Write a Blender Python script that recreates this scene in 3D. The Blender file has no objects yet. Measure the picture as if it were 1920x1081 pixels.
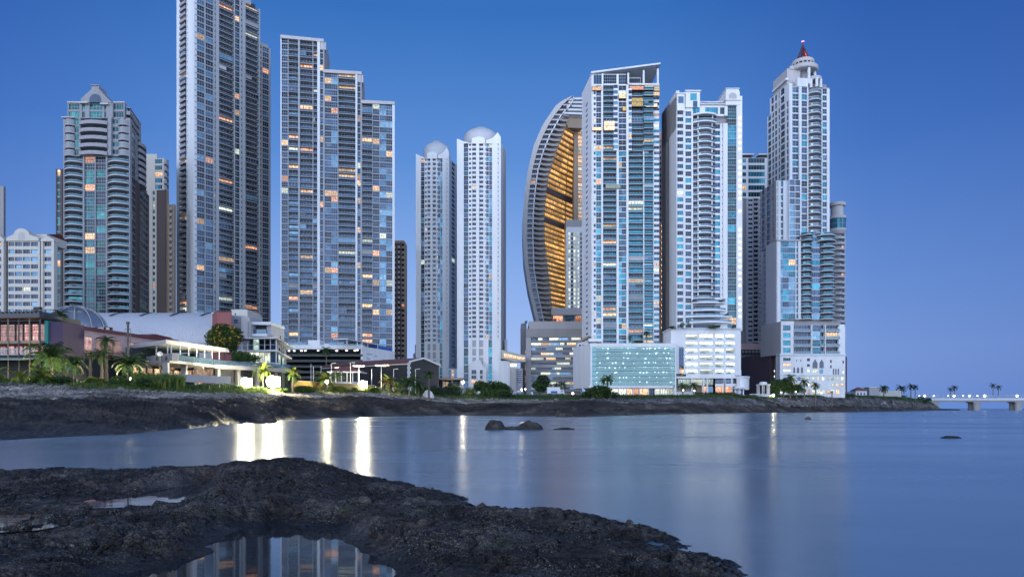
import bpy, math, random
from mathutils import Vector, Matrix, noise
random.seed(7)
SC = bpy.context.scene
COL = SC.collection
PI = math.pi
# ------------------------------------------------------------------ camera frame used to turn map pixels into metres
FL, HZ, CH = 1280.0, 765.0, 2.0          # focal length in px of a 1920 px wide frame, horizon row, eye height
def X(px, Y): return (px - 960.0) / FL * Y
def P(px, Y): return (X(px, Y), Y)
def Z(py, Y): return CH + (HZ - py) / FL * Y
def M2(npx, Y): return npx / FL * Y

# ------------------------------------------------------------------ node helpers
def newmat(name):
    m = bpy.data.materials.new(name); m.use_nodes = True
    nt = m.node_tree
    for n in list(nt.nodes): nt.nodes.remove(n)
    out = nt.nodes.new('ShaderNodeOutputMaterial')
    return m, nt, out
class N:
    def __init__(s, nt): s.nt = nt
    def new(s, t, **k):
        n = s.nt.nodes.new(t)
        for a, b in k.items(): setattr(n, a, b)
        return n
    def link(s, a, b): s.nt.links.new(a, b)
    def val(s, sock, v):
        if isinstance(v, bpy.types.NodeSocket): s.link(v, sock)
        else: sock.default_value = v
    def math(s, op, a, b=0.0, c=None, clamp=False):
        n = s.new('ShaderNodeMath', operation=op); n.use_clamp = clamp
        s.val(n.inputs[0], a); s.val(n.inputs[1], b)
        if c is not None: s.val(n.inputs[2], c)
        return n.outputs[0]
    def mix(s, f, a, b, blend='MIX'):
        n = s.new('ShaderNodeMix', data_type='RGBA', blend_type=blend)
        s.val(n.inputs[0], f); s.val(n.inputs[6], a); s.val(n.inputs[7], b)
        return n.outputs[2]
    def ramp(s, f, stops, interp='LINEAR'):
        n = s.new('ShaderNodeValToRGB'); n.color_ramp.interpolation = interp
        el = n.color_ramp.elements
        while len(el) < len(stops): el.new(0.5)
        for e, (p, c) in zip(el, stops): e.position = p; e.color = c if len(c) == 4 else (*c, 1)
        s.val(n.inputs[0], f); return n.outputs[0]
    def noise(s, vec, scale, detail=4.0, rough=0.55, dist=0.0):
        n = s.new('ShaderNodeTexNoise'); n.inputs['Scale'].default_value = scale
        n.inputs['Detail'].default_value = detail; n.inputs['Roughness'].default_value = rough
        n.inputs['Distortion'].default_value = dist
        if vec is not None: s.link(vec, n.inputs['Vector'])
        return n.outputs[0]
def c4(c): return (c[0], c[1], c[2], 1.0)

def wall(name, col, rough=0.75, var=0.14, scale=0.25, bump=0.0, bscale=2.0, metal=0.0, streak=True):
    m, nt, out = newmat(name); k = N(nt)
    geo = k.new('ShaderNodeNewGeometry'); pos = geo.outputs['Position']
    mp = k.new('ShaderNodeMapping'); k.link(pos, mp.inputs['Vector'])
    mp.inputs['Scale'].default_value = (1, 1, 0.12) if streak else (1, 1, 1)
    n1 = k.noise(mp.outputs[0], scale, 6.0)
    n2 = k.noise(pos, scale * 6, 3.0)
    f = k.math('ADD', k.math('MULTIPLY', n1, 0.7), k.math('MULTIPLY', n2, 0.3))
    f = k.math('MULTIPLY_ADD', f, 2.0, -0.5, clamp=True)
    c = k.mix(f, c4([x * (1 - var) for x in col]), c4([min(1, x * (1 + var * .6)) for x in col]))
    b = k.new('ShaderNodeBsdfPrincipled'); k.link(c, b.inputs['Base Color'])
    b.inputs['Roughness'].default_value = rough; b.inputs['Metallic'].default_value = metal
    if bump:
        bp = k.new('ShaderNodeBump'); bp.inputs['Strength'].default_value = bump
        k.link(k.noise(pos, bscale, 6.0), bp.inputs['Height']); k.link(bp.outputs[0], b.inputs['Normal'])
    k.link(b.outputs[0], out.inputs[0]); return m

def uvgrid(k, line):
    uv = k.new('ShaderNodeUVMap'); sp = k.new('ShaderNodeSeparateXYZ'); k.link(uv.outputs[0], sp.inputs[0])
    u, v = sp.outputs[0], sp.outputs[1]
    def bar(t):
        f = k.math('FRACT', t); a = k.math('ABSOLUTE', k.math('SUBTRACT', f, 0.5))
        return k.math('GREATER_THAN', a, 0.5 - line)
    g = k.math('MAXIMUM', bar(u), bar(v))
    def cell(d):
        cb = k.new('ShaderNodeCombineXYZ')
        k.link(k.math('FLOOR', k.math('DIVIDE', u, d)), cb.inputs[0]); k.link(k.math('FLOOR', k.math('DIVIDE', v, d)), cb.inputs[1])
        w = k.new('ShaderNodeTexWhiteNoise', noise_dimensions='2D'); k.link(cb.outputs[0], w.inputs['Vector'])
        return w
    return uv.outputs[0], g, cell(8.0), cell(1.0)

def glass(name, stops, frame=(.22, .24, .27), line=0.06, metal=0.48, rough=0.10, tilt=0.07):
    m, nt, out = newmat(name); k = N(nt)
    uv, g, w8, w1 = uvgrid(k, line)
    r = k.math('ADD', k.math('MULTIPLY', w8.outputs[0], 0.72), k.math('MULTIPLY', w1.outputs[0], 0.28))
    col = k.ramp(r, stops)
    c = k.mix(g, col, c4(frame))
    b = k.new('ShaderNodeBsdfPrincipled'); k.link(c, b.inputs['Base Color'])
    k.link(k.math('MULTIPLY', k.math('SUBTRACT', 1.0, g), metal), b.inputs['Metallic'])
    k.link(k.math('MULTIPLY_ADD', g, 0.4, rough), b.inputs['Roughness'])
    geo = k.new('ShaderNodeNewGeometry')
    vm = k.new('ShaderNodeVectorMath', operation='SUBTRACT'); k.link(w8.outputs[1], vm.inputs[0]); vm.inputs[1].default_value = (.5, .5, .5)
    vs = k.new('ShaderNodeVectorMath', operation='SCALE'); k.link(vm.outputs[0], vs.inputs[0]); vs.inputs['Scale'].default_value = tilt
    va = k.new('ShaderNodeVectorMath', operation='ADD'); k.link(vs.outputs[0], va.inputs[0]); k.link(geo.outputs['Normal'], va.inputs[1])
    vn = k.new('ShaderNodeVectorMath', operation='NORMALIZE'); k.link(va.outputs[0], vn.inputs[0])
    k.link(vn.outputs[0], b.inputs['Normal'])
    k.link(b.outputs[0], out.inputs[0]); return m

def lit(name, cold, hot, strength, line=0.05, frame=(.06, .05, .04), nscale=1.6):
    m, nt, out = newmat(name); k = N(nt)
    uv, g, w8, w1 = uvgrid(k, line)
    n = k.noise(uv, nscale, 3.0, 0.6)
    n = k.math('MULTIPLY_ADD', n, 2.6, -0.85, clamp=True)
    sp = k.new('ShaderNodeSeparateXYZ'); k.link(uv, sp.inputs[0])
    up = k.math('FRACT', sp.outputs[1])                        # lamps hang near the ceiling of a room
    n = k.math('MULTIPLY', n, k.math('MULTIPLY_ADD', up, 0.6, 0.55), clamp=True)
    col = k.ramp(n, [(0.0, [x * .28 for x in cold]), (0.4, cold), (1.0, hot)])
    st = k.math('MULTIPLY', k.math('MULTIPLY_ADD', w8.outputs[0], 0.9, 0.45), strength)
    st = k.math('MULTIPLY', st, k.math('SUBTRACT', 1.0, k.math('MULTIPLY', g, 0.8)))
    e = k.new('ShaderNodeEmission'); k.link(col, e.inputs[0]); k.link(st, e.inputs[1])
    gl = k.new('ShaderNodeBsdfPrincipled'); gl.inputs['Base Color'].default_value = (.03, .03, .035, 1); gl.inputs['Roughness'].default_value = .15
    ad = k.new('ShaderNodeAddShader'); k.link(e.outputs[0], ad.inputs[0]); k.link(gl.outputs[0], ad.inputs[1])
    k.link(ad.outputs[0], out.inputs[0]); m.cycles.emission_sampling = 'NONE'; return m

def lamp(name, col, strength, sample=False):
    m, nt, out = newmat(name); k = N(nt)
    e = k.new('ShaderNodeEmission'); e.inputs[0].default_value = c4(col); e.inputs[1].default_value = strength
    k.link(e.outputs[0], out.inputs[0])
    m.cycles.emission_sampling = 'FRONT_BACK' if sample else 'NONE'; return m

def clearglass(name, tint, mixf, rough=0.1):
    m, nt, out = newmat(name); k = N(nt)
    t = k.new('ShaderNodeBsdfTransparent'); t.inputs[0].default_value = c4(tint)
    b = k.new('ShaderNodeBsdfPrincipled'); b.inputs['Base Color'].default_value = c4([x * .55 for x in tint]); b.inputs['Roughness'].default_value = rough
    b.inputs['Metallic'].default_value = 0.5
    mx = k.new('ShaderNodeMixShader'); mx.inputs[0].default_value = mixf
    k.link(t.outputs[0], mx.inputs[1]); k.link(b.outputs[0], mx.inputs[2]); k.link(mx.outputs[0], out.inputs[0]); return m

MT = {}
MT['archg'] = wall('arched_window_glass', (.03, .06, .11), rough=.12)
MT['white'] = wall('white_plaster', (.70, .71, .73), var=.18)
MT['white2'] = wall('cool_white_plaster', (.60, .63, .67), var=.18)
MT['cream'] = wall('cream_plaster', (.52, .50, .46), var=.10)
MT['pinkwall'] = wall('pink_plaster', (.60, .42, .40), var=.08)
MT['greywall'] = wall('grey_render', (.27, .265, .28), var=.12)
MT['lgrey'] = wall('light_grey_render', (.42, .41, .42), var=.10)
MT['bgrey'] = wall('blue_grey_render', (.34, .36, .42), var=.12)
MT['dgrey'] = wall('dark_grey_metal', (.055, .058, .065), var=.2, rough=.55)
MT['brown'] = wall('dark_brown_cladding', (.075, .055, .055), var=.2)
MT['maroon'] = wall('maroon_wall', (.085, .05, .062), var=.15)
MT['tan'] = wall('tan_render', (.26, .20, .15), var=.14)
MT['concrete'] = wall('raw_concrete', (.32, .31, .31), var=.16, bump=.2)
MT['red'] = wall('red_brick_wall', (.27, .09, .09), var=.14)
MT['roofred'] = wall('red_metal_roof', (.17, .05, .05), var=.2, rough=.5)
MT['slab'] = wall('balcony_slab', (.40, .42, .45), var=.15)
MT['slabd'] = wall('grey_balcony_slab', (.28, .28, .31), var=.12)
MT['steel'] = wall('painted_steel', (.55, .56, .58), var=.06, rough=.45)
MT['rail'] = clearglass('railing_glass', (.48, .66, .78), .30)
MT['railt'] = clearglass('teal_railing_glass', (.10, .46, .60), .36)
MT['raild'] = clearglass('smoked_railing_glass', (.22, .33, .45), .36)
MT['slabm'] = wall('mid_grey_slab', (.30, .32, .35), var=.15)
MT['white3'] = wall('bright_white_plaster', (.80, .81, .83), var=.12)
MT['dark'] = wall('dark_recess_render', (.04, .045, .055), var=.2)
MT['tealw'] = wall('teal_board', (.03, .22, .20), var=.1)
MT['purple'] = wall('purple_board', (.05, .03, .075), var=.1)
MT['yellow'] = wall('ochre_wall', (.42, .28, .08), var=.12)
MT['ggreen'] = glass('sea_green_glass', [(0, (.004, .032, .036)), (.4, (.007, .075, .08)), (.7, (.013, .14, .14)), (.92, (.03, .21, .205)), (1, (.10, .32, .32))])
MT['gblue'] = glass('blue_window_glass', [(0, (.010, .024, .052)), (.55, (.022, .052, .105)), (.85, (.05, .10, .18)), (1, (.13, .20, .29))])
MT['gdark'] = glass('dark_window_glass', [(0, (.005, .010, .02)), (.6, (.014, .026, .052)), (.9, (.036, .06, .105)), (1, (.09, .13, .19))])
MT['gteal'] = glass('teal_window_glass', [(0, (.004, .04, .07)), (.35, (.006, .10, .16)), (.65, (.012, .19, .28)), (.9, (.03, .29, .38)), (1, (.10, .38, .46))])
MT['gdteal'] = glass('dark_teal_glass', [(0, (.004, .016, .026)), (.5, (.007, .045, .062)), (.85, (.012, .09, .115)), (1, (.03, .15, .18))])
MT['gsky'] = glass('pale_blue_glass', [(0, (.035, .085, .15)), (.45, (.07, .17, .27)), (.85, (.14, .29, .40)), (1, (.28, .42, .52))])
MT['lwarm'] = lit('warm_lit_room', (.60, .33, .15), (1.0, .86, .60), 1.7)
MT['lorange'] = lit('orange_lit_room', (.68, .26, .12), (1.0, .72, .46), 1.55)
MT['lwhite'] = lit('white_lit_room', (.60, .66, .53), (1.0, .98, .86), 1.5)
MT['lgreen'] = lit('cool_lit_room', (.42, .60, .52), (.9, 1.0, .92), .95)
MT['gold'] = lit('golden_gallery_light', (.80, .38, .09), (1.0, .78, .34), 1.5, line=.12, frame=(.1, .05, .02), nscale=1.0)
MT['goldw'] = wall('lamplit_gallery_wall', (.36, .22, .10), var=.1)  # golden lamplight on the gallery walls is put into this colour
MT['lampw'] = lamp('white_lamp_glow', (1, .96, .86), 5.0)
MT['lampy'] = lamp('warm_lamp_glow', (1, .72, .36), 5.0)
MT['lampr'] = lamp('red_beacon_glow', (1, .10, .08), 2.2)
MT['lampp'] = lamp('violet_beacon_glow', (.8, .3, 1.0), 2.5)
MT['tube'] = lamp('ceiling_tube_glow', (.93, 1.0, .93), 3.6)

# ------------------------------------------------------------------ mesh builder
class MB:
    def __init__(s): s.v = []; s.f = []; s.m = []; s.uv = {}; s.smooth = False
    def quad(s, a, b, c, d, m, uv=None):
        i = len(s.v); s.v += [a, b, c, d]
        if uv: s.uv[len(s.f)] = uv
        s.f.append((i, i + 1, i + 2, i + 3)); s.m.append(m)
    def tri(s, a, b, c, m):
        i = len(s.v); s.v += [a, b, c]; s.f.append((i, i + 1, i + 2)); s.m.append(m)
    def hexa(s, p, m):                       # p: 4 bottom (ccw from above) then 4 top
        i = len(s.v); s.v += list(p)
        for q in ((3, 2, 1, 0), (4, 5, 6, 7), (0, 1, 5, 4), (1, 2, 6, 5), (2, 3, 7, 6), (3, 0, 4, 7)):
            s.f.append(tuple(i + t for t in q)); s.m.append(m)
    def box(s, x0, x1, y0, y1, z0, z1, m):
        s.hexa([(x0, y0, z0), (x1, y0, z0), (x1, y1, z0), (x0, y1, z0), (x0, y0, z1), (x1, y0, z1), (x1, y1, z1), (x0, y1, z1)], m)
    def prism(s, pts, z0, z1, m, mtop=None):  # pts 2d ccw from above
        n = len(pts); i = len(s.v)
        s.v += [(p[0], p[1], z0) for p in pts] + [(p[0], p[1], z1) for p in pts]
        for a in range(n):
            b = (a + 1) % n; s.f.append((i + a, i + b, i + n + b, i + n + a)); s.m.append(m)
        s.f.append(tuple(i + n + a for a in range(n))); s.m.append(mtop or m)
        s.f.append(tuple(i + a for a in reversed(range(n)))); s.m.append(m)
    def loft(s, rings, m, cap0=True, cap1=True, closed=True):
        i = len(s.v); n = len(rings[0])
        for r in rings: s.v += [tuple(p) for p in r]
        for k in range(len(rings) - 1):
            for a in range(n if closed else n - 1):
                b = (a + 1) % n
                s.f.append((i + k * n + a, i + k * n + b, i + (k + 1) * n + b, i + (k + 1) * n + a)); s.m.append(m)
        if cap0: s.f.append(tuple(i + a for a in reversed(range(n)))); s.m.append(m)
        if cap1: s.f.append(tuple(i + (len(rings) - 1) * n + a for a in range(n))); s.m.append(m)
    def tube(s, p, q, r0, r1, m, n=6):
        p, q = Vector(p), Vector(q); d = (q - p).normalized()
        a = d.orthogonal().normalized(); b = d.cross(a)
        s.loft([[p + (a * math.cos(2 * PI * t / n) + b * math.sin(2 * PI * t / n)) * r0 for t in range(n)],
                [q + (a * math.cos(2 * PI * t / n) + b * math.sin(2 * PI * t / n)) * r1 for t in range(n)]], m)
    def lathe(s, cx, cy, prof, m, n=20, cap=True):  # prof: (r,z)
        s.loft([[(cx + r * math.cos(2 * PI * t / n), cy + r * math.sin(2 * PI * t / n), z) for t in range(n)] for r, z in prof], m, cap, cap)
    def merge(s, o):
        i = len(s.v); j = len(s.f); s.v += o.v
        s.f += [tuple(i + t for t in f) for f in o.f]; s.m += o.m
        for k, u in o.uv.items(): s.uv[j + k] = u
    def build(s, name, loc=(0, 0, 0), parent=None, smooth=False):
        me = bpy.data.meshes.new(name); lx, ly, lz = loc
        me.from_pydata([(a - lx, b - ly, c - lz) for a, b, c in s.v], [], s.f)
        mats = []; idx = {}
        for m in s.m:
            if id(m) not in idx: idx[id(m)] = len(mats); mats.append(m)
        for m in mats: me.materials.append(m)
        me.polygons.foreach_set('material_index', [idx[id(m)] for m in s.m])
        if s.uv:
            uvl = me.uv_layers.new(name='UVMap'); flat = []
            for k, f in enumerate(s.f):
                u = s.uv.get(k)
                if u and len(u) == len(f):
                    for q in u: flat += [q[0], q[1]]
                else: flat += [0.5, 0.5] * len(f)
            uvl.data.foreach_set('uv', flat)
        if smooth: me.polygons.foreach_set('use_smooth', [True] * len(me.polygons))
        me.update(); o = bpy.data.objects.new(name, me); COL.objects.link(o)
        if parent: o.parent = parent
        return o
def tag(o, label=None, cat=None, group=None, kind=None):
    if label: o['label'] = label
    if cat: o['category'] = cat
    if group: o['group'] = group
    if kind: o['kind'] = kind
    return o
def empty(name, loc, label, cat, group=None):
    o = bpy.data.objects.new(name, None); COL.objects.link(o); o.location = loc; o.empty_display_size = 1
    return tag(o, label, cat, group)
def cuv(nu, nv):
    k, j = 8 * random.randint(0, 400), 8 * random.randint(0, 400)
    return [(k, j), (k + nu, j), (k + nu, j + nv), (k, j + nv)]

# ------------------------------------------------------------------ towers
class Tower:
    def __init__(s, name, loc, label, cat='tower', group=None):
        s.loc = loc; s.root = empty(name, loc, label, cat, group); s.parts = {}; s.rep = {}
    def mb(s, part):
        if part not in s.parts: s.parts[part] = MB()
        return s.parts[part]
    def add(s, kind, mb, prio, sub=None): s.rep.setdefault(kind, []).append((prio, mb, sub))
    def one(s, kind, mb, smooth=False, label=None):
        o = mb.build(kind, s.loc, s.root, smooth)
        if label: o['label'] = label
        return o
    def finish(s, cap=100):
        for part, mb in s.parts.items():
            if mb.f: mb.build(part, s.loc, s.root)
        for kind, L in s.rep.items():
            L.sort(key=lambda t: -t[0])
            for pr, mb, sub in L[:cap]:
                o = mb.build(kind, s.loc, s.root)
                if sub:
                    for sn, sm in sub: sm.build(sn, s.loc, o)
            if len(L) > cap:
                r = MB()
                for pr, mb, sub in L[cap:]:
                    r.merge(mb)
                    if sub:
                        for sn, sm in sub: r.merge(sm)
                o = r.build(kind, s.loc, s.root); o['kind'] = 'stuff'
        return s.root
class Face:
    def __init__(s, L, R):
        s.p = Vector(P(*L)); q = Vector(P(*R)); s.L = (q - s.p).length; s.u = (q - s.p) / s.L; s.n = Vector((s.u.y, -s.u.x))
    def a(s, px):
        k = (px - 960) / FL
        return (k * s.p.y - s.p.x) / (s.u.x - k * s.u.y)
    def Y(s, a): return s.p.y + s.u.y * a
    def pt(s, a, d, z):
        q = s.p + s.u * a + s.n * d
        return (q.x, q.y, z)
    def box(s, mb, a0, a1, d0, d1, z0, z1, m):     # d0 back, d1 front
        g = s.pt
        mb.hexa([g(a0, d1, z0), g(a1, d1, z0), g(a1, d0, z0), g(a0, d0, z0), g(a0, d1, z1), g(a1, d1, z1), g(a1, d0, z1), g(a0, d0, z1)], m)
    def pane(s, mb, a0, a1, d, z0, z1, m, nu=2, nv=1):
        g = s.pt; mb.quad(g(a0, d, z0), g(a1, d, z0), g(a1, d, z1), g(a0, d, z1), m, cuv(nu, nv))
    def poly(s, mb, pts, z0, z1, m, mtop=None):     # pts (a,d); any order -> ccw
        q = [s.pt(a, d, 0)[:2] for a, d in pts]
        ar = sum(q[i][0] * q[(i + 1) % len(q)][1] - q[(i + 1) % len(q)][0] * q[i][1] for i in range(len(q)))
        if ar < 0: q.reverse()
        mb.prism(q, z0, z1, m, mtop)
    def vpoly(s, mb, pts, d0, d1, m):               # pts (a,z) outline in the facade plane, thickness d0..d1
        n = len(pts); i = len(mb.v)
        ar = sum(pts[k][0] * pts[(k + 1) % n][1] - pts[(k + 1) % n][0] * pts[k][1] for k in range(n))
        if ar < 0: pts = pts[::-1]
        mb.v += [s.pt(a, d1, z) for a, z in pts] + [s.pt(a, d0, z) for a, z in pts]
        mb.f.append(tuple(range(i, i + n))); mb.m.append(m)
        mb.f.append(tuple(range(i + 2 * n - 1, i + n - 1, -1))); mb.m.append(m)
        for k in range(n):
            b = (k + 1) % n; mb.f.append((i + k, i + n + k, i + n + b, i + b)); mb.m.append(m)
def inset(pts, d):                                   # convex ccw polygon
    n = len(pts); out = []
    ar = sum(pts[i][0] * pts[(i + 1) % n][1] - pts[(i + 1) % n][0] * pts[i][1] for i in range(n))
    if ar < 0: pts = pts[::-1]
    for i in range(n):
        a, b, c = Vector(pts[i - 1]), Vector(pts[i]), Vector(pts[(i + 1) % n])
        e1 = (b - a).normalized(); e2 = (c - b).normalized(); n1 = Vector((-e1.y, e1.x)); n2 = Vector((-e2.y, e2.x))
        k = 1 + n1.dot(n2); q = b + (n1 + n2) * (d / max(k, .2)); out.append((q.x, q.y))
    return out
def litpick(S):
    r = random.random()
    for w, m in S['lit']:
        if r < w: return MT[m]
        r -= w
    return None
def facade(T, fc, bays, z0, z1, fh, S, D=1.6):
    """bays: (px_end, kind, options) from the left edge of the facade; S: style of this tower."""
    n = max(1, round((z1 - z0) / fh)); fh = (z1 - z0) / n
    W = T.mb('wall'); wm = S['wall']; a = fc.a(bays[0][0])
    for px, kind, o in bays[1:]:
        b = fc.a(px); Yb = fc.Y((a + b) / 2); o = o or {}
        gl = o.get('g', S['glass']); gl = [MT[x] for x in (gl if isinstance(gl, (list, tuple)) else [gl])]
        w2 = MT[o['wall']] if 'wall' in o else wm
        nu = o.get('nu', max(1, round((b - a) / 1.6)))
        zz0 = o.get('z0', z0); zz1 = o.get('z1', z1)
        if kind == 'p': fc.box(W, a, b, -D, o.get('d', .15), zz0, zz1, w2)
        else:
            for i in range(n):
                zf = z0 + i * fh
                if zf < zz0 - .01 or zf + fh > zz1 + .01: continue
                L = litpick(S) if random.random() < o.get('lp', S['lp']) else None
                gm = L or random.choice(gl)
                pr = (b - a) * fh / Yb ** 2 * 1e4 * (1.6 if L else 1)
                if kind in ('w', 'g'):
                    s_, h_ = o.get('s', .30 if kind == 'w' else .10), o.get('h', .12 if kind == 'w' else .05)
                    d_ = o.get('d', 0.0)
                    if s_ > 0: fc.box(W, a, b, -D, d_, zf, zf + s_ * fh, w2)
                    if h_ > 0: fc.box(W, a, b, -D, d_, zf + (1 - h_) * fh, zf + fh, w2)
                    mb = MB(); mg = o.get('mg', 0.0) * (b - a)
                    if mg:
                        for x0, x1 in ((a, a + mg), (b - mg, b)): fc.box(W, x0, x1, -D, d_, zf + s_ * fh, zf + (1 - h_) * fh, w2)
                    fc.pane(mb, a + mg, b - mg, d_ - o.get('rec', .25), zf + s_ * fh, zf + (1 - h_) * fh, gm, nu, o.get('nv', 1))
                    T.add('window', mb, pr)
                elif kind in ('b', 'bc'):
                    pj = o.get('proj', .5); th = o.get('th', .12) * fh; rh = o.get('rh', .30) * fh
                    sm = MT[o.get('slab', S.get('slab', 'slab'))]; rm = MT[o.get('rail', S.get('rail', 'rail'))]
                    mb = MB(); rb = MB(); D2 = o.get('D', D)
                    if kind == 'b':
                        fc.box(mb, a, b, -D2, pj, zf, zf + th, sm)
                        fc.box(rb, a + .05, b - .05, pj - .16, pj - .06, zf + th, zf + th + rh, rm)
                        fc.box(rb, a, b, pj - .2, pj - .02, zf + th + rh, zf + th + rh + .06, MT['steel'])
                    else:
                        k = o.get('seg', 8); bl = o.get('bulge', 2.0)
                        f = lambda t: pj + bl * (1 - (2 * t - 1) ** 2) if not o.get('side') else pj + bl * (t if o['side'] > 0 else 1 - t)
                        ar = [(a + (b - a) * t / k, f(t / k)) for t in range(k + 1)]
                        fc.poly(mb, [(a, -D2)] + ar + [(b, -D2)], zf, zf + th, sm)
                        for t in range(k):
                            (q0, e0), (q1, e1) = ar[t], ar[t + 1]; g = fc.pt
                            for e, zA, zB, mm in ((.10, zf + th, zf + th + rh, rm), (.04, zf + th + rh, zf + th + rh + .12, MT['steel'])):
                                rb.hexa([g(q0, e0 - e, zA), g(q1, e1 - e, zA), g(q1, e1 - e - .1, zA), g(q0, e0 - e - .1, zA),
                                         g(q0, e0 - e, zB), g(q1, e1 - e, zB), g(q1, e1 - e - .1, zB), g(q0, e0 - e - .1, zB)], mm)
                    T.add('balcony', mb, pr * 1.2, [('railing', rb)])
                    if random.random() < S.get('enc', 0):          # some flats have closed their balcony with glass or blinds
                        em = MB(); e1 = a + (b - a) * random.choice((.5, 1, 1, 1)); fc.pane(em, a + .08, e1 - .08, pj - .24, zf + th, zf + fh * .98, MT[random.choice(('gblue', 'gsky', 'gdark', 'lgrey', 'gblue', 'greywall'))] if not L else L, max(2, nu), random.choice((1, 2))); T.add('window', em, pr * 1.3)
                    wmb = MB(); fc.pane(wmb, a + .1, b - .1, -D2 + .06, zf + th, zf + fh * .96, gm, max(2, nu), 1)
                    T.add('window', wmb, pr * .8 if not L else pr)
                    for cpos in o.get('cols', ()):
                        ca = a + (b - a) * cpos; fc.box(W, ca - .25, ca + .25, pj - .5, pj - .02, zf + th, zf + fh, w2)
        a = b
def mass(T, pts, z0, z1, m, part='wall', d=0.0, roof=None):
    q = inset(pts, d); T.mb(part).prism(q, z0, z1, m, roof or m)
def wbox(mb, px0, px1, py0, py1, Y, dep, m):
    mb.box(X(px0, Y), X(px1, Y), Y, Y + dep, Z(py1, Y), Z(py0, Y), m)
# ------------------------------------------------------------------ world, sun, camera
def make_world():
    w = bpy.data.worlds.new("World"); SC.world = w; w.use_nodes = True
    nt = w.node_tree
    for n in list(nt.nodes): nt.nodes.remove(n)
    k = N(nt); out = k.new('ShaderNodeOutputWorld')
    sky = k.new('ShaderNodeTexSky', sky_type='NISHITA'); sky.sun_disc = False
    sky.sun_elevation = math.radians(2.0); sky.sun_rotation = math.radians(226)
    b1 = k.new('ShaderNodeBackground'); b1.inputs[1].default_value = 0.015; k.link(sky.outputs[0], b1.inputs[0])
    tc = k.new('ShaderNodeTexCoord'); sp = k.new('ShaderNodeSeparateXYZ'); k.link(tc.outputs['Generated'], sp.inputs[0])
    x, y, z = sp.outputs
    el = k.math('MAXIMUM', z, 0.0)
    front = k.ramp(el, [(0.0, (.33, .49, .87)), (.08, (.335, .49, .88)), (.20, (.225, .395, .80)), (.34, (.10, .265, .67)), (.50, (.032, .16, .51)), (1, (.03, .09, .25))])
    # the dusk sky darkens away from the afterglow, to both sides of the bay
    az = k.math('ARCTAN2', x, y)
    d = k.math('ABSOLUTE', k.math('ADD', az, 0.10))
    fall = k.ramp(k.math('DIVIDE', d, 1.4), [(0, (1, 1, 1)), (.2, (.93, .95, .98)), (.42, (.42, .56, .76)), (.6, (.30, .44, .66)), (1, (.30, .42, .62))])
    front = k.mix(1.0, front, fall, 'MULTIPLY')
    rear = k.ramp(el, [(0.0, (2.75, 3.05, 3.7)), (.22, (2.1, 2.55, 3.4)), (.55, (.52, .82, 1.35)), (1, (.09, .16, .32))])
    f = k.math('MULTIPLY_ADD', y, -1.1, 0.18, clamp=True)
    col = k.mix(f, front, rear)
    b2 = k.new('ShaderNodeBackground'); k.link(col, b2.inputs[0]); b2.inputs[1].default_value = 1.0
    ad = k.new('ShaderNodeAddShader'); k.link(b1.outputs[0], ad.inputs[0]); k.link(b2.outputs[0], ad.inputs[1])
    k.link(ad.outputs[0], out.inputs[0])
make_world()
sun = bpy.data.lights.new('sun', 'SUN'); sun.energy = 0.4; sun.angle = math.radians(14); sun.color = (1, .93, .88)
so = bpy.data.objects.new('sun', sun); COL.objects.link(so)
so.rotation_euler = (math.radians(74), 0, math.radians(-46))
cam = bpy.data.cameras.new('camera'); co = bpy.data.objects.new('camera', cam); COL.objects.link(co)
cam.sensor_width = 36; cam.lens = 24; cam.shift_y = (HZ - 540.5) / 1920; cam.clip_end = 60000; cam.clip_start = .1
co.location = (0, 0, CH); co.rotation_euler = (PI / 2, 0, 0); SC.camera = co
SC.view_settings.view_transform = 'Standard'; SC.view_settings.look = 'None'; SC.view_settings.exposure = 0; SC.view_settings.gamma = 1
SC.cycles.use_denoising = True; SC.cycles.max_bounces = 6; SC.cycles.diffuse_bounces = 3; SC.cycles.glossy_bounces = 3
SC.cycles.transparent_max_bounces = 12; SC.cycles.caustics_reflective = False; SC.cycles.caustics_refractive = False
SC.cycles.sample_clamp_indirect = 6.0

# ------------------------------------------------------------------ water
def water_mat(name, rough, bumps, base, ior=1.33):
    m, nt, out = newmat(name); k = N(nt)
    b = k.new('ShaderNodeBsdfPrincipled'); b.inputs['Roughness'].default_value = rough; b.inputs['IOR'].default_value = ior
    geo = k.new('ShaderNodeNewGeometry')
    mp = k.new('ShaderNodeMapping'); mp.inputs['Scale'].default_value = (.35, 1, 1); k.link(geo.outputs['Position'], mp.inputs['Vector'])
    n = k.noise(mp.outputs[0], .25, 5, .6)
    k.link(k.mix(n, c4([x * .8 for x in base]), c4([x * 1.2 for x in base])), b.inputs['Base Color'])
    if bumps:
        h = None
        for sc, st in bumps:
            q = k.math('MULTIPLY', k.noise(mp.outputs[0], sc, 3, .5), st); h = q if h is None else k.math('ADD', h, q)
        bp = k.new('ShaderNodeBump'); bp.inputs['Strength'].default_value = 1.0; bp.inputs['Distance'].default_value = 1.0
        k.link(h, bp.inputs['Height']); k.link(bp.outputs[0], b.inputs['Normal'])
        rr = k.ramp(k.noise(mp.outputs[0], .06, 4, .6), [(.35, (rough * .8,) * 3), (.65, (rough * 1.25,) * 3)])
        k.link(rr, b.inputs['Roughness'])
    k.link(b.outputs[0], out.inputs[0]); return m
MT['sea'] = water_mat('calm_sea_water', .23, [(.7, .014), (2.2, .004)], (.15, .235, .335), 1.45)
MT['pool'] = water_mat('tide_pool_water', .045, [(2.0, .0015)], (.02, .026, .034), 1.6)
w = MB(); w.quad((-30000, -300, 0), (30000, -300, 0), (30000, 40000, 0), (-30000, 40000, 0), MT['sea'])
tag(w.build('sea'), 'calm blue sea smoothed by a long exposure, reflecting the towers', 'sea', kind='structure')

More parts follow.
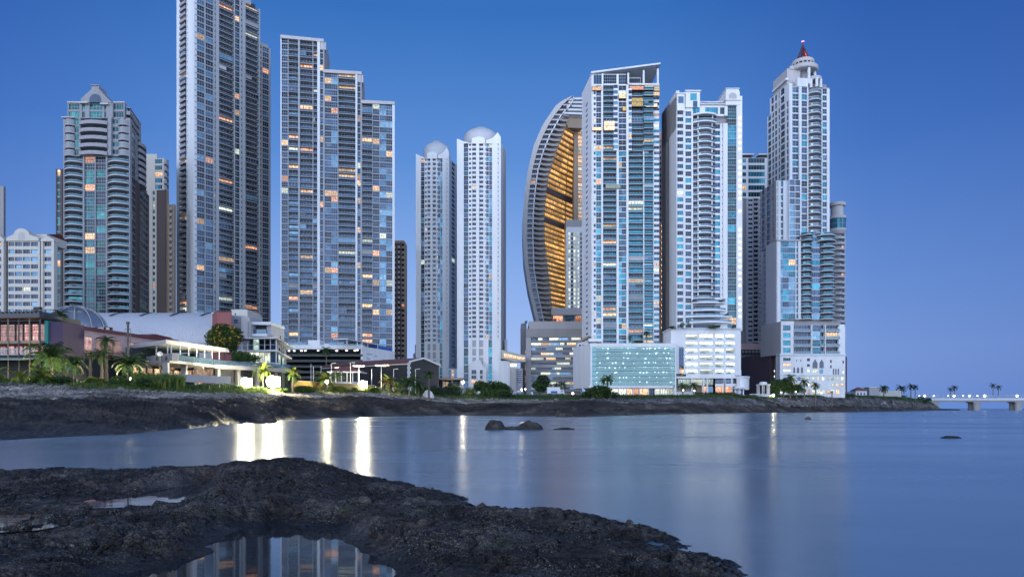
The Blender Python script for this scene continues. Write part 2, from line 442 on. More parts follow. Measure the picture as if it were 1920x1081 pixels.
# ------------------------------------------------------------------ far shore terrain (a fan of rows from the waterline inland)
KN = [  # px : waterline Y, then (Y,py) shelf crest, pebble top, bank top
    (-900, 30, (62, 748), (80, 728), (100, 714)),
    (-300, 34, (75, 748), (95, 724), (110, 713)),
    (0, 43, (88, 748), (107, 722), (117, 713)),
    (200, 51, (92, 748), (110, 729), (121, 719)),
    (330, 62, (105, 748), (118, 735), (126, 724)),
    (400, 76, (112, 747), (124, 738), (133, 725)),
    (480, 96, (132, 746), (146, 738), (156, 727)),
    (560, 126, (155, 744), (168, 737), (178, 729)),
    (700, 168, (192, 744), (206, 737), (218, 729)),
    (870, 190, (222, 756), (236, 748), (250, 738)),
    (1000, 165, (240, 754), (255, 750), (270, 740)),
    (1100, 158, (248, 754), (262, 751), (280, 740)),
    (1260, 226, (275, 756), (288, 750), (304, 740)),
    (1400, 300, (318, 758), (330, 750), (342, 740)),
    (1600, 370, (386, 759), (396, 746), (404, 740)),
    (1700, 500, (512, 762), (522, 752), (532, 744)),
    (1745, 640, (645, 764), (650, 758), (655, 752)),
    (1765, 700, (702, 766), (704, 766), (706, 766.4)),
    (1800, 720, (721, 767), (722, 767), (723, 767)),
]
def knot(px):
    px = max(KN[0][0], min(KN[-1][0], px))
    for a, b in zip(KN, KN[1:]):
        if a[0] <= px <= b[0]:
            t = (px - a[0]) / (b[0] - a[0]); L = lambda u, v: u + (v - u) * t
            Y0 = L(a[1], b[1]); r = [(Y0 * .94, -1.6), (Y0, -.05)]
            for i in (2, 3, 4):
                ya, yb = L(a[i][0], b[i][0]), L(a[i][1], b[i][1]); r.append((ya, Z(yb, ya)))
            zt = r[-1][1]
            if px < 1720: r += [(r[-1][0] + 40, zt + .6), (2600, 11.0)]
            else: r += [(r[-1][0] + 6, zt - .5), (r[-1][0] + 60, -2)]
            return r
def tz(px, Y):
    r = knot(px)
    for a, b in zip(r, r[1:]):
        if Y <= b[0]:
            t = max(0, (Y - a[0]) / (b[0] - a[0])); return a[1] + (b[1] - a[1]) * t
    return r[-1][1]
def rock_mat(name, c0, c1, c2, sc, bump, wet=.55, green=None, speck=None, wband=.22):
    m, nt, out = newmat(name); k = N(nt)
    geo = k.new('ShaderNodeNewGeometry'); pos = geo.outputs['Position']
    n1 = k.noise(pos, sc * .12, 6, .6); n2 = k.noise(pos, sc, 8, .7); n3 = k.noise(pos, sc * 6, 4, .7)
    f = k.math('ADD', k.math('MULTIPLY', n1, .45), k.math('ADD', k.math('MULTIPLY', n2, .35), k.math('MULTIPLY', n3, .2)))
    c = k.ramp(f, [(.36, c0), (.5, c1), (.62, c2)])
    big = k.ramp(k.noise(pos, sc * .09, 4, .6, 1.0), [(.36, (.45, .45, .45)), (.6, (1.35, 1.3, 1.25))]); c = k.mix(1.0, c, big, 'MULTIPLY')
    if speck:
        for ssc, th in ((30.0, .66), (55.0, .64)):
            q = k.math('MULTIPLY', k.ramp(k.noise(pos, ssc, 2, .5), [(th - .05, (0, 0, 0)), (th + .02, (1, 1, 1))]), k.ramp(k.noise(pos, 1.1, 5, .6), [(.38, (.15, .15, .15)), (.62, (1, 1, 1))]))
            c = k.mix(q, c, c4(speck))
    if green:
        g = k.ramp(k.noise(pos, sc * .25, 5, .6), [(.60, (0, 0, 0)), (.70, (1, 1, 1))])
        c = k.mix(k.math('MULTIPLY', g, .6), c, c4(green))
    b = k.new('ShaderNodeBsdfPrincipled'); k.link(c, b.inputs['Base Color'])
    rgh = k.ramp(n2, [(.35, (wet,) * 3), (.6, (.92,) * 3)])
    sz = k.new('ShaderNodeSeparateXYZ'); k.link(pos, sz.inputs[0]); wl = k.math('ADD', sz.outputs[2], k.math('MULTIPLY', k.math('SUBTRACT', n2, .5), .25))
    wt = k.ramp(k.math('DIVIDE', wl, wband), [(.05, (1, 1, 1)), (1, (0, 0, 0))])                 # rock still wet from the tide
    c = k.mix(k.math('MULTIPLY', wt, .55), c, (.006, .006, .007, 1)); k.link(c, b.inputs['Base Color'])
    rgh = k.mix(k.math('MULTIPLY', wt, .8), rgh, (.22, .22, .22, 1)); k.link(rgh, b.inputs['Roughness']); b.inputs['Specular IOR Level'].default_value = .3
    h = k.math('ADD', k.math('MULTIPLY', n2, .6), k.math('MULTIPLY', n3, .4))
    vo = k.new('ShaderNodeTexVoronoi'); vo.inputs['Scale'].default_value = sc * 3.5; k.link(pos, vo.inputs['Vector'])
    h = k.math('ADD', h, k.math('MULTIPLY', vo.outputs[0], .35))
    bp = k.new('ShaderNodeBump'); bp.inputs['Strength'].default_value = bump; bp.inputs['Distance'].default_value = .6 / sc
    k.link(h, bp.inputs['Height']); k.link(bp.outputs[0], b.inputs['Normal'])
    k.link(b.outputs[0], out.inputs[0]); return m
MT['shelf'] = rock_mat('dark_shore_rock', (.016, .014, .013), (.065, .056, .050), (.20, .175, .155), .8, 1.0, wband=.9)
MT['pebble'] = rock_mat('pale_pebbles', (.06, .06, .06), (.22, .21, .20), (.46, .44, .42), 1.6, 1.0)
MT['grassg'] = rock_mat('grass_ground', (.016, .030, .010), (.035, .07, .018), (.06, .11, .03), .8, .8, .8)
MT['ground'] = wall('paved_ground', (.16, .155, .15), var=.2, streak=False)
MT['riprap'] = rock_mat('grey_riprap_stone', (.05, .05, .055), (.11, .11, .12), (.24, .235, .24), 1.2, .8)
MT['near'] = rock_mat('barnacled_black_rock', (.004, .0035, .003), (.026, .021, .019), (.155, .137, .127), 4.5, 1.0, .45, (.02, .035, .008), (.26, .25, .25))
def nz(x, y, sc, seed=0.0, oct=5): return noise.fractal((x * sc, y * sc, seed), 0.9, 2.1, oct, noise_basis='PERLIN_ORIGINAL')
def terrain():
    subs = [6, 60, 18, 16, 6, 4]; pxs = [-900 + 4 * i for i in range(676)]
    rows = {0: [], 1: [], 2: [], 3: []}
    grid = []
    for px in pxs:
        r = knot(px); colm = []
        for s, n in enumerate(subs):
            (ya, za), (yb, zb) = r[s], r[s + 1]
            for j in range(n + (1 if s == len(subs) - 1 else 0)):
                t = j / n
                if s == 1: tt = t ** .8
                else: tt = t
                Y = ya + (yb - ya) * t; z = za + (zb - za) * tt; x = X(px, Y)
                if s == 1:
                    am = min(1, 3.5 * t + .2) * min(1, (1 - t) * 5 + .3) * min(1.0, (r[2][1]) / 5 + .15)
                    q = nz(x, Y, .055, 1.7) * 1.5 + abs(nz(x, Y * 2.2, .10, 5.1)) * -1.1 + (.3 - abs(nz(x, Y * 1.8, .30, 9))) * .9 + nz(x, Y * 1.5, .9, 4, 3) * .28 + .2
                    z += am * q
                elif s == 0: z += nz(x, Y, .08, 1.7) * .9 * t
                elif s == 2: z += nz(x, Y, .5, 3) * .12 + nz(x, Y, 1.6, 8, 3) * .08
                elif s == 3: z += nz(x, Y, .35, 3) * .3
                colm.append((x, Y, z))
        grid.append(colm)
    cuts = [(0, 66, 'rock_shelf', 'shelf', 'dark tidal rock shelf along the far shore'), (66, 84, 'pebble_beach', 'pebble', 'pale pebble strip between the dark rocks and the plants'),
            (84, 100, 'grass_bank', 'grassg', 'green grassy bank in front of the buildings'), (100, 110, 'ground', 'ground', 'paved ground the city stands on')]
    for a, b, nm, mt, lb in cuts:
        m = MB(); n = b - a + 1
        for c in grid: m.v += c[a:b + 1]
        for i in range(len(grid) - 1):
            for j in range(n - 1):
                m.f.append((i * n + j, (i + 1) * n + j, (i + 1) * n + j + 1, i * n + j + 1)); m.m.append(MT[mt])
        tag(m.build(nm, smooth=True), lb, 'ground', kind='structure')
terrain()
def rocks(name, label, spots, mat):
    m = MB(); t = (1 + 5 ** .5) / 2
    iv = [(-1, t, 0), (1, t, 0), (-1, -t, 0), (1, -t, 0), (0, -1, t), (0, 1, t), (0, -1, -t), (0, 1, -t), (t, 0, -1), (t, 0, 1), (-t, 0, -1), (-t, 0, 1)]
    fs = [(0, 11, 5), (0, 5, 1), (0, 1, 7), (0, 7, 10), (0, 10, 11), (1, 5, 9), (5, 11, 4), (11, 10, 2), (10, 7, 6), (7, 1, 8), (3, 9, 4), (3, 4, 2), (3, 2, 6), (3, 6, 8), (3, 8, 9), (4, 9, 5), (2, 4, 11), (6, 2, 10), (8, 6, 7), (9, 8, 1)]
    for x, y, z, s in spots:
        R = Matrix.Rotation(random.random() * 6, 3, 'Z') @ Matrix.Rotation(random.random() * 6, 3, 'X'); sx = [random.uniform(.6, 1.3) * s * .5 for _ in range(3)]; i = len(m.v)
        for q in iv:
            p = R @ Vector((q[0] * sx[0] * random.uniform(.7, 1.1), q[1] * sx[1] * random.uniform(.7, 1.1), q[2] * sx[2] * random.uniform(.7, 1.1)))
            m.v.append((x + p.x, y + p.y, z + p.z * .75))
        for f in fs: m.f.append(tuple(i + q for q in f)); m.m.append(mat)
    tag(m.build(name), label, 'rocks', kind='stuff')
sp = []
for i in range(3400):
    px = random.uniform(1090, 1755); r = knot(px); t = random.random(); Y = r[2][0] + (r[3][0] - r[2][0]) * (t * 1.5 - .35); sp.append((X(px, Y), Y, tz(px, Y) + .1, random.uniform(.5, 1.5)))
rocks('riprap', 'grey riprap boulders below the grass on the right of the far shore', sp, MT['riprap'])
sp = []
for i in range(7500):
    px = random.uniform(-150, 1090); r = knot(px); Y = r[2][0] + (r[3][0] - r[2][0]) * random.uniform(-.1, 1.15); sp.append((X(px, Y), Y, tz(px, Y) + .05, random.uniform(.12, .45) * (1.6 if random.random() < .08 else 1)))
rocks('beach_stones', 'loose pale beach stones below the palms on the left', sp, MT['pebble'])

# ------------------------------------------------------------------ foreground rock with tide pools
def G(px, py, z=0.0):                      # ground point seen at a pixel when it lies at height z
    Y = (CH - z) * FL / (py - HZ); return (X(px, Y), Y)
EDGE = [G(*q) for q in [(-1500, 900), (-600, 890), (-200, 888), (0, 887), (150, 884), (330, 881), (420, 875), (520, 876), (590, 887), (650, 891), (740, 903), (850, 929), (900, 953), (935, 965), (1000, 966), (1080, 970), (1160, 982), (1250, 1004), (1330, 1030), (1390, 1050), (1440, 1090), (1500, 1180), (1560, 1400), (1500, 2200), (-2500, 2200)]]
POOLS = [(.225, [G(x, y, .225) for x, y in [(150, 953), (215, 938), (290, 922), (345, 913), (372, 908), (372, 916), (350, 926), (330, 937), (240, 939), (226, 953), (190, 955)]]),
         (.27, [G(x, y, .27) for x, y in [(-90, 974), (-20, 971), (60, 971), (96, 973), (78, 980), (40, 987), (-40, 990), (-120, 988)]]),
         (.03, [G(x, y, .03) for x, y in [(190, 1110), (250, 1078), (340, 1056), (400, 1042), (425, 1012), (462, 992), (520, 982), (570, 990), (612, 990), (628, 1012), (650, 1030), (690, 1045), (720, 1075), (740, 1120), (600, 1180), (300, 1180)]])]
def sdist(p, poly):
    x, y = p; best = 1e9; ins = False; n = len(poly)
    for i in range(n):
        x1, y1 = poly[i]; x2, y2 = poly[(i + 1) % n]; dx, dy = x2 - x1, y2 - y1
        t = max(0, min(1, ((x - x1) * dx + (y - y1) * dy) / (dx * dx + dy * dy))); d = (x - x1 - t * dx) ** 2 + (y - y1 - t * dy) ** 2
        if d < best: best = d
        if (y1 > y) != (y2 > y) and x < (x2 - x1) * (y - y1) / (y2 - y1) + x1: ins = not ins
    return math.sqrt(best) * (1 if ins else -1)
BUMPS = [  # px, py, height taken at z, sx, sy(m), amplitude
    (470, 900, 16.2, 2.0, 1.6, .42), (560, 915, 15.0, 1.5, 1.8, .34), (660, 930, 13.0, 2.2, 1.6, .10), (300, 905, 17.0, 3.0, 1.2, .06),
    (280, 985, 11.0, 1.5, .6, -.02), (120, 1015, 10.2, 2.2, .8, .03), (760, 990, 11.0, 1.5, 1.3, .10), (1000, 985, 11.5, 1.8, 1.1, .06), (900, 1050, 9.2, 1.6, 1.2, .10), (100, 905, 18, 4, 1.6, .05), (395, 962, 13.0, .6, .5, .08), (250, 962, 12.9, 1.5, .55, -.13), (300, 1040, 8.8, 1.2, .5, -.10)]
def near_z(x, y, wob=0):
    wx = x + .35 * nz(x, y, .8, 21, 3); wy = y + .45 * nz(x, y, .8, 33, 3)
    d = sdist((wx, wy), EDGE)
    z = -.6 if d < -1.5 else (d * .4 if d < 0 else .27 * (1 - math.exp(-d * .9)))
    if d > -.3:
        k = min(1, max(0, (d + .3) / .8))
        for px, py, Y0, sx, sy, am in BUMPS:
            bx = X(px, Y0); z += k * am * math.exp(-((x - bx) / sx) ** 2 - ((y - Y0) / sy) ** 2)
        r1 = nz(x, y, .55, 3, 4); r2 = nz(x, y * 1.3, 1.7, 7, 4); r3 = nz(x, y, 6.5, 11, 4)
        mk = min(1.25, max(.12, .55 + 1.3 * nz(x, y, .42, 71, 3)))         # worn smooth slabs between rough barnacled patches
        z += k * (.07 * r1 + .055 * r2 - .08 * abs(nz(x, y, 1.3, 15, 4)) + mk * (.085 * (.3 - abs(r3)) + .05 * min(.15, nz(x * .8, y, 12, 5, 3)) + .022 * nz(x, y, 32, 2, 2)))
        # bedding ledges and narrow cracks
        st = .085; zz = z + .03 * r2; fz = zz / st - math.floor(zz / st); z += k * .55 * (st * (math.floor(zz / st) + min(1, max(0, (fz - .30) / .25))) - zz)
        for fq, sd, wd, dp_ in ((.75, 41, .035, .11), (1.9, 57, .04, .06)):
            cr = abs(nz(x, y * 1.2, fq, sd, 3)); z -= k * dp_ * max(0, 1 - cr / wd) ** .7
    else: z += .03 * nz(x, y, 3, 7, 3)
    for pz, poly in POOLS:
        cx, cy = poly[0]
        kk = .45 if pz > .1 else 1.0
        dp = sdist((x + kk * .12 * nz(x, y, 1.8, 4, 3), y + kk * .14 * nz(x, y, 1.8, 8, 3)), poly) + (.10 if pz > .1 else .16)
        if dp > -.7:
            tgt = pz - .22 * min(1, max(0, dp / .25)) + .02
            f = min(1, max(0, (dp + .55) / .55)); f = f * f * (3 - 2 * f); z = z * (1 - f) + (tgt) * f if z > tgt else z
    return z
def near_rock():
    m = MB(); cols = [-320 + 3.5 * i for i in range(570)]; ys = []; y = 5.9
    while y < 26: ys.append(y); y *= 1.0033
    for px in cols:
        for y in ys: m.v.append((X(px, y), y, near_z(X(px, y), y)))
    n = len(ys)
    for i in range(len(cols) - 1):
        for j in range(n - 1):
            q = (i * n + j, (i + 1) * n + j, (i + 1) * n + j + 1, i * n + j + 1)
            if max(m.v[t][2] for t in q) > -.5: m.f.append(q); m.m.append(MT['near'])
    tag(m.build('foreground_rock', smooth=True), 'black barnacled rock ledge with tide pools in the foreground', 'rock', kind='structure')
near_rock()
for (pz, poly), lb in zip(POOLS, ['narrow sliver of tide pool reflecting plain sky on the left rocks', 'small tide pool at the left edge of the rocks', 'widest tide pool at the bottom, mirroring the lit towers']):
    m = MB(); c = Vector((sum(p[0] for p in poly) / len(poly), sum(p[1] for p in poly) / len(poly)))
    q = [c + (Vector(p) - c) * 1.0 + (Vector(p) - c).normalized() * (1.0 if .1 < pz < .25 else .5) for p in poly]
    i = 0; m.v = [(p.x, p.y, pz) for p in q]; m.f = [tuple(range(len(q)))]; m.m = [MT['pool']]
    o = m.build('tide_pool')
    if o.data.polygons[0].normal.z < 0: o.data.flip_normals()
    tag(o, lb, 'tide pool', kind='structure')
sp = []
while len(sp) < 150:
    px, Y = random.uniform(-100, 1300), random.uniform(8.2, 17); x = X(px, Y); zq = near_z(x, Y)
    if zq > .14 and nz(x, Y, .5, 90, 3) > -.05: sp.append((x, Y, zq + .01, random.choice((.05, .06, .08, .10, .13, .2))))
rocks('loose_stones', 'loose dark stones lying on the foreground rock ledge', sp, MT['near'])
def sea_rock(px, py, wpx, hpx, label, seed, Yz=None, lobes=((0, 1, 1),)):
    Y = CH * FL / (py - HZ); x0 = X(px, Y); m = MB(); W = M2(wpx, Y) / 2; H = M2(hpx, Y); n = 60; k = 40
    for i in range(n + 1):
        for j in range(k + 1):
            u, v = i / n * 2 - 1, j / k * 2 - 1; x = x0 + u * W * 1.15; y = Y + .5 * W * (v + .6) * .9
            h = max(max(0, 1 - ((u * 1.15 - c) / s) ** 2) ** .5 * a * max(0, 1 - v * v) ** .5 for c, s, a in lobes)
            z = H * h * (1.0 + .25 * nz(x, y, 1.2 / max(W, .5), seed)) + H * .22 * nz(x, y, 4.0 / max(W, .5), seed + 4, 5) - H * .15
            m.v.append((x, y, z - .02))
    for i in range(n):
        for j in range(k): a = i * (k + 1) + j; m.f.append((a, a + k + 1, a + k + 2, a + 1)); m.m.append(MT['near'])
    tag(m.build('sea_rock', smooth=True), label, 'rock', 'dark rocks standing in the water')
sea_rock(964, 805, 108, 22, 'biggest dark rock in the water, two humps side by side', 3, lobes=((-.68, .36, 1.0), (.55, .48, .85), (0, 1.0, .42)))
sea_rock(1058, 805, 44, 5, 'low flat rock just right of the two-humped rock', 9, lobes=((0, 1, .9),))
sea_rock(1516, 786, 16, 6, 'tiny pointed rock in front of the spire tower', 12, lobes=((0, .7, 1),))
sea_rock(1783, 821, 42, 6, 'flat dark rock alone in the blue water at far right', 15, lobes=((0.15, .85, 1),))
sea_rock(497, 792, 42, 16, 'blunt dark rock at the waterline below the brightest floodlight', 18, lobes=((0, 1, 1),))
sea_rock(506, 811, 30, 2.5, 'thin sliver of rock lying in the floodlight reflection', 22, lobes=((0, 1, 1),))
sea_rock(1063, 781, 46, 11, 'dark rock at the far waterline behind the two-humped rock', 25, lobes=((-.2, .8, 1), (.5, .5, .5)))
# ================================================================== TOWERS
def S(wall, glass, lp=.06, lit=((.55, 'lwarm'), (.25, 'lorange'), (.2, 'lwhite')), slab='slab', rail='rail'):
    return dict(wall=MT[wall], glass=glass, lp=lp, lit=lit, slab=slab, rail=rail)
def at(px, Y, py): return (X(px, Y), Y, Z(py, Y))
LOWZ = 6.0
# ---------------- teal gabled tower (far left)
MT['agrey'] = wall('slate_grey_render', (.24, .25, .28), var=.12)
def tower_teal():
    Y0 = 322; FR = Face((243.2, Y0), (279, Y0 + 34)); L = FR.L; g2 = lambda t, d: FR.pt(L * t, -d, 0)[:2]; T = Tower('teal_tower', at(180, Y0, 600), 'dark teal glass tower with an arched gable on top, at far left', 'tower')
    St = S('agrey', ('gdteal', 'gdteal', 'ggreen', 'gdark'), .035, slab='slabd', rail='railt'); F0 = Face((105, Y0), (255, Y0)); a = F0.a
    zb = 6.0; zz = lambda py: Z(py, Y0)
    # cores behind the facade
    mass(T, [P(120, Y0), P(243, Y0), g2(.65, 0), (X(125, Y0), Y0 + 22)], zb, zz(222), MT['dark'], 'core', 1.55)
    mass(T, [P(128, Y0), P(233, Y0), g2(.5, 7), (X(133, Y0), Y0 + 20)], zz(222), zz(193), MT['agrey'], 'core', 1.55)
    fh = M2(13.2, Y0)
    facade(T, F0, [(105,), (107, 'p', dict(wall='brown')), (114, 'g', dict(g=('gdteal', 'ggreen'), lp=.02)), (118, 'p', dict(wall='brown', d=.3))], zb, zz(317), fh, St)
    mass(T, [P(105, Y0), P(118, Y0), (X(118, Y0), Y0 + 16), (X(105, Y0), Y0 + 16)], zb, zz(316), MT['brown'], 'core', 1.5)
    # lower shaft: rounded balcony stacks left and right of a sheer glass centre
    facade(T, F0, [(119,), (121, 'p', {}), (156, 'bc', dict(bulge=2.3, proj=.3, rail='railt', rh=.22, th=.17, seg=9, slab='lgrey')), (159, 'p', dict(d=.4)),
                   (178, 'g', dict(g=('gdteal', 'ggreen', 'gdteal'), nu=4, nv=2, s=.06, lp=.03)), (180, 'p', dict(d=.25)), (199, 'g', dict(g=('ggreen', 'ggreen', 'gdark'), nu=4, nv=2, s=.06, lp=.03)), (202, 'p', dict(d=.4)),
                   (242, 'bc', dict(bulge=2.6, proj=.3, rail='railt', rh=.22, th=.17, seg=9, slab='lgrey')), (244, 'p', {})], zb, zz(293), fh, St)
    # upper part: rounded bays either side, hollow balconies in the middle
    facade(T, F0, [(119,), (122, 'p', {}), (140, 'bc', dict(bulge=1.2, proj=.2, rail='gdteal', rh=.5, th=.26)), (150, 'g', dict(g='ggreen', nu=3, lp=0)), (152, 'p', dict(d=.5)),
                   (204, 'bc', dict(bulge=1.6, proj=1.6, rail='slabd', rh=.16, th=.26, seg=8)), (211, 'p', dict(d=1.0)), (222, 'w', dict(g='gdteal', s=.3)), (242, 'bc', dict(bulge=1.5, proj=.2, rail='gdteal', rh=.5, th=.24)), (244, 'p', {})], zz(293), zz(222), M2(14.2, Y0), St)
    facade(T, F0, [(127,), (129, 'p', {}), (149, 'w', dict(g='ggreen', s=.15, nu=4, nv=2)), (154, 'p', {}), (160, 'w', dict(g='ggreen', s=.1, nu=2)), (168, 'p', {}), (192, 'w', dict(g='ggreen', s=.1, nu=4, nv=2)), (196, 'p', {}), (201, 'w', dict(g='ggreen', s=.1, nu=2)), (213, 'p', dict(d=.7)), (232, 'w', dict(g='gdteal', s=.15, nu=4)), (234, 'p', {})], zz(222), zz(193), M2(14.5, Y0), St)
    # arched gable
    gb = MB(); pts = [(a(154), zz(194)), (a(154), zz(187)), (a(174), zz(169)), (a(174), zz(163)), (a(188), zz(163)), (a(188), zz(169)), (a(208), zz(190)), (a(213), zz(194))]
    F0.vpoly(gb, pts, -5, 1.0, MT['agrey'])
    for q in ((172, 190), (152, 176)): F0.box(gb, a(q[0]), a(q[0] + 18), .9, 1.5, zz(163), zz(161.5), MT['agrey']) if q[0] == 172 else None
    T.one('gable', gb)
    mb = MB(); c = a(181); r = M2(11, Y0); F0.vpoly(mb, [(c - r, zz(194)), (c + r, zz(194))] + [(c + r * math.cos(t * PI / 12), zz(189) + r * math.sin(t * PI / 12)) for t in range(13)], .5, 1.08, MT['archg'])
    T.one('arched_window', mb)
    for q0, q1, d0, d1, y0, y1 in ((152, 169, 0, 2, 196.5, 193.5), (192, 207, 0, 2, 199, 196), (127, 151.5, -1, .5, 193.5, 191), (213.5, 234, -1, .5, 193.5, 191), (118, 142, -1, 1.2, 222.5, 220.5)): cb = MB(); F0.box(cb, a(q0), a(q1), d0, d1, zz(y0), zz(y1), MT['lgrey']); T.add('cornice', cb, 1)
    # right flank going back
    FR = Face((243.2, Y0), (279, Y0 + 34))
    L = FR.L; pxs = lambda t: (FR.p.x + FR.u.x * L * t) / (FR.p.y + FR.u.y * L * t) * FL + 960
    facade(T, FR, [(pxs(.02),), (pxs(.28), 'g', dict(g=('gdteal', 'ggreen'), nu=3)), (pxs(.45), 'p', dict(wall='brown', d=.6)), (pxs(.95), 'g', dict(g=('gdteal', 'ggreen'), nu=5)), (pxs(1), 'p', dict(wall='brown'))], zb, zz(325), fh, St)
    facade(T, FR, [(pxs(.02),), (pxs(.3), 'g', dict(g=('gdteal', 'ggreen'), nu=3)), (pxs(.4), 'p', {}), (pxs(.75), 'bc', dict(bulge=1.6, rail='slabd', th=.22))], zz(325), zz(238), fh, St)
    facade(T, FR, [(pxs(.02),), (pxs(.5), 'w', dict(s=.4, nu=3, lp=0)), (pxs(.55), 'p', {})], zz(238), zz(200), fh, St)
    m = T.mb('core'); g2 = lambda t, d: FR.pt(L * t, -d, 0)[:2]
    m.prism([g2(.12, 4), g2(.12, 1.57), g2(.99, 1.57), g2(.99, 4)], zb, zz(328), MT['dark'])
    m.prism([g2(.12, 4), g2(.12, 1.59), g2(.74, 1.59), g2(.74, 4)], zz(328), zz(238), MT['agrey'])
    m.prism([g2(.12, 4), g2(.12, 1.61), g2(.52, 1.61), g2(.52, 4)], zz(238), zz(202), MT['agrey'])
    T.finish(70)
tower_teal()
# ---------------- brown tower behind it
def tower_brown():
    Y0 = 372; T = Tower('brown_tower', at(300, Y0, 600), 'brown and cream stepped tower behind the teal gabled tower', 'tower'); z = lambda p: Z(p, Y0)
    St = S('tan', ('gdark', 'gdteal'), .02, slab='slabd', rail='slabd'); F0 = Face((262, Y0), (327, Y0)); zb = 6.0; fh = M2(11.6, Y0)
    mass(T, [P(264, Y0), P(314, Y0), P(318, Y0 + 24), P(270, Y0 + 24)], zb, z(297), MT['tan'], 'core', 1.55)
    mass(T, [P(312, Y0), P(326, Y0), P(328, Y0 + 20), P(314, Y0 + 20)], zb, z(383), MT['tan'], 'core', .5)
    mass(T, [P(270, Y0), P(296, Y0), P(300, Y0 + 18), P(274, Y0 + 18)], z(297), z(288), MT['cream'], 'core', .5)
    facade(T, F0, [(264,), (276, 'w', dict(wall='brown', mg=.15)), (286, 'p', dict(wall='cream')), (291, 'w', dict(wall='cream', mg=.1, nu=1)), (295, 'p', dict(wall='cream')), (312, 'p', dict(wall='brown', d=.8)), (314, 'p', {})], zb, z(357), fh, St)
    facade(T, F0, [(264,), (280, 'p', dict(wall='cream')), (291, 'p', dict(wall='cream')), (305, 'w', dict(g=('gdteal', 'gteal'), wall='cream', s=.2, nu=3)), (308, 'p', dict(wall='cream', d=.5)), (314, 'bc', dict(bulge=.8, rail='slabd', th=.24))], z(357), z(297), fh, St)
    facade(T, F0, [(313,), (318, 'p', dict(d=.1)), (323, 'bc', dict(bulge=.5, rail='slabd')), (327, 'p', {})], zb, z(383), fh, St)
    T.finish(60)
tower_brown()
# ---------------- low cream block with an arched parapet
def block_cream():
    Y0 = 268; T = Tower('apartment_block', at(50, Y0, 640), 'low cream apartment block with an arched parapet at the left edge', 'apartment block'); z = lambda p: Z(p, Y0)
    St = S('cream', ('gsky', 'gdark', 'gblue'), .04, slab='slabd'); F0 = Face((-12, Y0), (104, Y0)); zb = 6.0; a = F0.a
    mass(T, [P(-12, Y0), P(103, Y0), P(104, Y0 + 22), P(-12, Y0 + 22)], zb, z(452), MT['cream'], 'core', 1.55)
    fh = M2(14.3, Y0)
    W_ = dict(s=.34, nu=3, nv=1, g=('gsky', 'gblue', 'gdark'), mg=.05, rec=.4)
    facade(T, F0, [(-12,), (-9, 'p', {}), (5, 'w', W_), (9, 'p', dict(d=.7)), (15, 'p', dict(wall='dark', d=-.9)), (27, 'w', W_), (42, 'w', W_), (57, 'w', W_), (72, 'w', W_), (75, 'p', {}), (79, 'p', dict(wall='dark', d=-.9)), (82, 'p', dict(d=.6)), (98, 'w', W_), (103, 'p', dict(d=.6))], zb, z(452), fh, St)
    pm = MB(); F0.vpoly(pm, [(a(14), z(452)), (a(14), z(446)), (a(27), z(440))] + [(a(42) - M2(15, Y0) * math.cos(t * PI / 10), z(442) + M2(13.5, Y0) * math.sin(t * PI / 10)) for t in range(11)] + [(a(57), z(440)), (a(74), z(446)), (a(74), z(452))], -2, .6, MT['cream'])
    F0.vpoly(pm, [(a(78), z(453)), (a(80), z(449)), (a(91), z(443)), (a(103), z(449)), (a(104), z(453))], -2, .8, MT['cream']); F0.vpoly(pm, [(a(-12), z(453)), (a(-12), z(444)), (a(0), z(440)), (a(10), z(449)), (a(10), z(453))], -2, .8, MT['cream'])
    T.one('parapet', pm)
    rm = MB(); F0.vpoly(rm, [(a(36), z(450))] + [(a(42) - M2(6, Y0) * math.cos(t * PI / 8), z(443) + M2(8, Y0) * math.sin(t * PI / 8)) for t in range(9)] + [(a(48), z(450))], .4, .66, MT['lgrey']); T.one('arched_window', rm)
    hm = MB(); q = [P(58, Y0 + 4), P(88, Y0 + 4), (X(88, Y0 + 4), Y0 + 16), (X(58, Y0 + 4), Y0 + 16)]; hm.prism(q, z(450), z(434), MT['cream'])
    hm.loft([[(*p, z(434)) for p in q], [(X(66, Y0), Y0 + 10, z(427)), (X(82, Y0), Y0 + 10, z(427)), (X(82, Y0), Y0 + 10.2, z(427)), (X(66, Y0), Y0 + 10.2, z(427))]], MT['roofred']); T.one('roof', hm)
    T.finish(80)
block_cream()
def tower_sliver():
    Y0 = 420; T = Tower('grey_tower', at(-20, Y0, 600), 'sliver of a dark grey tower cut by the left edge of the view', 'tower'); z = lambda p: Z(p, Y0); F0 = Face((-60, Y0), (7, Y0))
    mass(T, [P(-60, Y0), P(7, Y0), P(7.5, Y0 + 20), P(-60, Y0 + 20)], 6.0, z(347), MT['greywall'], 'core', 1.5)
    facade(T, F0, [(-60,), (-50, 'p', {}), (-30, 'w', {}), (-20, 'p', {}), (0, 'w', dict(lp=0)), (7, 'p', {})], 6.0, z(349), 4, S('greywall', ('gdark',), .02)); T.finish(40)
tower_sliver()

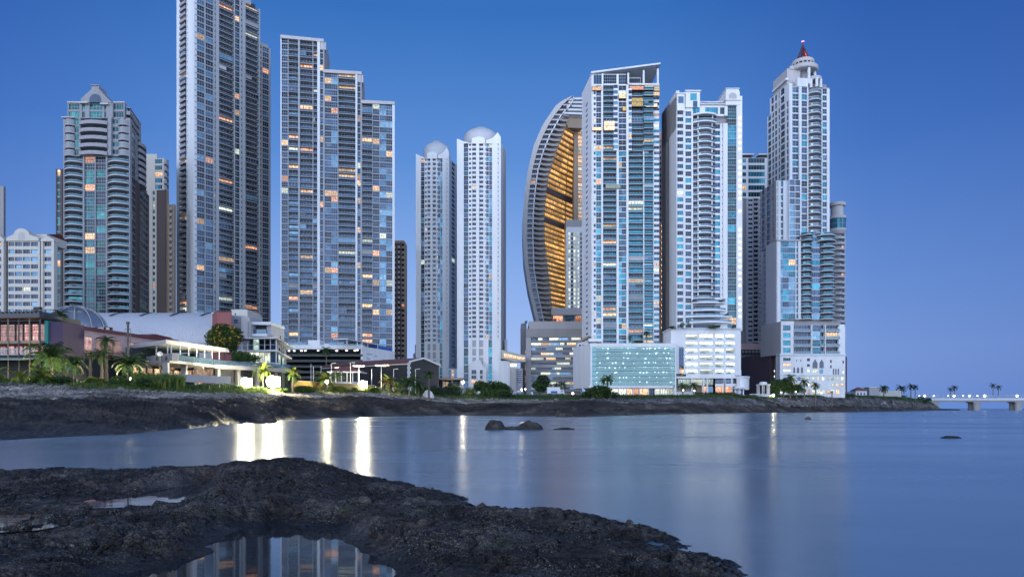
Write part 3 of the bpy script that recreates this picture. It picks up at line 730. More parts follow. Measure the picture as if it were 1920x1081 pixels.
# ---------------- tallest tower, cut by the top of the frame
MT['bluew'] = wall('pale_blue_grey_render', (.30, .325, .36), var=.16)
def tower_tall():
    Yc = 376; T = Tower('grey_tower', at(400, 390, 640), 'tallest blue grey tower, its top cut off by the frame', 'tower'); z = lambda p: Z(p, Yc)
    St = dict(S('bluew', ('gblue', 'gdark', 'gblue', 'gdark'), .075, slab='slabm', rail='raild'), enc=.08)
    C = (364, Yc); L = (332, 388); R = (507, 410); FL_, FR_ = Face(L, C), Face(C, R)
    zb = 8.0; zt = Z(-48, Yc); pc = P(*C); pl = P(*L); pr = P(*R)
    r1 = FR_.pt(FR_.a(486), 0, 0)[:2]; bk = (pl[0] + pr[0] - pc[0], pl[1] + pr[1] - pc[1])
    sub = lambda q: (q[0] + pl[0] - pc[0], q[1] + pl[1] - pc[1])
    mass(T, [pc, r1, sub(r1), pl], zb, zt, MT['dark'], 'core', 1.55)
    mass(T, [r1, pr, bk, sub(r1)], zb, Z(82, 408), MT['greywall'], 'core', .9)
    fh = M2(10.6, 385)
    facade(T, FL_, [(332,), (338.5, 'p', dict(wall='white2', d=.3)), (350, 'b', dict(proj=.9, rail='slabd', rh=.32)), (351, 'p', dict(wall='white2')), (353, 'w', dict(wall='white2', s=.5, h=.2, lp=.02, nu=1)), (363.8, 'p', dict(wall='white2', d=.3))], zb, zt, fh, St)
    W_ = dict(s=.14, h=.05, nu=4, nv=2, g=('gblue', 'gblue', 'gdark', 'gblue', 'gdark', 'gsky')); B_ = dict(proj=.5, rh=.24, th=.10, lp=.11)
    facade(T, FR_, [(364,), (365, 'p', dict(wall='white2')), (383, 'w', W_), (385, 'p', dict(d=.4)), (399.5, 'w', dict(W_, nu=3)), (402, 'p', dict(d=.3)), (404, 'w', dict(nu=1, s=.4, h=.2, lp=.03)), (410, 'p', dict(d=.6)),
                     (438, 'b', B_), (440, 'p', dict(d=.7)), (449, 'g', dict(g=('gdark', 'gblue', 'gdteal'), nu=2, nv=2, lp=.04)), (452, 'p', {}), (454, 'w', dict(nu=1, s=.4, h=.2, lp=0)), (459.5, 'p', dict(d=.6)),
                     (484.5, 'b', dict(proj=.5, rh=.24, th=.10, lp=.05)), (486.5, 'p', dict(d=.8))], zb, Z(2, 396), fh, St)
    facade(T, FR_, [(364,), (365, 'p', dict(wall='white2')), (383, 'w', W_), (385, 'p', dict(d=.4)), (399.5, 'w', dict(W_, nu=3)), (410, 'p', dict(d=.6)), (438, 'w', W_), (452, 'w', dict(nu=2)), (470, 'p', dict(d=.6))], Z(2, 396), zt, fh, St)
    facade(T, FR_, [(486.5,), (488, 'p', {}), (490, 'w', dict(nu=1, s=.4, h=.15, lp=0)), (492, 'p', dict(d=.3)), (504, 'w', dict(W_, nu=3, lp=.06, wall='greywall')), (507, 'p', dict(wall='greywall', d=.3))], zb, Z(84, 405), fh, dict(St, wall=MT['greywall']), D=1.0)
    # white return seen beside the next tower
    T.finish(100)
tower_tall()
# ---------------- three-stepped tower
def tower_stepped():
    Y0 = 384; T = Tower('stepped_tower', at(630, Y0, 655), 'blue glass residential tower stepping down in three stages', 'tower'); F0 = Face((526, 380), (740, 391)); a = F0.a
    St = dict(S('bluew', ('gblue', 'gblue', 'gdark', 'gdark', 'gdark'), .085, slab='slabm', rail='raild'), enc=.09); zb = 8.0; fh = M2(11.1, 384)
    zs = lambda p, px: Z(p, F0.Y(a(px)))
    q = lambda px, d=0: F0.pt(a(px), -d, 0)[:2]
    mass(T, [q(526), q(606), q(612, 20), q(527, 20)], zb, zs(72, 566), MT['dark'], 'core', 1.55)
    mass(T, [q(606), q(676), q(682, 20), q(606, 20)], zb, zs(134, 640), MT['dark'], 'core', 1.55)
    mass(T, [q(676), q(740), q(741, 20), q(676, 20)], zb, zs(191, 710), MT['dark'], 'core', 1.55)
    W_ = dict(s=.12, h=.04, nu=3, nv=2); B_ = dict(proj=.35, rh=.25, th=.09)
    dk = dict(g=('gdark', 'gblue'), s=.1)
    facade(T, F0, [(526,), (528, 'p', dict(wall='white2', d=.2)), (539.5, 'w', W_), (541, 'p', {}), (559, 'b', dict(B_, g=('gblue', 'gdark', 'gsky'))), (562.5, 'p', dict(d=.5)), (586, 'b', dict(B_, proj=.2, lp=.17)), (587.5, 'p', {}), (595, 'b', dict(B_, lp=.12)), (600, 'p', dict(wall='white2', d=.6)), (606, 'w', dict(nu=1, nv=2, s=.12, h=.05, lp=.1)), (608, 'p', dict(d=.3))], zb, zs(74, 566), fh, St)
    facade(T, F0, [(608,), (609, 'p', {}), (621, 'w', W_), (633, 'w', dict(W_, g=('gsky', 'gblue', 'gblue'))), (634.5, 'p', dict(d=.4)), (666.5, 'b', dict(B_, proj=.7, lp=.2)), (670, 'p', dict(wall='white2', d=.7)), (676, 'w', dict(nu=1, nv=2, s=.12, h=.05, lp=.12)), (678, 'p', dict(d=.3))], zb, zs(137, 640), fh, St)
    facade(T, F0, [(678,), (679, 'p', {}), (698, 'b', dict(B_, lp=.12)), (699, 'p', {}), (711, 'w', W_), (712, 'p', {}), (724, 'w', dict(W_, g=('gsky', 'gblue'))), (735.5, 'w', dict(W_, g=('gsky', 'gblue', 'gdark'))), (740, 'p', dict(wall='white2', d=.3))], zb, zs(194, 710), fh, St)
    rm = MB()
    for p0, p1, pa, pb in ((526, 607, 66.5, 76), (606, 678, 131, 137), (677, 740, 188.5, 193)): F0.vpoly(rm, [(a(p0), zs(pa + 6, p0)), (a(p0), zs(pa, p0)), (a(p1), zs(pb - 1.5, p1)), (a(p1), zs(pb + 4, p1))], -19, .8, MT['lgrey'])
    for p0, p1, t in ((600, 611, 79), (670, 681, 140)): F0.box(rm, a(p0), a(p1), -16, .2, zs(t + 14, p0), zs(t, p0), MT['lgrey'])
    F0.box(rm, a(551), a(553), -8, -7, zs(66, 552), zs(60, 552), MT['dgrey'])
    T.one('roof', rm)
    # slanted party walls to the right of each stage
    wm = T.mb('wall'); 
    for p0, p1, t in ((608, 612.5, 82), (677, 681.5, 142)): wm.prism([q(p0), q(p1, 8), q(p1, 19), q(p0, 19)], zb, zs(t, p0), MT['greywall'])
    an = MB(); an.tube(F0.pt(a(680), -4, zs(142, 680)), F0.pt(a(680), -4, zs(128, 680)), .12, .05, MT['dgrey']); T.one('antenna', an)
    bm = MB(); bm.lathe(*F0.pt(a(680), -4, 0)[:2], [(.01, zs(150, 680) - .0), (.35, zs(150, 680) + .3), (.01, zs(150, 680) + .7)], MT['lampr'], 8); T.one('beacon', bm)
    T.finish(100)
tower_stepped()
def tower_slim():
    Y0 = 455; T = Tower('slim_tower', at(750, Y0, 690), 'slim dark brown tower standing just right of the stepped tower', 'tower'); z = lambda p: Z(p, Y0); F0 = Face((734, Y0), (763, Y0))
    mass(T, [P(734, Y0), P(761, Y0), (X(761, Y0), Y0 + 14), (X(734, Y0), Y0 + 14)], 8.0, z(452), MT['tan'], 'core', 1.2)
    facade(T, F0, [(734,), (739, 'p', dict(wall='tan')), (743, 'w', dict(g='gdark', s=.35, nu=1)), (746, 'p', dict(wall='brown', d=.3)), (750, 'b', dict(proj=.2, rail='slabd', rh=.3)), (753, 'p', dict(wall='brown', d=.3)), (758, 'w', dict(g='gdark', s=.35, nu=1)), (761, 'p', dict(wall='tan'))], 8.0, z(455), 3.4, S('tan', ('gdark',), .03), D=1.2)
    m = MB(); m.box(X(738, Y0), X(757, Y0), Y0 + 1, Y0 + 12, z(453), z(450), MT['tan']); T.one('roof', m); T.finish(60)
tower_slim()
def glass_low():
    Y0 = 520; T = Tower('glass_building', at(782, Y0, 690), 'small blue glass building peeking out left of the white twin towers', 'building'); z = lambda p: Z(p, Y0); F0 = Face((774, Y0), (792, Y0))
    mass(T, [P(778, Y0), P(792, Y0), (X(792, Y0), Y0 + 14), (X(778, Y0), Y0 + 14)], 8.0, z(646), MT['bgrey'], 'core', .6); mass(T, [P(774, Y0), P(779, Y0), (X(779, Y0), Y0 + 10), (X(774, Y0), Y0 + 10)], 8.0, z(662), MT['bgrey'], 'core', .3)
    facade(T, F0, [(778,), (781, 'p', {}), (791, 'w', dict(g=('gblue',), s=.1)), (792, 'p', {})], 8.0, z(646), 4, S('bgrey', ('gblue',), .02), D=.8); T.finish(30)
glass_low()

# ---------------- white twin towers with domes
def twin(Y0, px, py, ptop, ends, label, dome, right):
    """px maps the facade columns, py(t) the heights: both towers share one design."""
    T = Tower('domed_tower', at(px(.5), Y0, 720), label, 'tower', 'white twin towers with domed roofs'); z = lambda p: Z(p, Y0)
    pts = [px(t) for t in (0, .5, 1)]; F0 = Face((px(0), Y0), (px(1), Y0)); a = F0.a
    St = S('white3', ('gblue', 'gdark'), .022, lit=((.5, 'lwarm'), (.5, 'lwhite'))); zb = 8.0; zm = z(ends[1]); zt = z(ptop); dep = 26
    mass(T, [P(px(0), Y0), P(px(1), Y0), (X(px(1), Y0), Y0 + dep), (X(px(0), Y0), Y0 + dep)], zb, zt, MT['white3'], 'core', 1.2)
    fh = M2(8.55, Y0 * (430 / 430)); fh = 2.95 * Y0 / 430
    gl = dict(g=('gblue', 'gdark', 'gblue', 'gdteal'), nu=2, nv=2, s=.04, h=.03); ws = dict(s=.38, h=.16, nu=2, g=('gdark', 'gblue'), mg=.06); bl = dict(proj=-.25, rail='white3', slab='white3', rh=.30, th=.10, g=('gdark', 'gblue'), lp=.012)
    cols = [(0,), (.155, 'p', dict(d=.9)), (.255, 'g', gl), (.27, 'p', {}), (.325, 'w', ws), (.345, 'p', dict(d=.3)), (.435, 'b', bl), (.505, 'p', dict(d=.7)), (.60, 'b', bl), (.635, 'p', dict(d=.4)), (.655, 'w', ws), (.735, 'g', dict(gl, g=('gdark', 'gblue', 'gsky'), s=.12, mg=.12)), (.80, 'g', dict(gl, g=('gteal', 'gsky', 'gblue'))), (.93, 'p', dict(d=.9)), (.95, 'w', dict(s=.55, h=.2, nu=1, lp=.03)), (1.0, 'p', dict(d=.9))]
    cc = [(px(cols[0][0]),)] + [(px(t[0]), t[1], t[2]) for t in cols[1:]]
    facade(T, F0, cc, zm, zt, fh, St, D=1.25)
    low = [(px(t[0]), *t[1:]) if len(t) > 1 else (px(t[0]),) for t in [(0,), (.155, 'p', dict(d=.9)), (.255, 'g', dict(gl, g=('gdteal', 'gblue'))), (.35, 'p', dict(d=.2)), (.435, 'w', dict(s=.1, h=.1, g='lgrey', nu=3)), (.505, 'p', dict(d=.7)), (.60, 'w', dict(s=.1, h=.1, g='lgrey', nu=3)), (.72, 'p', dict(d=.4)), (.80, 'g', dict(gl, g=('gdteal', 'gteal'))), (1.0, 'p', dict(d=.9))]]
    facade(T, F0, low, zb, zm, fh * 1.8, St, D=1.25)
    pm = MB(); h = M2(1, Y0); A = lambda t: a(px(t))
    F0.vpoly(pm, [(A(0), zt - 2 * h), (A(0), zt + 7 * h), (A(.03), zt + 6 * h), (A(.16), zt + 1.5 * h), (A(.25), zt + .5 * h), (A(.25), zt - 2 * h)], -1, 1.0, MT['white3'])
    F0.vpoly(pm, [(A(.34), zt - 2 * h), (A(.34), zt + 8 * h), (A(.42), zt + 10 * h), (A(.50), zt + 11 * h), (A(.585), zt + 10 * h), (A(.64), zt + 7.5 * h), (A(.64), zt - 2 * h)], -1, .8, MT['white3'])
    F0.vpoly(pm, [(A(.66), zt - 2 * h), (A(.66), zt + 4 * h), (A(.80), zt + 8 * h), (A(.86), zt + 12 * h), (A(.93), zt + 19 * h), (A(1), zt + 10 * h), (A(1), zt - 2 * h)], -1, 1.0, MT['white3'])
    T.one('parapet', pm)
    dpx, dr, d0, d1 = dome; cy = Y0 + 14; r = M2(dr, cy); zc = Z(d0, cy); hh = Z(d1, cy) - Z(d0, cy); dm = MB()
    dm.lathe(X(dpx, cy), cy, [(r, zt - 1), (r, zc - hh * .15)] + [(r * math.cos(t * PI / 22), zc + hh * math.sin(t * PI / 22)) for t in range(1, 9)] + [(r * .36, zc + hh * .97), (r * .34, zc + hh * 1.04), (.01, zc + hh * 1.05)], MT['dome'], 36); T.one('dome', dm, True)
    if right:
        FR = Face((px(1), Y0), right); S2 = dict(St, lp=.01); L = FR.L; pxs = lambda t: (FR.p.x + FR.u.x * L * t) / (FR.p.y + FR.u.y * L * t) * FL + 960
        facade(T, FR, [(pxs(0),)] + [(pxs(t), k_, o) for t, k_, o in ends[2]], zb, zt, fh, S2, D=1.2)
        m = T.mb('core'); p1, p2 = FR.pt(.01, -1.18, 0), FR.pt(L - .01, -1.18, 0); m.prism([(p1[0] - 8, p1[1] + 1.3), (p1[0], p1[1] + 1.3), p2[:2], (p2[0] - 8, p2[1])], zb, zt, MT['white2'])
    T.finish(100)
MT['dome'] = wall('silver_dome_panels', (.50, .52, .56), rough=.5, var=.1, metal=.1)
twin(432, lambda t: 857 + 82 * t, None, 268, (716, 636, [(.35, 'p', dict(wall='white2', d=.2)), (.6, 'p', dict(wall='bgrey', d=-.3)), (1, 'p', dict(wall='lgrey', d=.1))]), 'right one of the white twin towers, nearer and taller, with silver dome', (902, 33, 262, 243), (948.5, 446))
twin(466, lambda t: 780 + 62 * t, None, 296, (712, 643, [(.3, 'p', dict(wall='white2', d=.2)), (.72, 'g', dict(g=('gdteal', 'gdark'), nu=2, lp=.02)), (1, 'p', dict(wall='lgrey', d=.3))]), 'left one of the white twin towers, farther and shorter, with silver dome', (819, 25, 287, 268), (857, 482))
def twin_foot():
    Y0 = 424; T = Tower('entrance_porch', at(900, Y0, 718), 'white gabled entrance block at the foot of the right twin tower', 'porch'); z = lambda p: Z(p, Y0); F0 = Face((876, Y0), (914, Y0)); a = F0.a; m = T.mb('wall')
    F0.vpoly(m, [(a(880), 8.0), (a(880), z(682)), (a(893), z(674)), (a(900), z(674)), (a(906), z(686)), (a(912), z(690)), (a(912), 8.0)], -5, 0, MT['white'])
    for p0, p1 in ((884, 893), (900, 905)):
        for y0, y1, g in ((693, 701, 'gdark'), (703, 710, 'gdark'), (712, 718, 'lorange')): mb = MB(); F0.pane(mb, a(p0), a(p1), .05, z(y1), z(y0), MT[g], 2); T.add('window', mb, 1)
    T.finish()
    T = Tower('link_building', at(965, 428, 720), 'pale office wing with a lit gallery linking the twin tower to the hotel', 'building'); Y0 = 428; z = lambda p: Z(p, Y0)
    m = T.mb('wall'); wbox(m, 938, 956, 676, 745, Y0, 14, MT['white']); wbox(m, 956, 968, 678, 745, Y0 + .5, 14, MT['lgrey']); wbox(m, 968, 980, 690, 745, Y0 + 2, 14, MT['bgrey'])
    F0 = Face((941, Y0 - 3), (986, Y0 - 1)); a = F0.a
    F0.vpoly(m, [(a(941), z(672)), (a(941), z(656)), (a(980), z(665)), (a(986), z(665)), (a(986), z(678)), (a(966), z(678))], -8, -.4, MT['cream'])
    mb = MB(); g = F0.pt; mb.quad(g(a(945), -.3, z(670)), g(a(984), -.3, z(675)), g(a(984), -.3, z(670)), g(a(945), -.3, z(662)), MT['lwarm'], cuv(10, 1)); T.add('window', mb, 1)
    mb = MB(); wbox(mb, 957, 968, 682, 686, Y0 - .2, .6, MT['tube']); T.add('ceiling_light_or_added_glow', mb, 1); mb = MB()
    wbox(m, 946, 951, 636, 657, Y0 + 6, 8, MT['bgrey'])
    for k in range(6): mb = MB(); F2 = Face((968, Y0 + 2), (980, Y0 + 2)); F2.pane(mb, F2.a(969), F2.a(979), .05, z(697 + 4 * k), z(695 + 4 * k), MT['gdark'], 6); T.add('window', mb, 1)
    T.finish()
twin_foot()
# ---------------- sail-shaped hotel
def interp(L, py):
    if py <= L[0][1]: return L[0][0]
    for (xa, ya), (xb, yb) in zip(L, L[1:]):
        if ya <= py <= yb: return xa + (xb - xa) * (py - ya) / (yb - ya)
    return L[-1][0]
def sail():
    Y0 = 500; T = Tower('sail_tower', at(1040, Y0, 610), 'sail shaped tower with a curved white rim and a golden lit inner face', 'tower'); z = lambda p: Z(p, Y0)
    OUT = [(1084, 178), (1065, 182), (1043, 198), (1018, 234), (1001, 273), (990.5, 316), (984, 358), (980.5, 400), (980, 440), (982, 488), (990, 540), (1005.5, 606)]
    MID = [(1075, 192), (1053, 217), (1032, 254), (1018, 289), (1009, 322), (1003.5, 366), (1001, 400), (1000, 438), (1002, 504), (1009, 549), (1021, 606)]
    INN = [(1074, 205), (1066, 222), (1053, 255), (1040, 291), (1030, 322), (1025, 350), (1021, 400), (1021, 440), (1023, 469), (1029, 513), (1036, 580), (1040, 606)]
    F0 = Face((970, Y0), (1100, Y0)); a = F0.a; rim = MB(); cells = T.mb('wall'); g = F0.pt
    n = 46; ys = [606 - (606 - 180) * i / n for i in range(n + 1)]
    for i in range(n):                                     # solid sail-shaped body, floor by floor
        yA, yB = ys[i], ys[i + 1]; oA, oB, mA, mB_, iA, iB = a(interp(OUT, yA)), a(interp(OUT, yB)), a(interp(MID, yA)), a(interp(MID, yB)), a(interp(INN, yA)), a(interp(INN, yB)); zA, zB = z(yA), z(yB)
        w = .26
        def pr(p0A, p1A, p0B, p1B, d0, d1, m, zA=zA, zB=zB, M=cells): M.hexa([g(p0A, d1, zA), g(p1A, d1, zA), g(p1A, d0, zA), g(p0A, d0, zA), g(p0B, d1, zB), g(p1B, d1, zB), g(p1B, d0, zB), g(p0B, d0, zB)], m)
        r = lambda o, m, t: o + (m - o) * t
        pr(oA, r(oA, mA, .42), oB, r(oB, mB_, .42), -26, 1.2, MT['lgrey'], M=rim)
        pr(r(oA, mA, .42), mA, r(oB, mB_, .42), mB_, -24, -1.0, MT['dark'])
        pr(r(oA, mA, .90), mA, r(oB, mB_, .90), mB_, -1, .9, MT['white2'])
        sl = MB(); zc = zA + (zB - zA) * .28
        cA, cB = r(oA, mA, .42), r(r(oA, mA, .42), r(oB, mB_, .42), .28)
        sl.hexa([g(cA, .7, zA), g(mA - .2, .7, zA), g(mA - .2, -1, zA), g(cA, -1, zA), g(cB, .7, zc), g(mA - .2, .7, zc), g(mA - .2, -1, zc), g(cB, -1, zc)], MT['lgrey']); T.add('balcony', sl, 3)
        mb = MB(); L = random.random() < .05
        mb.quad(g(r(oA, mA, .44), -.9, zA + .5), g(r(oA, mA, .88), -.9, zA + .5), g(r(oB, mB_, .88), -.9, zB), g(r(oB, mB_, .44), -.9, zB), MT['lorange' if L else 'gdark'], cuv(3, 1)); T.add('window', mb, 1.5)
        # saw-tooth balconies that step in with the curve
        pr(mA, iA + .3, mB_, iB + .3, -24, -3.5, MT['tan'])
        st = MB()
        m_ = mA + (iA - mA) * .5; zq = zA + (zB - zA) * .42
        st.hexa([g(mA, 1.4, zA), g(m_, .2, zA - .5), g(m_, -3.6, zA - .5), g(mA, -3.6, zA), g(mA, 1.4, zq), g(m_, .2, zq - .5), g(m_, -3.6, zq - .5), g(mA, -3.6, zq)], MT['greywall'])
        st.hexa([g(m_, .2, zA - .5), g(iA, -2.2, zA + .3), g(iA, -3.6, zA + .3), g(m_, -3.6, zA - .5), g(m_, .2, zq - .5), g(iA, -2.2, zq + .3), g(iA, -3.6, zq + .3), g(m_, -3.6, zq - .5)], MT['concrete'])
        T.add('balcony', st, 2.5)
    T.one('rim', rim)
    # golden inner face turned to the right
    for i in range(0, n):
        yA, yB = ys[i], ys[i + 1]
        if yA > 590 or yB < 216: continue
        x0 = interp(INN, yA); upper = yA < 418; x1 = 1076 if upper else 1061
        if x0 > x1 - 3: continue
        Fg = Face((x0, Y0 + 3), (x1, Y0 + 3 + (x1 - x0) * .6)); zA, zB = z(yA) - .6, z(yB) - .6; L = Fg.L; W = cells
        mech = 347 < yA < 356.5 or 410 < yA < 419.5
        Fg.box(W, 0, L, -10, -.7, zA, zB, MT['goldw'])
        Fg.box(W, 0, L, -.7, 0, zA, zA + (zB - zA) * (.27 if not mech else .8), MT['goldw' if not mech else 'brown'])
        if mech: continue
        segs = [(0.02, .70), (.73, .99)] if upper else [(.02, .99)]
        if upper and yA < 258: segs = [(.3, .99)] if yA < 240 else [(.05, .99)]
        for k, (u0, u1) in enumerate(segs):
            mb = MB(); mid = (yA > 480)
            zL0, zL1 = (zA + (zB - zA) * (.29 if not mid else .40), zA + (zB - zA) * (.98 if not mid else .86))
            Fg.pane(mb, L * u0, L * u1, -.6, zL0, zL1, MT['gold'], max(3, int(L * (u1 - u0) / 1.5)), 1); T.add('gallery_light', mb, 4)
    # shaft with lit windows to the right of the golden face
    cm = MB(); wbox(cm, 1076, 1083, 232, 606, Y0 + 14, 14, MT['tan']); wbox(cm, 1083, 1100, 232, 430, Y0 + 17, 12, MT['greywall']); T.one('shaft', cm)
    F2 = Face((1083, Y0 + 16.9), (1096, Y0 + 16.9)); z2 = lambda p: Z(p, Y0 + 17)
    for i in range(24):
        y = 240 + i * 7.4
        mb = MB(); F2.pane(mb, F2.a(1084), F2.a(1091), .05, z2(y + 6), z2(y), MT['lwarm' if i % 5 else 'lwhite'], 2, 1); T.add('window', mb, 2)
    wt = MB(); wbox(wt, 1061.5, 1098, 424, 580, Y0 + 8, 16, MT['white']); wbox(wt, 1061, 1098, 412, 424.5, Y0 + 7.6, 17, MT['concrete']); T.one('annex', wt)
    F3 = Face((1062, Y0 + 8), (1096, Y0 + 8)); z3 = lambda p: Z(p, Y0 + 8)
    for i in range(18):
        y = 436 + i * 8
        for p0, p1, mm in ((1066, 1069.5, 'lwhite'), (1075.5, 1079, 'lwhite'), (1083, 1086, 'lwhite'), (1070.5, 1074.5, 'gsky'), (1088, 1091, 'gsky')):
            mb = MB(); F3.pane(mb, F3.a(p0), F3.a(p1), .06, z3(y + 6), z3(y), MT[mm], 1, 1); T.add('window', mb, 1)
    # ribbed crown bridging back to the shaft
    rf = MB(); Fr = Face((1056, Y0 - 1), (1096, Y0 + 6)); ar = Fr.a
    Fr.vpoly(rf, [(ar(1054), z(222)), (ar(1066), z(186)), (ar(1076), z(178)), (ar(1100), z(172)), (ar(1100), z(212)), (ar(1070), z(216))], -22, -1.5, MT['greywall'])
    for k in range(5):
        y = 183 + k * 7.2; Fr.vpoly(rf, [(ar(1067 - k * 2.4), z(y + 3.6)), (ar(1068 - k * 2.4), z(y)), (ar(1097), z(y - 6)), (ar(1097), z(y - 2.6))], -1.5, 1.0, MT['white2'])
    Fr.vpoly(rf, [(ar(1068), z(236)), (ar(1064), z(226)), (ar(1070), z(214)), (ar(1097), z(210)), (ar(1097), z(232))], -20, -2.2, MT['tan'])
    T.one('roof', rf)
    # restaurant level on the podium roof
    lv = MB(); wbox(lv, 1034, 1098, 577, 590, Y0 - 2, 26, MT['lgrey']); wbox(lv, 1036, 1098, 590, 606, Y0 + 1, 20, MT['greywall']); T.one('restaurant_level', lv)
    F4 = Face((1036, Y0 + .9), (1096, Y0 + .9))
    for p0, p1, mm in ((1037, 1055, 'lorange'), (1059, 1077, 'gsky'), (1079, 1090, 'lorange')): mb = MB(); F4.pane(mb, F4.a(p0), F4.a(p1), .05, z(602), z(591), MT[mm], 3); T.add('window', mb, 5)
    T.finish(100)
sail()
def sail_podium():
    Y0 = 440; T = Tower('office_podium', at(1040, Y0, 740), 'grey banded office podium with lit ribbon windows below the sail tower', 'building'); z = lambda p: Z(p, Y0)
    m = T.mb('wall'); wbox(m, 977, 987, 606, 745, Y0 + 14, 30, MT['greywall']); wbox(m, 992, 1092, 602, 616, Y0 + 2, 50, MT['lgrey']); wbox(m, 986, 996, 622, 745, Y0, 30, MT['lgrey']); wbox(m, 986, 1096, 616, 632, Y0 - .3, 44, MT['concrete'])
    F0 = Face((996, Y0 + 1), (1092, Y0 - 2)); a = F0.a
    mass(T, [P(996, Y0 + 1), P(1092, Y0 - 2), P(1092, Y0 + 30), P(996, Y0 + 30)], z(745), z(632), MT['greywall'], 'core', 1.2)
    y = 633.0
    for i in range(11):
        F0.box(m, a(996), a(1092), -1.2, .3, z(y + 9.2), z(y + 4.6), MT['lgrey'] if i % 2 else MT['greywall'])
        x = 996
        while x < 1090:
            w_ = random.choice((5, 8, 12, 18)); mb = MB(); mm = random.choice(('lwhite', 'gdark', 'gdark', 'gdark', 'lwarm', 'gsky', 'lwhite', 'gblue'))
            F0.pane(mb, a(x), a(min(1091, x + w_)), -.2, z(y + 4.6), z(y), MT[mm], max(1, w_ // 2), 1); T.add('window', mb, w_); x += w_
        y += 9.2
    F1 = Face((982, Y0 + 13.9), (987, Y0 + 13.9))
    for i in range(11): mb = MB(); F5 = Face((983, Y0 + 13.8), (988, Y0 + 13.8)); F5.pane(mb, F5.a(984.5), F5.a(987.5), .1, z(652 + i * 8), z(646 + i * 8), MT['lwarm' if i % 3 else 'gdark'], 1); T.add('window', mb, 1)
    for px, Yq in ((985.5, 470), (1016, 446), (1026, 447), (1041, 445), (1066, 446)):
        pass
    T.finish(100)
sail_podium()
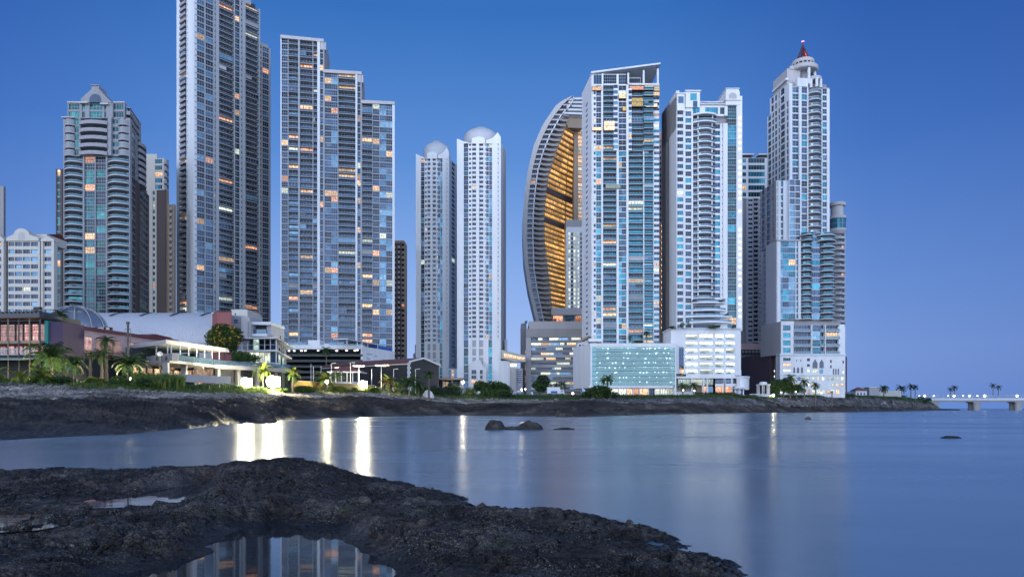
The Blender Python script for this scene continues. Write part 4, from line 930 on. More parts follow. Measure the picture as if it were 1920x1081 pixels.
# ---------------- teal balcony tower with the slanted roof
MT['lpale'] = lit('bright_lit_room', (.85, .60, .36), (1.0, .92, .74), 1.7, line=.07)
MT['lyel'] = lit('yellow_lit_room', (.80, .55, .10), (1.0, .88, .40), 1.5)
def tower_slant():
    Y0 = 358; T = Tower('slanted_roof_tower', at(1165, Y0, 645), 'teal and white balcony tower with a big slanted roof, beside the sail', 'tower'); z = lambda p: Z(p, Y0)
    FL_, F0 = Face((1091, 380), (1109, Y0)), Face((1109, Y0), (1237, Y0)); a = F0.a
    St = dict(S('white', ('gteal', 'gteal', 'gblue', 'gdteal'), .085, lit=((.45, 'lwarm'), (.25, 'lorange'), (.3, 'lwhite')), rail='railt', slab='slab'), enc=.12); zb = z(648); zt = z(160); fh = M2(10.4, Y0)
    mass(T, [P(1109, Y0), P(1236, Y0), (X(1236, Y0), Y0 + 26), P(1093, 382)], zb, zt, MT['dark'], 'core', 1.55)
    wl = T.mb('wall'); 
    # left flank: white with slit windows, stepping back
    facade(T, FL_, [(1091,), (1098, 'p', dict(d=0)), (1102, 'w', dict(s=.34, h=.3, nu=1, g='gdark', lp=0, rec=.15)), (1109, 'p', dict(d=0))], zb, z(175), fh, dict(St), D=1.2)
    FL_.vpoly(wl, [(0, z(176)), (0, Z(176, 380)), (FL_.L, z(137)), (FL_.L, z(176))], -1.2, 0, MT['white'])
    zr = z(283)
    w1 = dict(s=.36, h=.12, nu=2, g=('gblue', 'gdark', 'gblue', 'gteal')); t1 = dict(s=.08, nu=2, nv=2, g=('gteal', 'gteal', 'gdteal', 'gsky'))
    facade(T, F0, [(1109,), (1110, 'p', {}), (1117, 'w', w1), (1118, 'p', {}), (1127, 'g', t1), (1130.5, 'p', dict(d=.7)), (1156, 'b', dict(proj=.35, rh=.24, g=('gdteal', 'gblue', 'gdark'))), (1160, 'p', dict(d=.4, z1=zr)), (1166, 'g', dict(t1, lp=.06)), (1174, 'g', dict(t1, g=('gblue', 'gdark', 'gteal'), lp=.06)), (1178, 'p', dict(d=.8)),
                   (1206, 'b', dict(proj=.45, rh=.24, g=('gdteal', 'gdark', 'gteal'))), (1208, 'p', {}), (1225, 'b', dict(proj=.3, rh=.42, g=('gteal', 'gsky'))), (1226, 'p', {}), (1236, 'w', dict(w1, g=('gblue', 'gdark', 'gteal')))], zb, zr, fh, St)
    facade(T, F0, [(1109,), (1110, 'p', {}), (1117, 'w', w1), (1118, 'p', {}), (1127, 'g', dict(t1, g=('gblue', 'gdark'))), (1130.5, 'p', dict(d=.7)), (1150, 'b', dict(proj=.2, rh=.28, g=('gdark', 'gblue'), lp=.1)), (1158, 'g', dict(d=.9, s=.3, g=('gblue', 'gsky'), wall='white')), (1160, 'p', {}), (1174, 'g', dict(g=('gdark', 'gblue'), nu=2, nv=2, lp=.08)), (1178, 'p', dict(d=.8)),
                   (1184, 'g', dict(d=1.0, s=.3, g=('gblue', 'gsky'))), (1206, 'b', dict(proj=.2, rh=.26, g=('gdark', 'gblue', 'gdteal'), lp=.14)), (1225, 'b', dict(proj=1.3, rh=.4, g=('gteal', 'gdark'))), (1236, 'w', dict(w1, g=('gblue', 'gteal', 'gdark'), lp=.2))], zr, zt, fh, St)
    for p0, p1, y0, y1, mm in ((1110, 1128, 171, 164, 'lwarm'), (1180, 1206, 170, 163, 'lorange'), (1208, 1225, 170, 162, 'lpale'), (1226, 1236, 172, 164, 'lpale'), (1160, 1173, 186, 179, 'lpale'), (1184, 1205, 201, 185, 'lyel'), (1209, 1236, 181, 174, 'lpale'), (1210, 1232, 202, 196, 'lpale'), (1132, 1152, 246, 228, 'lpale'), (1110, 1128, 246, 240, 'lpale'), (1135, 1163, 354, 347, 'lgreen'), (1167, 1173, 209, 201, 'lyel')):
        mb = MB(); fm = MB(); F0.pane(mb, a(p0), a(p1), .95, z(y0), z(y1), MT[mm], max(2, int((p1 - p0) / 3)), 2); F0.box(wl, a(p0) - .1, a(p1) + .1, -1.5, .9, z(y0) - .1, z(y1) + .1, MT['dark']); T.add('window', mb, 90)
    # penthouse storeys under the slanted roof
    zz = z
    facade(T, F0, [(1109,), (1110, 'p', {}), (1118, 'g', dict(g='gblue')), (1128, 'g', dict(g='gblue')), (1131, 'p', dict(d=.7)), (1156, 'g', dict(g=('gblue', 'gdark'), nu=6, nv=3, s=.15)), (1160, 'p', {}), (1174, 'g', dict(g='gdark', nu=4, nv=3, z1=z(139)))], z(160), z(139), M2(21, Y0), dict(St, lp=0))
    F0.box(wl, a(1178), a(1236), -1.5, .4, z(160), z(157), MT['white'])
    mb = MB(); F0.pane(mb, a(1180), a(1203), -4, z(157), z(140), MT['gdark'], 6, 2); T.add('window', mb, 9); F0.box(T.mb('core'), a(1179), a(1204), -14, -4.1, z(158), z(138), MT['lgrey'])
    for p_, pt in ((1176.5, 137), (1205.5, 132), (1232, 129)): F0.box(wl, a(p_), a(p_ + 3), -1.2, .2, z(157), z(pt), MT['white'])
    rf = MB(); F0.vpoly(rf, [(a(1108), z(139.5)), (a(1108), z(136)), (a(1237.5), z(119.5)), (a(1237.5), z(122.5))], -22, 1.2, MT['white2'])
    T.one('roof', rf)
    pr = MB()
    for k in range(14): F0.box(pr, a(1110 + k * 9.5), a(1110.5 + k * 9.5), -.6, -.5, z(136 - k * 1.2), z(134.4 - k * 1.2), MT['steel'])
    T.one('roof_railing', pr)
    # ground terrace of the tower
    tm = MB(); F0.box(tm, a(1104), a(1238), -20, 5, z(654), z(646), MT['white2']); T.one('terrace', tm)
    T.finish(100)
tower_slant()
MT['ldeck'] = lit('cool_glowing_deck_ceiling', (.28, .36, .38), (.85, .95, .92), 1.5, line=.02, nscale=.5)
def podium_glass():
    Y0 = 338; T = Tower('glass_podium', at(1187, Y0, 742), 'white podium with a wide greenish glass curtain wall full of small lights', 'building'); z = lambda p: Z(p, Y0)
    FL_, F0 = Face((1074.5, 362), (1107, Y0)), Face((1107, Y0), (1268, Y0)); a = F0.a; w = T.mb('wall')
    FL_.vpoly(w, [(0, Z(728, 362)), (0, Z(652, 362)), (FL_.L, z(643)), (FL_.L, z(727))], -3, 0, MT['white'])
    zr = z(644)
    F0.box(w, a(1107), a(1268), -24, 0, z(650), z(643), MT['white']); F0.box(w, a(1265.5), a(1268), -24, 0, z(740), z(650), MT['white']); F0.box(w, a(1107), a(1110), -3, 0, z(727), z(650), MT['white']); F0.box(w, a(1104), a(1262), -24, .4, z(727), z(722.5), MT['white'])
    F0.box(w, a(1107), a(1268), -24.5, -24, z(742), z(650), MT['lgrey'])
    sl = MB(); n = 8; ys = [650 + i * 9.06 for i in range(n + 1)]
    for y in ys[1:-1]: F0.box(sl, a(1110), a(1265), -23.9, -.7, z(y + .7), z(y - .7), MT['slabd'])
    F0.box(sl, a(1110), a(1265), -23, -6.3, z(722), z(650), MT['bgrey']); T.one('floors', sl)
    for i in range(n):                                  # deck ceilings made to glow, with lamps below, seen through the glass
        cm = MB(); zc = z(ys[i] + .75); g = F0.pt; cm.quad(g(a(1110.5), -6.2, zc), g(a(1265), -6.2, zc), g(a(1265), -.75, zc), g(a(1110.5), -.75, zc), MT['ldeck'], cuv(44, 2)); T.add('glowing_ceiling', cm, 1)
        for k in range(16):
            if random.random() < .15: continue
            px = random.uniform(1112, 1264); mb = MB(); c = F0.pt(a(px), -random.uniform(1.2, 4.5), z(ys[i] + 1.4 + random.uniform(0, 1.2)))
            s_ = random.choice((.10, .14, .2, .26)); mb.box(c[0] - s_, c[0] + s_, c[1] - .15, c[1] + .15, c[2] - s_ * .8, c[2] + s_ * .8, MT['lampw']); T.add('ceiling_light_or_added_glow', mb, 1)
    gb = MB()
    for i in range(n):
        F0.pane(gb, a(1110), a(1265.5), -.25, z(ys[i + 1] - .35), z(ys[i] + .35), MT['curtain'], 44, 1)
        F0.box(T.mb('mullions'), a(1110), a(1265.5), -.3, -.05, z(ys[i + 1] + .3), z(ys[i + 1] - .3), MT['dgrey'])
    T.one('glass_wall', gb)
    # lit lobby
    F0.box(w, a(1107), a(1265), -9, -8, z(742), z(727), MT['cream'])
    for k, (p0, p1, mm) in enumerate([(1146, 1160, 'lwhite'), (1162, 1175, 'lwhite'), (1177, 1187, 'lwarm'), (1189, 1199, 'lorange'), (1201, 1216, 'lwarm'), (1218, 1228, 'gdark'), (1230, 1238, 'lwhite'), (1240, 1253, 'lwhite'), (1254, 1264, 'lwhite')]):
        mb = MB(); F0.pane(mb, a(p0), a(p1), -2, z(740), z(728), MT[mm], 3); T.add('window', mb, 9)
        F0.box(w, a(p1), a(p1 + 1.6), -2.4, -.6, z(742), z(726.5), MT['white'])
    F0.box(w, a(1140), a(1268), -9, 1.5, z(743), z(740.3), MT['lgrey']); wbox(w, 1106, 1140, 736, 744, Y0 - 1, 10, MT['lgrey'])
    T.finish(100)
MT['curtain'] = clearglass('green_curtain_glass', (.50, .80, .84), .34, .08)
podium_glass()
def podium_links():
    Y0 = 352; T = Tower('corner_pavilion', at(1090, Y0, 652), 'small white glazed pavilion with a tilted flat roof on the glass podium corner', 'pavilion'); z = lambda p: Z(p, Y0); m = T.mb('wall')
    wbox(m, 1083, 1104, 640, 654, Y0 + 6, 8, MT['white']); wbox(m, 1104, 1128, 634, 640, Y0, 6, MT['white']); wbox(m, 1104, 1160, 644, 647, Y0 - 6, 6, MT['white2'])
    F0 = Face((1083, Y0 + 6), (1104, Y0 + 6)); 
    for p0 in (1085, 1091, 1097): mb = MB(); F0.pane(mb, F0.a(p0), F0.a(p0 + 5), .05, z(650), z(643), MT['gdark'], 2); T.add('window', mb, 1)
    rf = MB(); Fx = Face((1082, Y0 + 5), (1106, Y0 + 4)); Fx.vpoly(rf, [(Fx.a(1082), z(640)), (Fx.a(1090), z(633)), (Fx.a(1105), z(627)), (Fx.a(1105), z(629)), (Fx.a(1094), z(636))], -6, .5, MT['tan']); T.one('roof', rf); T.finish()
podium_links()
def tower_pinkstrip():
    Y0 = 400; T = Tower('pink_tower', at(1241, Y0, 640), 'thin pinkish tower edge with a column of orange lamps between two towers', 'tower'); z = lambda p: Z(p, Y0); F0 = Face((1234, Y0), (1245, Y0)); a = F0.a
    T.mb('wall').box(X(1225, Y0), X(1245, Y0), Y0, Y0 + 15, z(660), z(247), MT['pinkwall'])
    for i in range(34):
        y = 262 + i * 10.6
        mb = MB(); F0.pane(mb, a(1237.2), a(1239.6), .05, z(y + 5), z(y), MT['gdark'], 1); T.add('window', mb, .5)
        mb = MB(); c = F0.pt(a(1241.3), .2, z(y + 2)); mb.box(c[0] - .35, c[0] + .35, c[1] - .2, c[1] + .2, c[2] - .4, c[2] + .4, MT['lampy']); T.add('wall_lamp', mb, 1) if y > 420 else None
    T.finish()
tower_pinkstrip()
# ---------------- white tower with stacked round balconies
def tower_white():
    Y0 = 350; T = Tower('balcony_tower', at(1320, Y0, 620), 'white tower with round stacked balconies and a tall teal glass strip', 'tower'); z = lambda p: Z(p, Y0)
    FL_, F0 = Face((1240.5, 378), (1268, Y0)), Face((1268, Y0), (1391, Y0)); a = F0.a
    St = S('white', ('gteal', 'gblue', 'gdteal'), .02, lit=((.5, 'lwarm'), (.5, 'lwhite')), slab='white'); zb = z(620); zt = z(196); fh = M2(12.35, Y0)
    bk = (X(1391, Y0), Y0 + 26)
    mass(T, [P(1268, Y0), P(1391, Y0), bk, P(1242, 380)], zb, zt, MT['greywall'], 'core', 1.55)
    facade(T, FL_, [(1240.5,), (1250, 'p', dict(wall='lgrey', d=0)), (1254, 'p', dict(wall='greywall', d=-.4)), (1268, 'p', dict(wall='white2', d=0))], zb, Z(214, 378), fh, St)  # left face toned grey to paint in its shade; front stays white
    w = T.mb('wall'); FL_.vpoly(w, [(0, z(240)), (0, Z(216, 378)), (FL_.L, z(181)), (FL_.L, z(240))], -2, 0, MT['lgrey'])  # top of the left face, in the same painted-in shade grey
    cw = dict(s=.22, h=.08, nu=3)
    facade(T, F0, [(1268,), (1269.5, 'p', dict(d=.5)), (1280, 'g', dict(s=.30, h=.06, d=1.0, nu=3, g=('gblue', 'gdark', 'gteal'), wall='white', rec=.2)), (1285, 'p', dict(d=.3)), (1296, 'w', dict(cw, nu=3, nv=2, g=('gteal', 'gblue', 'gdark'))), (1299, 'p', dict(d=.5))], zb, z(208), fh, St)
    facade(T, F0, [(1299,), (1306, 'b', dict(proj=.3, rail='rail', g='gdark', lp=.01)), (1336, 'bc', dict(bulge=1.6, proj=.7, rh=.26, th=.16, cols=(.08, .95), g=('gdark', 'gblue'), seg=10, lp=.01)), (1341, 'bc', dict(bulge=.8, side=-1, proj=.2, g='gdark')), (1350, 'w', dict(cw, nu=2, g=('gblue', 'gteal'))), (1353, 'p', dict(d=.4)), (1355.5, 'w', dict(s=.6, h=.25, nu=1, lp=0)), (1363.5, 'p', dict(d=.7))], z(560), z(232), fh, St)
    facade(T, F0, [(1363.5,), (1380.5, 'g', dict(g=('gdteal', 'gteal', 'gdteal'), nu=4, nv=2, s=.02, h=.02, rec=.4, lp=.03)), (1382.5, 'p', dict(d=.5)), (1391, 'p', dict(d=.6))], zb, z(198), fh, St)
    for i in range(36):
        y = 222 + i * 11.6
        if y < 600 and random.random() < .8: mb = MB(); c = F0.pt(a(1386.5), .75, z(y)); mb.box(c[0] - .35, c[0] + .35, c[1] - .2, c[1] + .2, c[2] - .38, c[2] + .38, MT['lampw'] if random.random() < .7 else MT['lampy']); T.add('wall_lamp', mb, 1)
    # top storeys, turrets and pediment
    facade(T, F0, [(1299,), (1312, 'w', dict(cw, g='gteal', nu=2)), (1322, 'p', {}), (1346, 'w', dict(cw, nu=6)), (1350, 'p', {}), (1358, 'w', dict(cw, nu=2)), (1363.5, 'p', dict(d=.7))], z(218), z(200), M2(17, Y0), dict(St, lp=0))
    rb = MB(); F0.poly(rb, [(a(1299), -1.5), (a(1299), 1.2)] + [(a(1299 + 44 * t / 10), 1.2 + 2.2 * (1 - (2 * t / 10 - 1) ** 2)) for t in range(11)] + [(a(1343), -1.5)], z(218), z(215), MT['white']); T.one('canopy', rb)
    facade(T, F0, [(1299,), (1343, 'bc', dict(bulge=2.2, proj=1.0, th=.16, cols=(.2, .82), g='gdark'))], z(232), z(218), M2(14, Y0), dict(St, lp=0))
    tm = MB()
    F0.box(tm, a(1268), a(1391), -24, -.5, z(208), z(196), MT['white']); F0.box(tm, a(1313), a(1359), -24, -3, z(196), z(187), MT['white'])
    F0.box(tm, a(1313), a(1359), -24, -2.4, z(188), z(186), MT['white2']); F0.box(tm, a(1313), a(1360), -2, .5, z(196.5), z(195), MT['white2'])
    F0.box(tm, a(1285), a(1312), -12, .5, z(202), z(173), MT['white']); F0.box(tm, a(1284), a(1313.5), -12.3, 1.1, z(173), z(170.5), MT['white2'])
    F0.box(tm, a(1269), a(1283), -14, .8, z(210), z(178), MT['white']); F0.box(tm, a(1267.5), a(1284), -14.3, 1.2, z(178), z(175.5), MT['white2'])
    F0.box(tm, a(1360), a(1386), -16, .8, z(198), z(172), MT['white']); F0.box(tm, a(1361), a(1384.5), -14, .6, z(172), z(168), MT['white']); F0.box(tm, a(1358), a(1387), -16.3, 1.4, z(190), z(188), MT['white2']); F0.box(tm, a(1359.5), a(1386), -15, 1.0, z(168), z(166.5), MT['white2'])
    F0.box(tm, a(1386), a(1391), -16, .6, z(198), z(181), MT['white'])
    T.one('turrets', tm)
    for p0, p1, y0, y1, mm, d in ((1294, 1306, 189, 176, 'gteal', .56), (1299, 1307, 202, 190, 'gteal', .56), (1271, 1281, 195, 182, 'gsky', .86), (1322, 1356, 193, 189, 'gblue', -2.9)): mb = MB(); F0.pane(mb, a(p0), a(p1), d, z(y0), z(y1), MT[mm], 3); T.add('window', mb, 5)
    am = MB(); c = a(1373); r = M2(7, Y0); F0.vpoly(am, [(c - r, z(186))] + [(c - r * math.cos(t * PI / 10), z(181) + r * .8 * math.sin(t * PI / 10)) for t in range(11)] + [(c + r, z(186))], .7, 1.0, MT['lgrey']); T.one('arch_panel', am)
    # wide planted terraces at the foot
    for y, p0, p1, bl in ((566, 1297, 1359, 2.5), (580.5, 1297, 1360, 3.0), (592, 1284, 1372, 3.0), (603, 1292, 1371, 4.2)):
        mb = MB(); rb = MB(); k = 14; ar = [(a(p0 + (p1 - p0) * t / k), 1.0 + bl * (1 - (2 * t / k - 1) ** 2)) for t in range(k + 1)]
        F0.poly(mb, [(a(p0), -1.5)] + ar + [(a(p1), -1.5)], z(y + 3.5), z(y + .5), MT['white'])
        for t in range(k):
            (q0, e0), (q1, e1) = ar[t], ar[t + 1]; g = F0.pt; rb.hexa([g(q0, e0 - .1, z(y + .5)), g(q1, e1 - .1, z(y + .5)), g(q1, e1 - .2, z(y + .5)), g(q0, e0 - .2, z(y + .5)), g(q0, e0 - .1, z(y - 2.6)), g(q1, e1 - .1, z(y - 2.6)), g(q1, e1 - .2, z(y - 2.6)), g(q0, e0 - .2, z(y - 2.6))], MT['rail'])
        T.add('balcony', mb, 50, [('railing', rb)])
    facade(T, F0, [(1299,), (1306, 'b', dict(proj=0, g='gdark')), (1341, 'b', dict(proj=0, g=('gdark', 'gblue'))), (1350, 'w', cw), (1363.5, 'p', dict(d=.3))], zb, z(560), fh, St)
    T.finish(100)
tower_white()
MT['lceil'] = lit('glowing_deck_ceiling', (.72, .80, .66), (1.0, 1.0, .92), 3.6, line=.03)
def podium_parking():
    Y0 = 342; T = Tower('parking_podium', at(1325, Y0, 742), 'white open parking podium with brightly lit decks under the round balconies', 'parking'); z = lambda p: Z(p, Y0)
    F0 = Face((1258, Y0), (1389, Y0)); a = F0.a; w = T.mb('wall')
    F0.box(w, a(1258), a(1389), -22, 0, z(625), z(616), MT['white']); F0.box(w, a(1256), a(1390), -21, .6, z(617), z(614.6), MT['white2'])
    F0.box(w, a(1258), a(1389), -22, -9, z(742), z(625), MT['white'])
    F0.box(w, a(1258), a(1286), -9, 0, z(700), z(625), MT['white'])
    ys = [625 + i * 13 for i in range(7)]
    for p0, p1 in ((1308.5, 1312), (1337, 1341), (1357, 1361), (1378, 1389)): F0.box(w, a(p0), a(p1), -9, .1, z(703), z(625), MT['white'])
    for i, y in enumerate(ys):
        F0.box(w, a(1286), a(1378), -9, .25, z(y + 2.6 if i else y + 1.5), z(y - 2.4 if i else y), MT['white'])
        if i == 6: break
        for p0, p1 in ((1286, 1308.5), (1312, 1337), (1341, 1357), (1361, 1378)):
            mb = MB(); g = F0.pt; zc = z(y + 2.65); mb.quad(g(a(p0 + .2), -8.6, zc), g(a(p1 - .2), -8.6, zc), g(a(p1 - .2), -.1, zc), g(a(p0 + .2), -.1, zc), MT['lceil'], cuv(max(2, int((p1 - p0) / 5)), 2)); T.add('ceiling_light_or_added_glow', mb, 2)  # whole deck ceiling made to glow, added to brighten the interior
            if random.random() < .9:                                        # parked cars behind the parapet
                cm = MB()
                for k in range(random.randint(1, 3)):
                    c = a(p0 + 3) + random.random() * max(1, (a(p1 - 6) - a(p0 + 3))); F0.box(cm, c, c + 1.8, -6, -2.2, z(y + 10.6), z(y + 8.6), MT['dgrey']); F0.box(cm, c + .2, c + 1.6, -5, -3, z(y + 8.6), z(y + 7.4), MT['dgrey'])
                T.add('parked_cars_row', cm, 1)
            rl = MB(); F0.box(rl, a(p0), a(p1), .02, .12, z(y + 10.2), z(y + 8.6), MT['rail']); T.add('railing', rl, 1)
    F0.box(w, a(1286), a(1378), -9, .3, z(706), z(701), MT['white'])
    # glazed ground storeys
    F0.box(w, a(1268), a(1389), -9, .5, z(709), z(705), MT['white']); F0.box(w, a(1268), a(1389), -8.9, -8, z(742), z(709), MT['cream'])
    for p0, p1, y0, y1, mm in ((1272, 1296, 722, 710, 'lgreen'), (1298, 1318, 722, 710, 'lwhite'), (1320, 1338, 721, 710, 'lgreen'), (1341, 1357, 717, 711, 'gblue'), (1361, 1380, 717, 711, 'gblue'), (1317, 1325, 737, 724, 'lorange'), (1326, 1338, 737, 724, 'gsky'), (1342, 1358, 737, 724, 'lorange'), (1361, 1371, 737, 724, 'lorange'), (1273, 1282, 692, 650, 'gblue'), (1275, 1282, 700, 686, 'lwarm')):
        mb = MB(); F0.pane(mb, a(p0), a(p1), -.6 if y0 > 705 else .03, z(y0), z(y1), MT[mm], max(2, int((p1 - p0) / 4)), 1); T.add('window', mb, 5)
        if y0 > 705: F0.box(w, a(p1), a(p1 + 2.6), -2, .2, z(742), z(709), MT['white'])
    F0.box(w, a(1340), a(1389), -2, .1, z(724), z(718.5), MT['white'])
    rm = MB(); k = 16; cx = a(1397); r = M2(13, Y0); 
    F0.poly(rm, [(a(1380), -12), (a(1380), 1.5)] + [(cx + r * math.sin(t * PI / k / 1), 1.5 + r * .45 * (1 - (1 - 2 * t / k) ** 2) * 0 - (t / k) * 8) for t in range(k + 1) if False] + [(a(1384 + 26 * math.sin(t * PI / 2 / 8)), 3.0 - 9 * (1 - math.cos(t * PI / 2 / 8))) for t in range(9)] + [(a(1410), -12)], z(730), z(706), MT['white'])
    F0.poly(rm, [(a(1379), -12)] + [(a(1384 + 27 * math.sin(t * PI / 2 / 8)), 3.5 - 9 * (1 - math.cos(t * PI / 2 / 8))) for t in range(9)] + [(a(1411), -12)], z(708), z(705), MT['white2']); T.one('rounded_wing', rm)
    T.finish(100)
podium_parking()
# ---------------- grey tower between the white ones
def tower_grey():
    Y0 = 470; T = Tower('mauve_tower', at(1415, Y0, 670), 'mauve grey tower with teal bands standing back between two white towers', 'tower'); z = lambda p: Z(p, Y0); F0 = Face((1388, Y0), (1442, Y0)); a = F0.a
    St = S('bgrey', ('gblue', 'gdark', 'gdteal'), .025, slab='slabd', rail='slabd')
    mass(T, [P(1388, Y0), P(1442, Y0), (X(1442, Y0), Y0 + 22), (X(1388, Y0), Y0 + 22)], z(690), z(296), MT['bgrey'], 'core', 1.3)
    facade(T, F0, [(1388,), (1399, 'p', dict(wall='greywall', d=-.6)), (1403, 'p', {}), (1411, 'w', dict(s=.4, h=.2, nu=2)), (1413, 'p', {}), (1421.5, 'b', dict(proj=.5, rh=.3, g='gdark')), (1424, 'p', {}), (1426, 'w', dict(s=.4, h=.3, nu=1, lp=0)), (1442, 'p', {})], z(660), z(372), M2(8.7, Y0), St, D=1.3)
    facade(T, F0, [(1388,), (1392, 'p', {}), (1399, 'w', dict(g='gteal', nu=2)), (1403, 'p', {}), (1434, 'g', dict(g=('gdteal', 'gteal'), nu=6, s=.25)), (1442, 'p', {})], z(372), z(296), M2(12.5, Y0), dict(St, wall=MT['white2'], lp=.03), D=1.3)
    m = MB(); F0.box(m, a(1388), a(1413), -10, 1, z(291), z(288.5), MT['white2']); F0.box(m, a(1390), a(1408), -9, -.5, z(296), z(291), MT['dark']); F0.box(m, a(1421), a(1442), -10, 1, z(291), z(289), MT['white2']); F0.box(m, a(1424), a(1442), -9, -.5, z(296), z(291), MT['dark']); T.one('roof', m)
    m = MB(); wbox(m, 1388, 1430, 644, 655, Y0 - 3, 10, MT['pinkwall']); wbox(m, 1388, 1430, 655, 663, Y0 - 2, 10, MT['dark']); T.one('podium', m)
    for k in range(6): mb = MB(); c = F0.pt(a(1391 + k * 6.4), 2.05, z(659)); mb.tube((c[0], c[1] - .1, c[2]), (c[0], c[1] + .1, c[2]), 1.0, 1.0, MT['gblue'], 12); T.add('round_opening', mb, 1)
    T.finish(80)
tower_grey()
def maroon_box():
    Y0 = 396; T = Tower('windowless_building', at(1426, Y0, 745), 'windowless dark maroon building between the parking podium and the spire tower', 'building'); m = T.mb('wall')
    m.prism([P(1390, Y0 + 34), P(1443, Y0), P(1464, Y0 + 1), P(1464, Y0 + 40), P(1400, Y0 + 50)], Z(748, Y0), Z(661.5, Y0), MT['maroon'])
    m.prism([P(1442, Y0 - .3), P(1465, Y0 + .7), P(1465, Y0 + 3), P(1442, Y0 + 3)], Z(663.4, Y0), Z(660.6, Y0), MT['greywall'])
    F0 = Face((1443, Y0), (1464, Y0 + 1))
    for y, mm in ((674, 'dark'), (684.5, 'dark'), (695, 'lampw'), (705, 'lampw')): mb = MB(); c = F0.pt(F0.a(1453), .05, Z(y, Y0)); mb.box(c[0] - .45, c[0] + .45, c[1] - .05, c[1] + .05, c[2] - .5, c[2] + .5, MT[mm]); T.add('porthole' if mm == 'dark' else 'wall_lamp', mb, 1)
    T.finish()
maroon_box()
